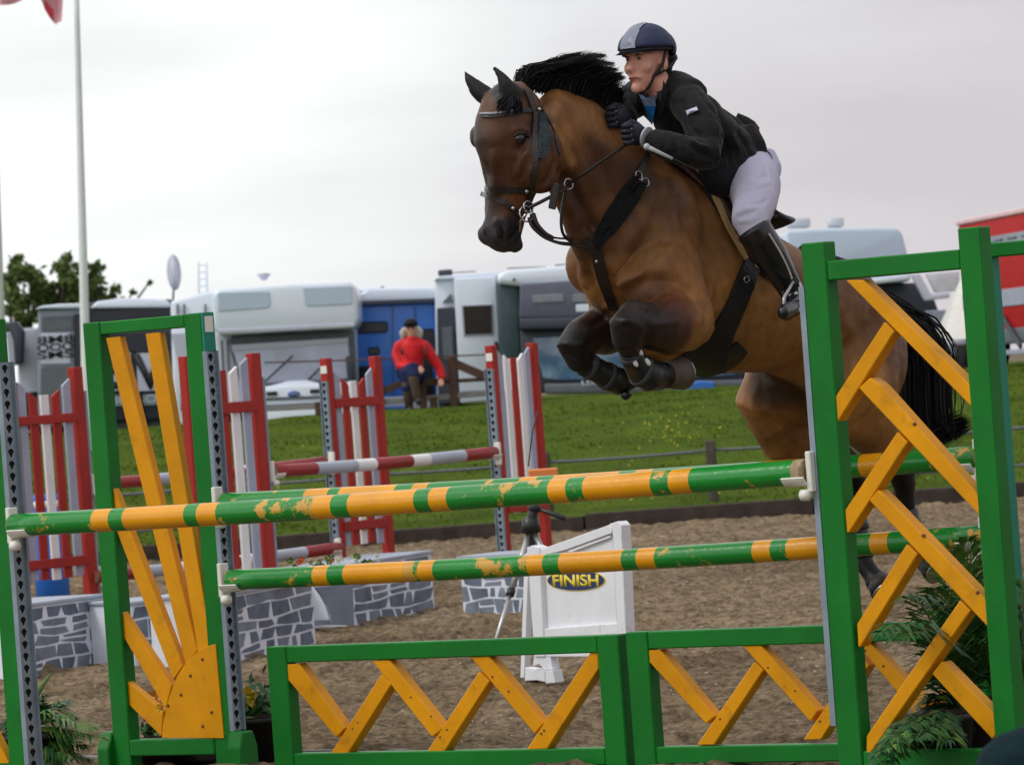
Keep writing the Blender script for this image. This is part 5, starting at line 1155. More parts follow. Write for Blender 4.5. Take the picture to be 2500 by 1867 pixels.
# hooves
HOOF = pbr('grey brown hoof', (.10, .085, .065), .55, .3, .25, 12, .2, 60); HOOFD = pbr('dark hoof', (.03, .026, .024), .55, .3, .2)
def hoof(a, b, r, m=HOOF):
    mb = MB(); mb.loft([a, a.lerp(b, .5), b], [r*.86, r, r*1.12], n=18, m=m, cap=.0); mb.build('hoof', HORSE)
    mb = MB(); t_ = (b-a).normalized(); mb.loft([b+t_*.001, b+t_*.009], r*1.10, n=18, m=STEEL, cap=0); mb.build('horseshoe', HORSE)
hoof(u_(1438, 810, 18.78), u_(1472, 806, 18.86), .058); hoof(u_(1392, 806, 19.15), u_(1424, 800, 19.22), .052, HOOFD)
hoof(u_(1895, 1252, 20.24), u_(1912, 1276, 20.2), .056, HOOFD); hoof(u_(2004, 1214, 19.92), u_(2024, 1232, 19.88), .054, HOOFD)
# leg boots
BOOT = pbr('black boot shell', (.012, .014, .018), .35, .5, .15, 20, .1, 60); BST = pbr('dark grey boot strap', (.055, .058, .062), .6, .3, .1); BWH = pbr('white boot trim', (.6, .6, .6), .5)
def lboot(pts, name='leg_boot', straps=()):
    mb = MB(); mb.loft([u_(*p[:3]) for p in pts], [p[3] for p in pts], [p[4] for p in pts], A=hl, n=18, m=BOOT, cap=.1); o = mb.build(name, HORSE)
    for s_ in straps:
        k = int(s_*(len(pts)-1)); f = s_*(len(pts)-1)-k; a_, b_ = pts[k], pts[min(k+1, len(pts)-1)]; q = [x+(y-x)*f for x, y in zip(a_, b_)]
        T_ = (u_(*b_[:3])-u_(*a_[:3])).normalized(); c = u_(*q[:3]); mb = MB(); mb.loft([c-T_*.011, c+T_*.011], [q[3]*1.07]*2, [q[4]*1.07]*2, A=hl, n=18, m=BST, cap=0); mb.build('boot_strap', o)
    return o
lboot([(1262, 785, 18.95, .043, .050), (1290, 800, 18.99, .041, .048), (1316, 815, 19.03, .048, .054), (1340, 824, 19.06, .052, .056)], straps=(.15, .6))
nb_ = lboot([(1360, 755, 18.56, .040, .048), (1368, 775, 18.6, .041, .052), (1382, 798, 18.65, .048, .06), (1400, 811, 18.68, .054, .062), (1424, 812, 18.73, .05, .058)], straps=(.1, .55))
lboot([(1850, 1100, 20.29, .040, .046), (1854, 1160, 20.3, .042, .048), (1860, 1206, 20.29, .050, .054)], straps=(.3,)); lboot([(1960, 1100, 19.95, .040, .046), (1968, 1150, 19.96, .044, .048), (1978, 1186, 19.95, .05, .054)], straps=(.3,))
for q in z('T', (1295, 880), (1385, 1000), (1235, 1015)):
    d = ray(q).normalized(); mb = MB(); c = EYE+d*(18.545/d.y); mb.ball(c, 1, BWH, n=8, sc=(.009, .004, .016), rot=Matrix.Rotation(-.5, 3, 'Y')); mb.build('boot_badge', nb_)
mb = MB(); mb.loft([u_(1352, 850, 19.05), u_(1350, 862, 19.05)], [.028, .012], n=10, m=BOOT); mb.build('ergot_tuft', HORSE)
# mane, forelock, tail: tapered strands
HAIR = [pbr('black hair', (.008, .008, .010), .6, .25, .2), pbr('blue black hair', (.020, .020, .026), .6, .25, .2)]
def strands(name, gen, n, w, parent, kind='stuff', wroot=.6):
    V, F_, M_ = [], [], []; k0 = 0
    for i in range(n):
        pts = gen(i); m_ = len(pts); wn = w*random.uniform(.6, 1.3); side = Vector((random.uniform(-1, 1), random.uniform(-.6, .6), random.uniform(-1, 1)))
        for k, p in enumerate(pts):
            T = (pts[min(k+1, m_-1)]-pts[max(k-1, 0)]).normalized(); c = T.cross(side).normalized() if T.cross(side).length > .05 else T.orthogonal().normalized()
            ww = wn*(1-.92*(k/(m_-1))**2.2)*(wroot+(1-wroot)*min(1, k/2)); c2 = T.cross(c)*ww*.35
            V += [(p-c*ww/2)[:], (p+c2)[:], (p+c*ww/2)[:]]
        for k in range(m_-1):
            a_ = k0+3*k; F_ += [[a_, a_+1, a_+4, a_+3], [a_+1, a_+2, a_+5, a_+4]]; M_ += [0 if i % 4 else 1]*2
        k0 += 3*m_
    o = numpy_mesh(name, np.array(V), F_, None, parent=parent, mats=HAIR, midx=M_, smooth=True); return o
def pl_at(poly, t_):
    t_ = max(0, min(.9999, t_))*(len(poly)-1); k = int(t_); f = t_-k; return (poly[k][0]+(poly[k+1][0]-poly[k][0])*f, poly[k][1]+(poly[k+1][1]-poly[k][1])*f)
CREST = [(1112, 184), (1160, 186), (1210, 198), (1250, 212), (1290, 230), (1325, 262), (1345, 290)]
TIPS = [(1210, 142), (1258, 117), (1285, 121), (1306, 138), (1326, 160), (1336, 186), (1332, 238)]
def mane_gen(i):
    t_ = random.random(); r = pl_at(CREST, t_); e_ = pl_at(TIPS, min(1, t_*1.0+random.uniform(-.05, .10))); L_ = random.uniform(.45, 1.04) if random.random() < .7 else random.uniform(.85, 1.08)
    D = 18.70+.42*t_; lat = hl*random.uniform(-.035, .035)
    a_ = u_(r[0], r[1]+random.uniform(0, 14), D)+lat; ex, ey = r[0]+(e_[0]-r[0])*L_, r[1]+(e_[1]-r[1])*L_
    e3 = u_(ex+random.gauss(0, 3), ey+random.gauss(0, 2.5), D+.02)+lat*1.5+Vector((0, random.uniform(-.05, .05), 0))
    mid = a_.lerp(e3, .4)+Vector((-.02, 0, .035))*(.6+.8*random.random()); m2 = a_.lerp(e3, .72)+Vector((-.005, 0, .03))*random.uniform(.3, 1.2)
    return [a_, a_.lerp(mid, .5)+Vector((0, 0, .006)), mid, m2, e3]
strands('mane', mane_gen, 4000, .0062, HORSE)
LOCK = [(1338, 150), (1336, 168), (1330, 196), (1326, 215)]
def lock_gen(i):
    k = i % 7; tgt = [(1334, 152), (1326, 138), (1350, 168), (1344, 160), (1344, 196), (1334, 226), (1308, 120)][k]; r = [(1262, 150), (1250, 140), (1280, 180), (1275, 175), (1290, 205), (1300, 232), (1255, 130)][k]
    a_ = u_(r[0]+random.gauss(0, 4), r[1]+random.gauss(0, 5), 18.98); b_ = u_(tgt[0]+random.gauss(0, 3), tgt[1]+random.gauss(0, 2.2), 19.0+random.gauss(0, .03))
    return [a_, a_.lerp(b_, .4)+Vector((0, 0, .008)), a_.lerp(b_, .75)+Vector((0, 0, .004)), b_]
strands('mane', lock_gen, 420, .0065, HORSE)
def fore_gen(i):
    a_ = hp_(1108+random.uniform(-14, 10), 182+random.uniform(0, 14))+hhl*random.uniform(-.04, .05)+hhf*.03; tx = random.uniform(1072, 1128)
    P, n_ = onto(tx, random.uniform(226, 252), .012); P_, n2_ = onto(tx*.5+1108*.5, 212, .02)
    return [a_, P_, P_.lerp(P, .6)+n_*.006, P]
strands('forelock', fore_gen, 260, .008, HORSE)
TD = hf(-.86, 0, .30)
TP = [(1905, 650, 20.12), (1946, 690, 20.25), (1968, 770, 20.3), (1968, 860, 20.3), (1972, 920, 20.3), (1995, 950, 20.32)]
def tail_gen(i):
    s_ = random.uniform(.6, 1.0); m_ = 8; out = []; ox, oy, od = random.gauss(0, 1), random.gauss(0, 1), random.gauss(0, 1); brush = random.random() < .42
    for k in range(m_):
        t_ = k/(m_-1)*s_*(len(TP)-1); j = min(int(t_), len(TP)-2); f = t_-j; q = [TP[j][c]+(TP[j+1][c]-TP[j][c])*f for c in range(3)]; sp = 4+40*(1-math.exp(-t_*t_*.9))
        out.append(u_(q[0]+ox*sp*.75, q[1]+oy*8, q[2]+od*.06))
    if brush:
        out.append(u_(2015+ox*14, 936+oy*14, 20.3+od*.05)); out.append(u_(2045+ox*18, 925+oy*12, 20.28)); out.append(u_(2075+ox*12, 912+oy*10, 20.25))
    return out
strands('tail', tail_gen, 2600, .009, HORSE)

# ------------------------------------------------------------------ tack
LTH = pbr('dark bridle leather', (.018, .012, .012), .4, .5, .2, 20, .1, 80); LTG = pbr('dusty sheepskin', (.045, .060, .066), .9, .1, .3, 40, .6, 120)
BR = bpy.data.objects.new('bridle', None); col.objects.link(BR); BR.parent = HORSE; BR.location = hp_(1110, 300)-Vector(HORSE.location)
PIP = pbr('pale browband', (.28, .28, .34), .35, .5, .15)
strap('browband', [(1041, 250), (1065, 250), (1100, 245), (1130, 239), (1152, 238)], .018, LTH, BR, .007); strap('browband_piping', [(1041, 248), (1065, 247), (1100, 241), (1126, 235)], .007, PIP, BR, .012)
strap('headpiece', [(1136, 196), (1143, 212), (1152, 238)], .028, LTH, BR, .008)
strap('cheekpiece', [(1152, 238), (1156, 300), (1158, 360), (1148, 410), (1136, 455)], .022, LTH, BR, .009)
strap('cheek_fleece', [(1163, 244), (1173, 285), (1173, 320), (1166, 342)], [.03, .045, .045, .02], LTG, BR, .012, .018)
strap('throatlash', [(1165, 232), (1196, 285), (1208, 335)], .010, LTH, BR, .006)
strap('noseband', [(1046, 408), (1075, 409), (1110, 410), (1140, 411)], .022, LTH, BR, .009)
strap('flash_strap', [(1038, 418), (1060, 425), (1085, 436), (1108, 452), (1125, 470)], .018, LTH, BR, .009)
for q, r_ in (((1139, 408), .010), ((1105, 449), .009), ((1158, 238), .008)):
    P, n_ = onto(*q, .016); mb = MB(); mb.ball(P, r_, STEEL, n=8); mb.build('buckle', BR)
def ring(name, c, n_, R, r_, m, parent, k=18):
    a_ = n_.orthogonal().normalized(); b_ = n_.cross(a_); mb = MB(); pts = [c+(a_*math.cos(2*math.pi*i/k)+b_*math.sin(2*math.pi*i/k))*R for i in range(k+1)]; mb.loft(pts, r_, n=6, m=m, cap=0); return mb.build(name, parent)
Pb = u_(1137, 462, 18.50); ring('bit_ring', Pb, Vector((.5, -.8, .1)).normalized(), .030, .0035, STEEL, BR); ring('bit_ring', u_(1141, 447, 18.5), Vector((.6, -.7, .1)).normalized(), .022, .004, STEEL, BR)
mb = MB(); mb.loft([Pb, u_(1124, 478, 18.52), u_(1122, 500, 18.53)], .006, n=6, m=STEEL); mb.build('bit_shank', BR)
# reins and martingale, hanging free
def cord(name, px, r_, m, parent, rb=None, sub=5):
    P = [u_(*p) for p in px]; pts = []
    for i in range(len(P)-1):
        p0 = P[max(i-1, 0)]; p1, p2 = P[i], P[i+1]; p3 = P[min(i+2, len(P)-1)]
        for k in range(sub):
            t_ = k/sub; pts.append(.5*((2*p1)+(p2-p0)*t_+(2*p0-5*p1+4*p2-p3)*t_*t_+(3*p1-p0-3*p2+p3)*t_**3))
    pts.append(P[-1]); mb = MB(); mb.loft(pts, r_, rb or r_, n=8, m=m, cap=.3); return mb.build(name, parent)
cord('rein', [(1140, 450, 18.5), (1165, 438, 18.5), (1192, 424, 18.52), (1212, 414, 18.56), (1224, 404, 18.6)], .007, LTH, BR, .014)
mb = MB(); mb.box(u_(1197, 424, 18.5), (.012, 0, .048), (0, .006, 0), (.014, 0, -.004), LTH, .004); mb.build('rein_stop', BR)
ring('martingale_ring', u_(1228, 398, 18.6), Vector((.6, -.8, 0)).normalized(), .02, .004, STEEL, BR)
cord('rein', [(1228, 398, 18.6), (1260, 376, 18.55), (1300, 348, 18.6), (1340, 322, 18.66), (1375, 300, 18.78)], .005, LTH, BR, .010)
cord('martingale_strap', [(1224, 404, 18.6), (1216, 440, 18.6), (1212, 480, 18.6), (1218, 508, 18.62), (1236, 522, 18.68)], .006, LTH, BR, .011)
cord('rein', [(1142, 470, 18.5), (1150, 490, 18.5), (1175, 512, 18.52), (1205, 524, 18.56), (1235, 528, 18.66), (1265, 533, 18.72)], .006, LTH, BR, .012)
cord('rein', [(1150, 462, 18.52), (1158, 485, 18.52), (1175, 505, 18.54), (1190, 514, 18.58)], .012, LTH, BR, .016)
cord('rein', [(1175, 505, 18.7), (1200, 514, 18.75), (1240, 516, 18.85)], .004, LTH, BR, .008)
# breastplate
BP = bpy.data.objects.new('breastplate', None); col.objects.link(BP); BP.parent = HORSE; BP.location = u_(1300, 520, 18.7)-Vector(HORSE.location)
strap('neck_strap', [(1368, 386), (1345, 420), (1320, 462), (1302, 490), (1285, 525)], [.022, .04, .045, .035, .02], pbr('black sheepskin', (.014, .015, .017), .95, .1, .3, 40, .6, 120), BP, .014, .022)
strap('neck_strap', [(1386, 398), (1365, 430), (1340, 465), (1318, 500), (1290, 535)], [.022, .04, .040, .030, .02], MATS['black sheepskin'], BP, .014, .022)
for q in ((1374, 381), (1389, 396)):
    P, n_ = onto(*q, .016); ring('breastplate_ring', P, n_, .017, .0035, STEEL, BP)
strap('upper_strap', [(1374, 381), (1392, 350), (1402, 322), (1398, 310)], .024, LTH, BP, .008); strap('chest_strap', [(1262, 516), (1280, 540), (1298, 552)], .04, LTH, BP, .010)
strap('centre_strap', [(1288, 530), (1293, 560), (1303, 600), (1316, 635), (1328, 668)], [.03, .046, .044, .04], LTH, BP, .010)
P, n_ = onto(1290, 560, .018); mb = MB(); mb.ball(P, .007, STEEL, n=8); mb.build('buckle', BP)
# saddle, girth
SD = bpy.data.objects.new('saddle', None); col.objects.link(SD); SD.parent = HORSE; SD.location = u_(1590, 450, 19.2)-Vector(HORSE.location)
TANP = pbr('tan saddle pad edge', (.40, .26, .12), .8, .2, .15, 10, .2, 60); PADD = pbr('dark saddle pad', (.022, .022, .03), .8, .2, .2, 20, .3, 80)
def patch(name, px, m, parent, off=.02, th=.012, n=10):
    """sheet lying over the horse between two lines of points (left edge, right edge)"""
    Lft, Rgt = px; V = []; k0 = len(Lft)
    rows = []
    for i in range(13):
        a_, b_ = pl_at(Lft, i/12), pl_at(Rgt, i/12); row = []
        for k in range(n+1):
            s = k/n; P, n_ = onto(a_[0]+(b_[0]-a_[0])*s, a_[1]+(b_[1]-a_[1])*s, off, guess=19.3); row.append((P, n_))
        rows.append(row)
    g = [[rows[i][k][0] for k in range(n+1)] for i in range(13)]
    for _ in range(3):
        g = [[(g[i][k]*2+g[max(i-1, 0)][k]+g[min(i+1, 12)][k]+g[i][max(k-1, 0)]+g[i][min(k+1, n)])/6 if 0 < i < 12 and 0 < k < n else g[i][k] for k in range(n+1)] for i in range(13)]
    vs = []; 
    for i in range(13):
        for k in range(n+1): vs.append(g[i][k])
    for i in range(13):
        for k in range(n+1): vs.append(g[i][k]-rows[i][k][1]*th)
    M_ = 13*(n+1); fs = []
    for i in range(12):
        for k in range(n):
            a_ = i*(n+1)+k; fs.append([a_, a_+1, a_+n+2, a_+n+1]); fs.append([M_+a_, M_+a_+n+1, M_+a_+n+2, M_+a_+1])
    for i in range(12):
        for k in (0, n): a_ = i*(n+1)+k; fs.append([a_, a_+n+1, M_+a_+n+1, M_+a_])
    for k in range(n):
        for i in (0, 12): a_ = i*(n+1)+k; fs.append([a_, a_+1, M_+a_+1, M_+a_])
    t = MB(); t.faces(vs, fs, m, True); bmesh.ops.recalc_face_normals(t.bm, faces=t.bm.faces); return t.build(name, parent)
patch('saddle_pad', ([(1412, 322), (1470, 372), (1502, 386), (1540, 445), (1575, 505), (1610, 570)], [(1470, 330), (1560, 400), (1620, 460), (1680, 540), (1725, 600), (1728, 655)]), PADD, SD, .016, .012)
strap('pad_edge', [(1498, 372), (1520, 400), (1542, 440), (1560, 482), (1580, 520), (1604, 562)], [.012, .02, .024, .024, .024, .016], TANP, SD, .024, .012)
strap('pad_edge', [(1622, 573), (1650, 585), (1690, 605)], [.02, .03, .02], TANP, SD, .024, .012)
patch('saddle_flap', ([(1440, 335), (1500, 368), (1530, 405), (1556, 460), (1590, 520), (1618, 565)], [(1520, 350), (1590, 400), (1620, 450), (1660, 520), (1690, 580), (1700, 630)]), BROWNL, SD, .034, .014)
patch('pommel_panel', ([(1400, 322), (1430, 345), (1470, 372), (1505, 400), (1528, 425)], [(1420, 310), (1455, 325), (1500, 350), (1525, 385), (1545, 420)]), BROWNL, SD, .024, .012)
for q, r_ in (((1428, 309), .009), ((1512, 345), .010), ((1556, 437), .009)):
    P, n_ = onto(*q, .045); mb = MB(); mb.ball(P, r_, STEEL, n=8); mb.build('dee_ring', SD)
strap('d_strap', [(1432, 318), (1456, 328), (1476, 336)], [.012, .015, .010], pbr('pale crop handle', (.42, .46, .50), .3, .5), SD, .05, .008)
strap('girth', [(1622, 566), (1605, 610), (1585, 660), (1560, 710), (1535, 750), (1510, 785)], [.075, .085, .085, .10, .15, .22], BLACK, SD, .016, .016, sub=5)
strap('stud_guard', [(1600, 745), (1570, 772), (1525, 790), (1475, 796)], [.08, .13, .13, .06], BLACK, SD, .014, .012)
P, n_ = onto(1604, 603, .03); ring('girth_dee', P, n_, .012, .003, STEEL, SD)
mb = MB(); q = [u_(1500, 355, 19.3), u_(1560, 385, 19.4), u_(1625, 440, 19.6), u_(1672, 455, 19.75)]
mb.loft([hf(.34, 0, .43), hf(.22, 0, .40), hf(.08, 0, .39), hf(-.04, 0, .41), hf(-.10, 0, .45)], [.08, .12, .14, .13, .08], [.035, .035, .035, .035, .02], A=hl, n=16, m=BLACK, cap=.4); mb.build('seat', SD)
mb = MB(); mb.loft([hf(-.15, .12, .30), hf(-.40, .14, .32), hf(-.52, .14, .28)], [.06, .10, .05], [.04, .06, .03], A=hup, n=12, m=PADD, cap=.4); mb.build('pad_rear', SD)

# ================================================================== the rider
SKIN = pbr('face skin', (.66, .33, .25), .5, .4, .10, 30, .05, 90); JKT = pbr('black show jacket', (.0085, .009, .011), .8, .2, .25, 14, .25, 60, sheen=.1)
BRC = pbr('white breeches', (.52, .51, .66), .75, .2, .04, 6, .1, 30); BOOTM = pbr('black riding boot', (.008, .009, .013), .25, .6, .2, 6); NAVY = pbr('navy helmet', (.018, .028, .075), .55, .35, .15, 60, .2, 160)
RIDER = thing('person', u_(1600, 400, 19.35), 'rider in black jacket, white breeches and navy helmet with a pale stripe', 'person')
fr = Vector((-math.sin(math.radians(52)), -math.cos(math.radians(52)), 0)); fl_ = Vector((math.cos(math.radians(52)), -math.sin(math.radians(52)), 0)); UPZ = Vector((0, 0, 1))
HEADC = u_(1397, 131, 18.95); HY = math.radians(39); fh = Vector((-math.sin(HY), -math.cos(HY), 0)); flh = Vector((math.cos(HY), -math.sin(HY), 0))
def hh_(f, l_, up_): return HEADC+fh*f+flh*l_+UPZ*up_
def r_torso(mb, g=0.0):
    mb.loft([u_(1614, 378, 19.42), u_(1594, 350, 19.36), u_(1560, 320, 19.26), (u_(1518, 286, 19.15)), u_(1480, 250, 19.06), u_(1446, 216, 19.0)], [.145+g, .135+g, .13+g, .14+g, .145+g, .09+g], [.10+g, .09+g, .085+g, .095+g, .095+g, .07+g], A=fl_, n=20, cap=.5)
    mb.loft([u_(1405, 212, 19.12), u_(1458, 204, 19.0), u_(1495, 215, 18.90)], [.065+g, .082+g, .062+g], n=14)
NARM = [(1482, 218, 18.90, .062), (1510, 252, 18.82, .062), (1526, 296, 18.76, .060), (1524, 332, 18.72, .056), (1482, 328, 18.66, .052), (1432, 313, 18.66, .042), (1404, 302, 18.68, .034), (1385, 293, 18.69, .030)]
FARM = [(1398, 205, 19.15, .066), (1372, 215, 19.20, .060), (1352, 228, 19.20, .056), (1345, 240, 19.12, .050), (1345, 262, 19.0, .044), (1352, 275, 18.93, .036)]
def arm(mb, q, g=0.0, n=99): 
    q = q[:n]; mb.loft([u_(*p[:3]) for p in q], [p[3]+g for p in q], n=12, cap=.5)
NLEG = [(1612, 372, 19.28, .11, .12), (1628, 398, 19.16, .10, .11), (1630, 440, 18.98, .078, .086), (1620, 478, 18.86, .064, .070), (1636, 508, 18.86, .056, .060), (1662, 548, 18.92, .056, .060), (1688, 590, 18.98, .046, .048), (1710, 628, 19.02, .038, .040), (1718, 645, 19.02, .036, .038)]
FLEG = [(1560, 380, 19.5, .12, .13), (1530, 410, 19.5, .10, .11), (1520, 450, 19.55, .08, .09), (1560, 510, 19.62, .06, .06), (1600, 570, 19.7, .045, .045)]
def limb(mb, q, g=0.0, a_=0, b_=99): 
    q = q[a_:b_]; mb.loft([u_(*p[:3]) for p in q], [p[3]+g for p in q], [p[4]+g for p in q], n=16, A=fl_, cap=.4)
rb_ = MB(); r_torso(rb_, -.01); arm(rb_, NARM, -.008); arm(rb_, FARM, -.008); limb(rb_, NLEG, -.008); limb(rb_, FLEG, -.008)
rb_.loft([u_(1448, 215, 19.02), u_(1428, 190, 18.97), hh_(-.02, 0, -.06)], [.062, .056, .055], n=14)
# skull and face
rb_.ball(hh_(-.015, 0, .030), 1, n=18, sc=(.090, .072, .092), rot=Matrix((fh, flh, UPZ)).transposed())
rb_.loft([hh_(.03, 0, .02), hh_(.035, 0, -.04), hh_(.042, 0, -.085), hh_(.052, 0, -.118)], [.062, .057, .043, .021], [.062, .056, .046, .025], A=fl_, n=16, cap=.5)
rb_.loft([hh_(.088, 0, .012), hh_(.103, 0, -.012), hh_(.112, 0, -.032), hh_(.098, 0, -.045)], [.009, .011, .016, .013], n=8, cap=.5)     # nose
rb_.loft([hh_(.085, -.028, -.068), hh_(.098, 0, -.066), hh_(.085, .028, -.068)], [.006, .010, .006], n=8)                             # lips
rb_.ball(hh_(.082, 0, -.108), .022, n=8); rb_.ball(hh_(.058, .038, -.028), .027, n=8); rb_.ball(hh_(.058, -.038, -.028), .027, n=8)
rb_.loft([hh_(.085, .05, .028), hh_(.095, 0, .030), hh_(.085, -.05, .028)], .013, n=8)                                              # brow
rb_.ball(hh_(-.012, .076, -.018), 1, n=10, sc=(.018, .010, .032), rot=Matrix((fr, fl_, UPZ)).transposed())                              # ear
HN, HF = u_(1374, 290, 18.68), u_(1340, 252, 18.88)
def fingers(mb, c, out, up_, fw, sc_=1.0, m=None):
    """palm and five curled fingers gripping a rein; out=knuckle direction"""
    mb.ball(c, 1, m, n=10, sc=(.042*sc_, .030*sc_, .040*sc_), rot=Matrix((fw, out, up_)).transposed())
    for k in range(4):
        L_ = [.9, 1.0, .95, .78][k]; o0 = c+up_*(.028-.019*k)*sc_+fw*.030*sc_; a_ = o0+fw*.020*L_*sc_+out*.020*sc_; b_ = a_-out*.0*sc_+fw*(-.002)-out*.034*L_*sc_; d_ = b_-fw*.030*L_*sc_
        mb.loft([o0+out*.012*sc_, a_, (a_+b_)/2+fw*.010*sc_, b_, d_], [.0095*sc_]*4+[.0075*sc_], n=8, m=m)
    th0 = c+up_*.030*sc_-fw*.01*sc_; mb.loft([th0, th0+fw*.028*sc_+up_*.010*sc_, th0+fw*.050*sc_+up_*.002*sc_-out*.010*sc_], [.012*sc_, .0105*sc_, .0085*sc_], n=8, m=m)
fingers(rb_, HN, fl_, UPZ, fr, .80); fingers(rb_, HF, fl_, UPZ, fr, .80)
rbody = remeshed(rb_, 'body', .0062, RIDER, SKIN, smooth=5)
RB = bvh_of(rbody)
GLV = pbr('black riding glove', (.014, .017, .028), .6, .3, .2, 30, .2, 90)
for c in (HN, HF):
    mb = MB(); fingers(mb, c, fl_, UPZ, fr, 1.12, GLV); mb.build('glove', RIDER)
WB = pbr('pale glove cuff', (.42, .42, .50), .6, .3)
mb = MB(); cpt = u_(1396, 296, 18.67); ax = (u_(1412, 301, 18.66)-u_(1385, 292, 18.69)).normalized(); mb.loft([cpt-ax*.003, cpt+ax*.005], .0405, n=16, m=WB, cap=.0); mb.build('glove_cuff', RIDER)
mb = MB(); cpt = u_(1348, 266, 18.95); mb.loft([cpt-UPZ*.006, cpt+UPZ*.008], .043, n=16, m=WB, cap=.0); mb.build('glove_cuff', RIDER)
# jacket
jb = MB(); r_torso(jb, .012); arm(jb, NARM, .012, 7); arm(jb, FARM, .012, 5)
jb.loft([u_(1575, 340, 19.24), u_(1578, 362, 19.20), u_(1574, 385, 19.16), u_(1562, 408, 19.12)], [.12, .125, .11, .05], [.12, .115, .09, .05], n=14, A=fl_)          # skirts
jb.loft([u_(1572, 308, 19.32), u_(1592, 318, 19.32), u_(1594, 338, 19.28), u_(1586, 365, 19.22)], [.09, .13, .135, .10], [.08, .085, .085, .06], n=14, A=fl_)
jb.loft([u_(1560, 350, 19.18), u_(1555, 385, 19.10), u_(1550, 412, 19.06)], [.10, .085, .05], [.10, .085, .05], n=12, A=fl_)
jb.loft([u_(1458, 196, 19.06), u_(1482, 208, 19.1), u_(1516, 244, 19.22), u_(1550, 270, 19.34), u_(1582, 288, 19.34)], [.055, .06, .06, .065, .06], [.04, .04, .042, .045, .045], n=12, A=fl_)       # rounded upper back
jb.loft([u_(1526, 240, 19.15), u_(1556, 262, 19.25), u_(1586, 282, 19.3)], [.045, .05, .05], n=12)
jk = remeshed(jb, 'jacket', .0085, RIDER, JKT, smooth=6)
sculpt(jk, [([(1540, 340), (1510, 330), (1488, 310)], -.012, .010), ([(1535, 320), (1505, 312), (1485, 298)], .010, .009), ([(1530, 300), (1505, 290), (1490, 280)], -.010, .009), ([(1545, 352), (1515, 348), (1480, 342)], .008, .009),
            ([(1470, 212), (1482, 250), (1498, 300)], -.012, .009), ([(1560, 290), (1575, 330), (1580, 380)], -.010, .010), ([(1575, 285), (1595, 320), (1600, 360)], .010, .011), ([(1590, 280), (1612, 312), (1622, 345)], -.010, .010),
            ([(1545, 300), (1555, 350), (1552, 400)], .008, .010), ([(1455, 300), (1462, 320), (1460, 338)], -.007, .007), ([(1430, 296), (1436, 312), (1432, 326)], -.006, .006), ([(1550, 250), (1562, 280), (1560, 300)], -.008, .010),
            ([(1440, 230), (1452, 262), (1448, 290)], -.010, .010), ([(1500, 190), (1530, 230), (1560, 262)], -.006, .010), ([(1385, 225), (1392, 250), (1400, 270)], -.010, .008)])
nv = len(jk.data.vertices); cc = np.zeros(nv*3, dtype=np.float32); jk.data.vertices.foreach_get('co', cc); cc = cc.reshape(-1, 3)
rr = .010*fbm(cc[:, 0]*1.0+cc[:, 2]*2.0, cc[:, 2]*.6-cc[:, 0]*1.4, 6.0, 2, 77)+.004*fbm(cc[:, 0]*1+cc[:, 1], cc[:, 2]*3, 14, 2, 15); nn_ = np.zeros(nv*3, dtype=np.float32)
jk.data.vertices.foreach_get('normal', nn_); cc += nn_.reshape(-1, 3)*rr[:, None]*1.3; jk.data.vertices.foreach_set('co', cc.ravel())
JB = bvh_of(jk)
mb = MB(); tt_ = [u_(1596, 253, 19.3), u_(1612, 262, 19.3), u_(1626, 268, 19.28), u_(1640, 278, 19.26)]; mb.loft([u_(1584, 272, 19.32)]+tt_, [.010, .018, .018, .013, .003], [.006, .008, .006, .005, .003], n=8, m=JKT); mb.build('jacket_tail', jk)
def jon(u, v, off=.005): return onto(u, v, off, JB)
def jpatch(name, poly, m, parent, off=.006, th=.003, bv=JB):
    pts = [onto(u, v, off, bv)[0] for u, v in poly]; n_ = -ray((poly[0][0]*1.13, poly[0][1]*1.13)).normalized(); c = sum(pts, Vector())/len(pts); cu = onto(sum(p[0] for p in poly)/len(poly), sum(p[1] for p in poly)/len(poly), off, bv)[0]
    mb = MB(); N_ = len(pts); vs = pts+[cu]+[p-n_*th for p in pts]; fs = [[i, (i+1) % N_, N_] for i in range(N_)]+[[i, N_+1+i, N_+1+(i+1) % N_, (i+1) % N_] for i in range(N_)]
    mb.faces(vs, fs, m); bmesh.ops.recalc_face_normals(mb.bm, faces=mb.bm.faces); return mb.build(name, parent)
LBL = pbr('pale sleeve badge', (.55, .55, .72), .5, .3, .02)
jpatch('sleeve_badge', [q_ for q_ in [(p[0]/1.1302, p[1]/1.1302) for p in z('Q', (872, 1105), (990, 1058), (1012, 1100), (895, 1150))]], LBL, jk, .020, .014)
SH1 = pbr('pale blue shirt', (.22, .30, .46), .7, .2, .05); SH2 = pbr('bright blue shirt front', (.015, .20, .60), .7, .2, .08)
QU = lambda *p: [(a_/1.1302, b_/1.1302) for a_, b_ in z('Q', *p)]
jpatch('shirt_collar', QU((385, 870), (470, 930), (565, 900), (572, 1010), (455, 1020), (415, 940)), SH1, RIDER, .016, .010)
jpatch('shirt_front', QU((452, 1005), (572, 1000), (560, 1120), (540, 1205), (505, 1150)), SH2, RIDER, .018, .012)
LAP = pbr('black lapel', (.014, .014, .018), .6, .3, .2)
jpatch('lapel', QU((575, 880), (640, 760), (700, 860), (640, 1060), (548, 1210), (575, 1040)), LAP, jk, .012, .006); jpatch('lapel', QU((370, 865), (400, 900), (450, 1030), (530, 1210), (430, 1110), (350, 960)), LAP, jk, .012, .006)
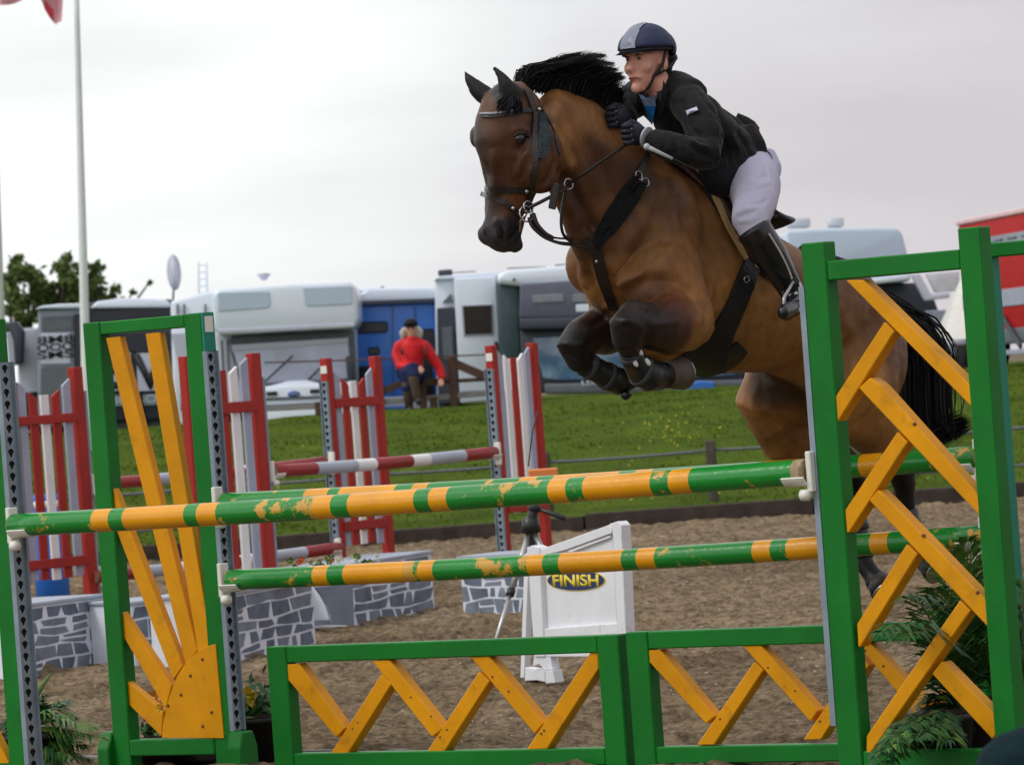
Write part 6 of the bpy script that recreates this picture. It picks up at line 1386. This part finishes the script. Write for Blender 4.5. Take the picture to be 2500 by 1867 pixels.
# breeches and boots
bb = MB(); limb(bb, NLEG, .006, 0, 5); limb(bb, FLEG, .006, 0, 4); bb.loft([u_(1634, 346, 19.40), u_(1643, 374, 19.37), u_(1636, 402, 19.28)], [.092, .095, .085], [.065, .07, .065], n=16, A=fl_)
bb.loft([u_(1560, 375, 19.5), u_(1620, 368, 19.4)], [.12, .13], [.11, .12], n=14, A=hup)
brc = remeshed(bb, 'breeches', .009, RIDER, BRC, smooth=6)
sculpt(brc, [([(1590, 470), (1615, 462), (1645, 450)], -.008, .007), ([(1592, 480), (1618, 476), (1645, 468)], .007, .007), ([(1600, 400), (1630, 392), (1665, 372)], -.007, .008), ([(1605, 415), (1640, 402), (1668, 390)], .006, .008), ([(1660, 430), (1640, 440), (1610, 442)], -.006, .007), ([(1640, 340), (1655, 365), (1660, 400)], -.006, .007)])
bo = MB(); limb(bo, [(1626, 494, 18.86, .062, .066)]+NLEG[4:], .010); bo.loft([u_(1712, 640, 19.02), u_(1718, 660, 18.98), u_(1700, 672, 18.86), u_(1690, 676, 18.78)], [.045, .044, .040, .026], [.04, .036, .032, .022], n=12)
b_o = remeshed(bo, 'riding_boot', .009, RIDER, BOOTM, smooth=4)
bo = MB(); limb(bo, FLEG[3:], .012); bo.loft([u_(1600, 570, 19.7), u_(1608, 592, 19.66), u_(1596, 600, 19.55)], [.045, .042, .03], n=12); remeshed(bo, 'riding_boot', .011, RIDER, BOOTM, smooth=4)
BB = bvh_of(b_o); strap('boot_piping', [(1660, 505), (1682, 540), (1700, 575), (1710, 602)], .007, pbr('pale boot piping', (.55, .52, .56), .4, .5), b_o, .003, .004, bv=BB)
strap('spur_strap', [(1690, 628), (1708, 640), (1722, 634)], .012, STEEL, b_o, .004, .004, bv=BB)
mb = MB(); mb.loft([u_(1655, 462, 18.95), u_(1668, 460, 18.95), u_(1675, 455, 18.96), u_(1681, 460, 18.97), u_(1677, 467, 18.97), u_(1668, 468, 18.96)], .007, n=8, m=BOOTM); mb.build('boot_pull', b_o)
# stirrup
STI = bpy.data.objects.new('stirrup', None); col.objects.link(STI); STI.parent = SD; STI.location = u_(1710, 665, 18.9)-Vector(HORSE.location)-Vector(SD.location)
mb = MB(); sp = u_(1706, 662, 18.9); mb.loft([u_(1727, 612, 18.95), u_(1732, 640, 18.93), u_(1728, 668, 18.92), u_(1705, 682, 18.88), u_(1690, 672, 18.85), u_(1694, 640, 18.87), u_(1712, 610, 18.93)], .009, n=8, m=STEEL); 
mb.build('stirrup_iron', STI); mb = MB(); mb.bar(u_(1720, 612, 18.95), u_(1650, 500, 19.0), .028, .006, Vector((0, 1, 0)), BLACK); mb.build('stirrup_leather', STI)
mb = MB(); mb.loft([u_(1398, 318, 18.52), u_(1412, 324, 18.52), u_(1452, 343, 18.54)], [.010, .008, .006], n=8, m=MATS['pale crop handle']); mb.ball(u_(1397, 317, 18.52), .013, MATS['pale crop handle'], n=8); mb.loft([u_(1452, 343, 18.54), u_(1500, 366, 18.62)], .004, n=6, m=BLACK); tag(mb.build('riding_crop', None, shift=u_(1397, 317, 18.52)), 'thin riding crop with a pale handle held under the rider\'s hand', 'riding crop')
# helmet
HM = bpy.data.objects.new('helmet', None); col.objects.link(HM); HM.parent = RIDER; HM.location = HEADC-Vector(RIDER.location)
t = bmesh.new(); bmesh.ops.create_uvsphere(t, u_segments=36, v_segments=22, radius=1); Mr = Matrix((fh, flh, UPZ)).transposed()
bmesh.ops.delete(t, geom=[v for v in t.verts if v.co.z < -.10-(.30 if v.co.x < -.3 else 0)], context='VERTS')
for v in t.verts:
    q = v.co.copy(); v.co = HEADC+Mr @ Vector((q.x*.119-.008, q.y*.097, q.z*.100+.045))
bmesh.ops.solidify(t, geom=t.faces[:], thickness=.012); mb = MB(); mb._merge(t, NAVY, True); shl = mb.build('shell', HM); SB = bvh_of(shl)
# pale centre panel, following the shell
mb = MB(); vs = []; fs = []; NP = 18
for i in range(NP+1):
    th_ = math.radians(0+82*i/NP)
    for k, w_ in enumerate((-1, -.5, 0, .5, 1)):
        yw = .034*w_*(1-.25*i/NP if i > NP*.5 else 1); x_, zz_ = math.cos(th_)*.1215, math.sin(th_)*.1028; s_ = math.sqrt(max(0, 1-(yw/.0995)**2)); q_ = HEADC+Mr @ Vector((x_*s_-.008, yw, zz_*s_+.045)); c_ = HEADC+Mr @ Vector((-.008, yw*.4, .045)); dd_ = (q_-c_).normalized(); h_ = SB.ray_cast(c_+dd_*.4, -dd_); vs.append((h_[0] if h_[0] is not None else q_)+dd_*.0035)
for i in range(NP):
    for k in range(4): a_ = i*5+k; fs.append([a_, a_+1, a_+6, a_+5])
PAN = pbr('silver grey helmet panel', (.42, .44, .56), .35, .5, .06); mb.faces(vs, fs, PAN, True); bmesh.ops.solidify(mb.bm, geom=mb.bm.faces[:], thickness=.0008); bmesh.ops.recalc_face_normals(mb.bm, faces=mb.bm.faces); mb.build('centre_panel', HM)
mb = MB(); vs = []; N_ = 16
for i in range(N_+1):
    an = math.radians(-78+156*i/N_); x_, y_ = math.cos(an), math.sin(an); vs += [HEADC+Mr @ Vector((x_*.115-.008, y_*.093, .038)), HEADC+Mr @ Vector((x_*(.117+.050*max(0, math.cos(an*1.1)))-.004, y_*(.093+.004), .031-.008*max(0, x_)))]
fs = [[2*i, 2*i+1, 2*i+3, 2*i+2] for i in range(N_)]; mb.faces(vs, fs, NAVY, True); bmesh.ops.solidify(mb.bm, geom=mb.bm.faces[:], thickness=.006); mb.build('peak', HM)
mb = MB(); mb.loft([HEADC+Mr @ Vector((math.cos(a_)*.1175-.008, math.sin(a_)*.0955, .037)) for a_ in np.linspace(-1.9, 1.9, 30)], .006, n=8, m=pbr('dark band', (.008, .009, .015), .6)); mb.build('band', HM)
def hon(f, l_, up_, off=.004):
    q = hh_(f, l_, up_); h = RB.find_nearest(q); return h[0]+h[1]*off
mb = MB(); pts = [hh_(-.01, .092, .036), hon(.012, .075, -.03), hon(.03, .066, -.07), hon(.045, .040, -.11), hon(.055, 0, -.135), hon(.045, -.040, -.11), hon(.02, -.068, -.05), hh_(.0, -.092, .036)]; mb.loft(pts, .0065, .0045, n=8, m=BLACK); mb.loft([hh_(-.075, .088, .0), hon(-.03, .078, -.04), hon(.03, .066, -.07)], .0055, n=8, m=BLACK); mb.build('chin_strap', HM)
mb = MB(); mb.loft([hh_(-.09, .06, .01), hh_(-.118, 0, -.02), hh_(-.09, -.06, .01)], [.02, .036, .02], n=10, m=BLACK); mb.build('rear_harness', HM)
HRD = pbr('dark brown hair', (.02, .013, .01), .7, .3, .3, 40, .4, 120); mb = MB(); mb.ball(hh_(-.07, 0, -.025), 1, HRD, n=14, sc=(.045, .062, .050), rot=Mr); mb.build('hair', RIDER)
DEY = pbr('shadowed eye', (.03, .02, .02), .3, .5); EW = pbr('shadowed eye white', (.17, .11, .095), .5)  # eyeballs coloured like shaded skin, the peak's shadow painted in
for s_ in (.030, -.030):
    q = hon(.088, s_, .004, -.004); mb = MB(); mb.ball(q, .0095, EW, n=8); e_ = mb.build('eye', RIDER); mb = MB(); mb.ball(q+fh*.0055, .0055, DEY, n=8); mb.build('iris', e_)
    mb = MB(); mb.loft([hon(.085, s_-.018, .020, .001), hon(.092, s_, .024, .001), hon(.085, s_+.018, .019, .001)], [.002, .004, .002], n=6, m=HRD); mb.build('eyebrow', RIDER)
LIP = pbr('lips', (.34, .085, .075), .45, .4, .05); mb = MB(); mb.loft([hon(.088, -.024, -.068, -.001), hon(.10, 0, -.066, .001), hon(.088, .024, -.068, -.001)], [.002, .0055, .002], n=8, m=LIP); mb.build('mouth', RIDER)
# ================================================================== seated person in red
SK2 = pbr('tanned skin', (.62, .33, .24), .6, .3, .08); RJ = pbr('red waterproof jacket', (.62, .010, .016), .55, .3, .1, 4, .3, 12); NV = pbr('navy shorts', (.012, .018, .07), .8, .2, .1)
TRO = pbr('grey brown socks', (.085, .060, .045), .85, .2, .15); SHB = pbr('black shoe', (.015, .015, .016), .5, .4); HW = pbr('pale blond hair', (.62, .58, .52), .8, .2, .15, 20, .5, 60); CAPM = pbr('black cap', (.012, .014, .022), .7, .2)
DP = 73.0
def gu(x, y, D=DP): return at(z('G', (x, y))[0], D)
SP = thing('person', gu(1180, 860), 'person in a red jacket and black cap sitting on the rail fence', 'person')
hd_ = gu(1180, 528)
L1 = [(gu(1130, 800), .11), (gu(1200, 790, DP-.35), .10), (gu(1195, 840, DP-.42), .075), (gu(1215, 950, DP-.40), .055), (gu(1222, 985, DP-.4), .045)]
L2 = [(gu(1235, 815), .11), (gu(1150, 830, DP-.32), .10), (gu(1160, 920, DP-.30), .075), (gu(1170, 1040, DP-.28), .05)]
A1 = [(gu(1108, 622), .065), (gu(1088, 690), .065), (gu(1112, 765, DP-.1), .060), (gu(1190, 770, DP-.30), .055), (gu(1235, 778, DP-.34), .045)]
A2 = [(gu(1258, 622), .065), (gu(1310, 695), .065), (gu(1362, 780), .058), (gu(1380, 845, DP-.05), .05), (gu(1365, 862, DP-.08), .04)]
def tors(mb, g): mb.loft([gu(1185, 845), gu(1182, 780), gu(1180, 700), gu(1182, 630), gu(1182, 592)], [.165+g, .155+g, .16+g, .155+g, .07+g], [.13+g, .12+g, .13+g, .11+g, .07+g], A=(1, 0, 0), n=16)
def ch(mb, q, g=0.0): mb.loft([p for p, r_ in q], [r_+g for p, r_ in q], n=12)
b_ = MB(); tors(b_, -.02); [ch(b_, q, -.012) for q in (L1, L2, A1, A2)]
b_.loft([gu(1182, 600), hd_-Vector((0, 0, .02))], .055, n=10); b_.ball(hd_, 1, n=14, sc=(.092, .10, .125)); b_.ball(hd_+Vector((0, -.10, -.01)), .02, n=8); b_.ball(hd_+Vector((0, -.06, -.085)), .035, n=8)
for c in (gu(1240, 780, DP-.36), gu(1368, 862, DP-.08)):
    b_.ball(c, .042, n=8)
    for k in range(4): b_.loft([c+Vector((-.03+.02*k, -.03, -.01)), c+Vector((-.032+.021*k, -.05, -.05)), c+Vector((-.03+.02*k, -.035, -.085+.008*abs(k-1.5)))], .0115, n=6)
    b_.loft([c+Vector((.035, -.02, 0)), c+Vector((.055, -.03, -.035))], .012, n=6)
remeshed(b_, 'body', .014, SP, SK2, smooth=2)
b_ = MB(); tors(b_, .02); ch(b_, A1[:4]+[(A1[4][0].lerp(A1[3][0], .5), .05)], .015); ch(b_, A2[:4], .015); b_.loft([gu(1110, 622), gu(1182, 606), gu(1256, 622)], [.065, .08, .065], n=12); jk2 = remeshed(b_, 'jacket', .02, SP, RJ, smooth=4)
b_ = MB(); b_.loft([gu(1182, 605), gu(1182, 580)], [.10, .085], n=14, m=RJ); b_.build('collar', jk2)
for x_, y0, y1 in ((1120, 655, 690), (1268, 640, 720)):
    b_ = MB(); b_.loft([gu(x_, y0, DP-.17), gu(x_+4, y1, DP-.17)], .022, n=8, m=pbr('dark red pocket flap', (.12, .02, .02), .7)); b_.build('pocket', jk2)
b_ = MB(); ch(b_, L1[:3], .02); ch(b_, L2[:3], .02); b_.loft([gu(1120, 830), gu(1250, 830)], .12, n=12); remeshed(b_, 'shorts', .02, SP, NV, smooth=3)
b_ = MB(); ch(b_, [(L1[1][0].lerp(L1[2][0], .6), .075)]+L1[2:], .008); b_.build('trouser_leg', SP, TRO); b_ = MB(); ch(b_, [(L2[1][0].lerp(L2[2][0], .4), .08)]+L2[2:], .008); b_.build('trouser_leg', SP, TRO)
b_ = MB(); b_.loft([gu(1222, 975, DP-.38), gu(1228, 990, DP-.5), gu(1232, 992, DP-.62)], [.055, .06, .045], [.05, .045, .035], n=12, m=SHB); b_.build('shoe', SP)
b_ = MB(); b_.loft([gu(1168, 1040, DP-.24), gu(1172, 1052, DP-.36), gu(1172, 1056, DP-.5)], [.055, .055, .042], [.05, .045, .035], n=12, m=pbr('brown shoe', (.10, .075, .055), .6)); b_.build('shoe', SP)
b_ = MB(); 
for k in range(70):
    an = random.uniform(.15, 2.99); c = hd_+Vector((math.cos(an)*.105*(1 if random.random() < .9 else .8), random.uniform(-.02, .09), .02)); b_.loft([c, c+Vector((math.cos(an)*.05, 0, -.06)), c+Vector((math.cos(an)*.045, random.uniform(-.02, .02), -.13-random.random()*.05))], [.02, .024, .010], n=6, m=HW)
b_.build('hair', SP)
b_ = MB(); b_.ball(hd_+Vector((0, .005, .075)), 1, CAPM, n=16, sc=(.108, .12, .085)); b_.box(hd_+Vector((0, -.135, .075)), (.065, 0, 0), (0, .045, -.006), (0, 0, .006), CAPM, .005); cp = b_.build('cap', SP)
b_ = MB(); b_.ball(hd_+Vector((0, -.10, .085)), 1, pbr('grey cap badge', (.3, .32, .36), .5), n=8, sc=(.022, .012, .018)); b_.build('cap_badge', cp)
b_ = MB(); b_.box(hd_+Vector((0, -.092, .012)), (.06, 0, 0), (0, .008, 0), (0, 0, .014), pbr('dark sunglasses', (.01, .01, .01), .2), .005); b_.build('glasses', SP)

# ================================================================== palms and potted flowers round the fence
PLM = [pbr('palm leaflet dark', (.022, .085, .026), .45, .4, .25), pbr('palm leaflet mid', (.055, .16, .028), .45, .4, .25), pbr('palm leaflet yellow green', (.12, .20, .04), .45, .4, .2)]
STM = pbr('palm stem', (.10, .15, .03), .6, .3, .2); POT = pbr('black plastic pot', (.014, .014, .016), .5, .4, .1); SOIL = pbr('potting soil', (.03, .02, .015), .9, .1, .3, 20, .5, 40)
def pot(T, c, r=.15, h=.26):
    mb = MB(); mb.loft([c, c+Vector((0, 0, h*.9)), c+Vector((0, 0, h*.9)), c+Vector((0, 0, h))], [r*.75, r*.96, r*1.06, r*1.06], n=24, m=POT, cap=0); mb.build('pot', T)
    mb = MB(); mb.loft([c+Vector((0, 0, h*1.003)), c+Vector((0, 0, h*1.02))], r*.95, n=18, m=SOIL, cap=.1); mb.build('soil', T)
def frond(T, a, mid, tip, L_=.16, n=26, mix=(.6, .3, .1), droop=.35, seed=0):
    a, mid, tip = Vector(a), Vector(mid), Vector(tip); V, F_, M_ = [], [], []; k0 = 0; pts = []
    for i in range(n+1):
        t_ = i/n; pts.append(a*(1-t_)**2+mid*2*t_*(1-t_)+tip*t_*t_)
    mb = MB(); mb.loft(pts, [.007*(1-.8*i/n) for i in range(n+1)], n=6, m=STM); fr_ = mb.build('frond', T)
    for i in range(4, n+1):
        t_ = i/n; T_ = (pts[min(i+1, n)]-pts[i-1]).normalized(); side = T_.cross(Vector((0, 0, 1)))
        side = side.normalized() if side.length > .1 else Vector((1, 0, 0)); up_ = side.cross(T_).normalized()
        l0 = L_*(math.sin(math.pi*min(1, .18+t_*.80))**.6)*random.uniform(.85, 1.1)
        for s_ in (-1, 1):
            dr_ = (side*s_*.86+T_*(.55+.5*t_)+up_*random.uniform(-.1, .3)).normalized(); p0 = pts[i]; p1 = p0+dr_*l0*.5; p2 = p0+dr_*l0-Vector((0, 0, l0*droop*random.uniform(.4, 1.3)))
            wv = dr_.cross(up_).normalized()*.0085; nrm_ = Vector((0, 0, .004))
            V += [p0[:], (p1-wv+nrm_)[:], p2[:], (p1+wv+nrm_)[:]]; F_.append([k0, k0+1, k0+2, k0+3]); k0 += 4; M_.append(random.choices([0, 1, 2], mix)[0])
    o = numpy_mesh('leaflets', np.array(V), F_, None, parent=fr_, mats=PLM, midx=M_); o['kind'] = 'stuff'; return fr_
def palm(label, base, fr_list, grp='artificial palms around the fence', potr=.15, **k):
    T = thing('potted_palm', base, label, 'palm plant', grp); pot(T, base, potr)
    c = base+Vector((0, 0, .27))
    for (m_, t_, mx) in fr_list: frond(T, c+Vector((random.uniform(-.03, .03), random.uniform(-.03, .03), 0)), m_, t_, mix=mx, **k)
    return T
DK, MD, PL = (.8, .18, .02), (.35, .5, .15), (.1, .5, .4)
# right: behind the herringbone wing
def J(x, y, D): return at(z('J', (x, y))[0], D)
bR = J1.w(J1.hit((2330, 1600), .6)[0], .60, 0); dR = bR.y
palm('tall potted palm filling the lower right of the herringbone wing', bR,
     [(J(460, 560, dR), J(440, 380, dR-.1), PL), (J(600, 500, dR+.1), J(690, 320, dR), MD), (J(480, 640, dR), J(600, 330, dR), PL), (J(520, 850, dR), J(700, 760, dR), MD), (J(470, 930, dR), J(500, 700, dR-.1), DK), (J(560, 1000, dR), J(640, 900, dR-.2), MD), (J(480, 1150, dR), J(600, 1000, dR-.2), MD), (J(440, 1250, dR), J(330, 1250, dR-.2), DK), (J(520, 500, dR), J(530, 300, dR-.1), PL), (J(560, 600, dR), J(640, 420, dR), PL), (J(420, 700, dR), J(330, 600, dR-.1), MD), (J(300, 640, dR-.6), J(-10, 860, dR-1.15), DK), (J(340, 700, dR-.5), J(90, 900, dR-1.0), DK), (J(330, 620, dR-.3), J(150, 640, dR-.7), DK), (J(480, 820, dR), J(560, 560, dR+.1), MD),
      (J(560, 900, dR), J(700, 950, dR), MD), (J(450, 1000, dR), J(400, 850, dR-.2), MD), (J(480, 1100, dR), J(300, 1150, dR-.2), DK), (J(560, 1050, dR+.1), J(690, 1150, dR), DK), (J(400, 760, dR+.1), J(200, 640, dR+.1), DK),
      (J(620, 700, dR+.1), J(660, 560, dR+.1), PL), (J(520, 950, dR), J(640, 780, dR), DK), (J(500, 1200, dR), J(430, 1350, dR-.2), DK), (J(560, 1250, dR), J(720, 1330, dR-.1), DK), (J(420, 1180, dR), J(380, 1420, dR-.1), DK)], L_=.19)
bR2 = J1.w(J1.hit((2300, 1850), .30)[0], .30, 0); d2 = bR2.y-.55
palm('low dark palm spilling over the foot of the herringbone wing', bR2,
     [(J(150, 1480, d2), J(-30, 1600, d2-.2), DK), (J(180, 1400, d2), J(60, 1500, d2-.15), DK), (J(230, 1400, d2), J(130, 1420, d2), DK), (J(300, 1380, d2), J(330, 1460, d2), DK), (J(320, 1450, d2), J(420, 1500, d2), DK), (J(200, 1450, d2), J(20, 1560, d2-.2), MD), (J(260, 1420, d2), J(210, 1500, d2-.2), DK),
      (J(120, 1560, d2), J(-40, 1660, d2-.2), DK)], L_=.13, potr=.13)
# far right edge
bR3 = J1.w(J1.hit((2475, 1700), 1.0)[0]+.05, 1.0, 0); d3 = bR3.y
palm('dark palm at the right edge below the blue-green post', bR3, [(J(860, 700, d3), J(862, 560, d3), MD), (J(900, 760, d3), J(845, 720, d3), DK), (J(880, 900, d3), J(840, 880, d3), DK), (J(900, 1000, d3), J(850, 1050, d3), DK), (J(980, 800, d3), J(1050, 760, d3), DK), (J(900, 1150, d3), J(845, 1230, d3), DK)], L_=.16)
# left
def K(x, y, D): return at(z('K', (x, y))[0], D)
bL = J1.w(J1.hit((75, 1830), .35)[0], .35, 0); dL = bL.y; dL = (bL-EYE).dot(Fw)
palm('palm with arching green fronds beside the keyhole track at the bottom left', bL,
     [(K(400, 430, dL), K(720, 560, dL-.2), PL), (K(300, 400, dL), K(560, 480, dL-.1), PL), (K(420, 520, dL), K(800, 640, dL-.2), PL), (K(260, 480, dL), K(330, 330, dL), DK), (K(300, 480, dL), K(500, 360, dL+.1), DK), (K(230, 420, dL), K(180, 330, dL), DK),
      (K(350, 600, dL), K(640, 700, dL-.1), MD), (K(300, 650, dL), K(560, 790, dL-.2), DK), (K(250, 700, dL), K(420, 840, dL-.2), DK), (K(200, 600, dL), K(60, 520, dL), DK), (K(400, 700, dL), K(680, 800, dL), DK), (K(150, 650, dL), K(20, 700, dL), DK), (K(420, 640, dL), K(600, 620, dL-.1), MD)], L_=.15)
mb = MB(); p0_ = K(205, 410, dL+.1); mb.loft([p0_-Vector((0, 0, .3)), p0_, K(290, 280, dL+.1), K(400, 130, dL+.1)], [.006, .010, .015, .003], [.003, .004, .005, .002], n=8, m=PLM[2])
T = thing('reed_leaf', Vector((p0_.x, p0_.y, 0)), 'single upright pale green blade beside the bottom left palm', 'leaf'); mb.build('blade', T)
# small flower pot right of the sun ray wing
FY = pbr('yellow flower petal', (.78, .55, .05), .6, .2, .1); FO = pbr('orange flower petal', (.80, .35, .08), .6, .2, .1); FR = pbr('red flower petal', (.60, .04, .02), .6, .2, .1); FW_ = pbr('white flower petal', (.75, .75, .72), .6, .2, .1)
def bloom(T, c, r, m, n=6, nm='flower'):
    mb = MB()
    for k in range(n):
        an = 2*math.pi*k/n+random.random()*.4; d_ = Vector((math.cos(an), -.45+random.uniform(-.2, .2), math.sin(an))); q = c+d_*r; s_ = d_.cross(Vector((0, 1, 0))).normalized()*r*.38
        mb.faces([c, c+d_*r*.5-s_+Vector((0, -.006, 0)), q, c+d_*r*.5+s_+Vector((0, -.006, 0))], [(0, 1, 2, 3)], m)
    mb.ball(c+Vector((0, -.01, 0)), r*.2, YF, n=8); return mb.build(nm, T)
def bush(T, c, R, n=260, h=.14):
    V, F_, M_ = [], [], []; 
    for i in range(n):
        p = c+Vector((random.gauss(0, R*.5), random.gauss(0, R*.5), abs(random.gauss(0, h*.6)))); a_ = Vector((random.gauss(0, 1), random.gauss(0, 1), random.gauss(0, 1))).normalized()*.028; b2 = a_.orthogonal().normalized()*.012
        V += [(p+a_)[:], (p+b2)[:], (p-a_)[:], (p-b2)[:]]; F_.append([4*i, 4*i+1, 4*i+2, 4*i+3]); M_.append(random.choice([0, 0, 1]))
    o = numpy_mesh('foliage', np.array(V), F_, None, parent=T, mats=PLM, midx=M_); o['kind'] = 'stuff'
bP = J1.w(J1.hit((612, 1860), BACK+.35)[0], BACK+.35, 0); dPp = (bP-EYE).dot(Fw)
T = thing('flower_pot', bP, 'black pot of dark foliage with a pale yellow flower', 'flower pot'); pot(T, bP, .17, .20); c = bP+Vector((0, 0, .24)); bush(T, K(1980, 500, dPp), .12)
bloom(T, K(1915, 320, dPp-.05), .05, FY, 5); bloom(T, K(1905, 285, dPp-.02), .035, FY, 5); bloom(T, K(1915, 395, dPp), .03, FO, 5); bloom(T, K(2050, 540, dPp-.1), .02, FY, 5)
mb = MB(); mb.loft([c, K(1915, 320, dPp-.03)], .004, n=6, m=STM); mb.build('stem', T)
bP = J1.w(J1.hit((375, 1800), BACK+.3)[0], BACK+.30, 0); dPp = (bP-EYE).dot(Fw)
T = thing('flower_pot', bP, 'pot of orange and red flowers behind the yellow quarter disc', 'flower pot'); pot(T, bP, .12, .12); bush(T, bP+Vector((0, 0, .14)), .05, 60, .06)
bloom(T, K(1190, 330, dPp), .045, FO, 6); bloom(T, K(1300, 215, dPp), .02, FY, 5); bloom(T, K(1180, 600, dPp), .03, FR, 6); bloom(T, K(1205, 615, dPp-.02), .018, FW_, 5); bloom(T, K(1240, 400, dPp-.45), .025, FY, 6); bloom(T, K(1250, 400, dPp-.47), .010, FR, 5)
mb = MB()
for q in ((1190, 330), (1300, 215), (1180, 600)): mb.loft([bP+Vector((0, 0, .12)), K(*q, dPp)], .003, n=5, m=STM)
mb.build('stem', T)
mb = MB(); mb.box(J1.w(J1.hit((450, 1850), BACK+.5)[0], BACK+.5, .045), J1.d*.30, J1.n*.12, (0, 0, .045), POT, .01); T = thing('gap_filler_box', J1.w(J1.hit((450, 1850), BACK+.5)[0], BACK+.5, 0), 'low black trough in the gap under the sun ray wing', 'trough'); mb.build('gap_box_body', T)  # plain dark box, put in to keep the gap under the wing black
# small flowers on the far blocks
T = thing('flower_tray', gnd((840, 1470)), 'tray of pale and red flowers on a stone-painted block', 'flowers'); mb = MB(); fc = at((820, 1376), 31.5)
mb.box(fc-Vector((0, 0, .03)), (.30, 0, 0), (0, .06, 0), (0, 0, .02), POT, .005); mb.build('tray', T); T.location = T.location
for k in range(26):
    bloom(T, fc+Vector((random.uniform(-.30, .28), random.uniform(-.06, .06), random.uniform(-.01, .05))), random.uniform(.016, .03), random.choice([FR, FW_, FW_, PLM[1], PLM[1]]), 5)

# ================================================================== dark hatted onlooker at the lower right corner
DH = 10.4; hc = at((2512, 1912), DH); r_h = 140*DH/FPX
T = thing('person', Vector((hc.x, hc.y, 0)), 'onlooker in a dark blue-green knitted hat at the bottom right corner', 'person')
HATM = pbr('dark teal wool hat', (.008, .022, .028), .95, .1, .2, 30, .5, 150); COATM = pbr('dark coat', (.02, .022, .03), .85, .1, .2)
b_ = MB(); b_.ball(hc-Vector((0, 0, .03)), 1, n=16, sc=(.078, .095, .115)); b_.loft([hc-Vector((0, 0, .10)), hc-Vector((0, 0, .2))], .05, n=10); b_.ball(hc+Vector((0, .1, -.05)), .016, n=8)
b_.loft([hc-Vector((0, 0, .18)), hc-Vector((0, 0, .25)), hc-Vector((0, 0, .42)), hc-Vector((0, -.02, .56))], [.06, .15, .14, .14], [.05, .09, .10, .11], A=(1, 0, 0), n=14)
hipz = max(.1, hc.z-.56)
for s_ in (-1, 1):
    b_.loft([hc+Vector((s_*.08, .02, -.56)), hc+Vector((s_*.12, .38, -.50)), Vector((hc.x+s_*.11, hc.y+.42, .08)), Vector((hc.x+s_*.11, hc.y+.52, .05))], [.075, .06, .045, .035], n=10)
    b_.loft([hc+Vector((s_*.15, 0, -.26)), hc+Vector((s_*.19, .08, -.42)), hc+Vector((s_*.10, .28, -.44))], [.045, .038, .03], n=10)
remeshed(b_, 'body', .012, T, SK2, smooth=2)
b_ = MB(); b_.loft([hc-Vector((0, 0, .18)), hc-Vector((0, 0, .25)), hc-Vector((0, 0, .42)), hc-Vector((0, -.02, .58))], [.075, .17, .16, .16], [.065, .11, .12, .13], A=(1, 0, 0), n=14)
for s_ in (-1, 1): b_.loft([hc+Vector((s_*.15, 0, -.26)), hc+Vector((s_*.19, .08, -.42)), hc+Vector((s_*.10, .27, -.44))], [.06, .052, .042], n=10)
remeshed(b_, 'coat', .014, T, COATM, smooth=3)
b_ = MB(); b_.loft([hc+Vector((0, 0, r_h*k_)) for k_ in (-.45, 0, .35, .65, .88, .99)], [r_h*w for w in (.96, 1.0, .95, .78, .48, .10)], n=24, m=HATM, cap=.1); b_.build('hat', T)
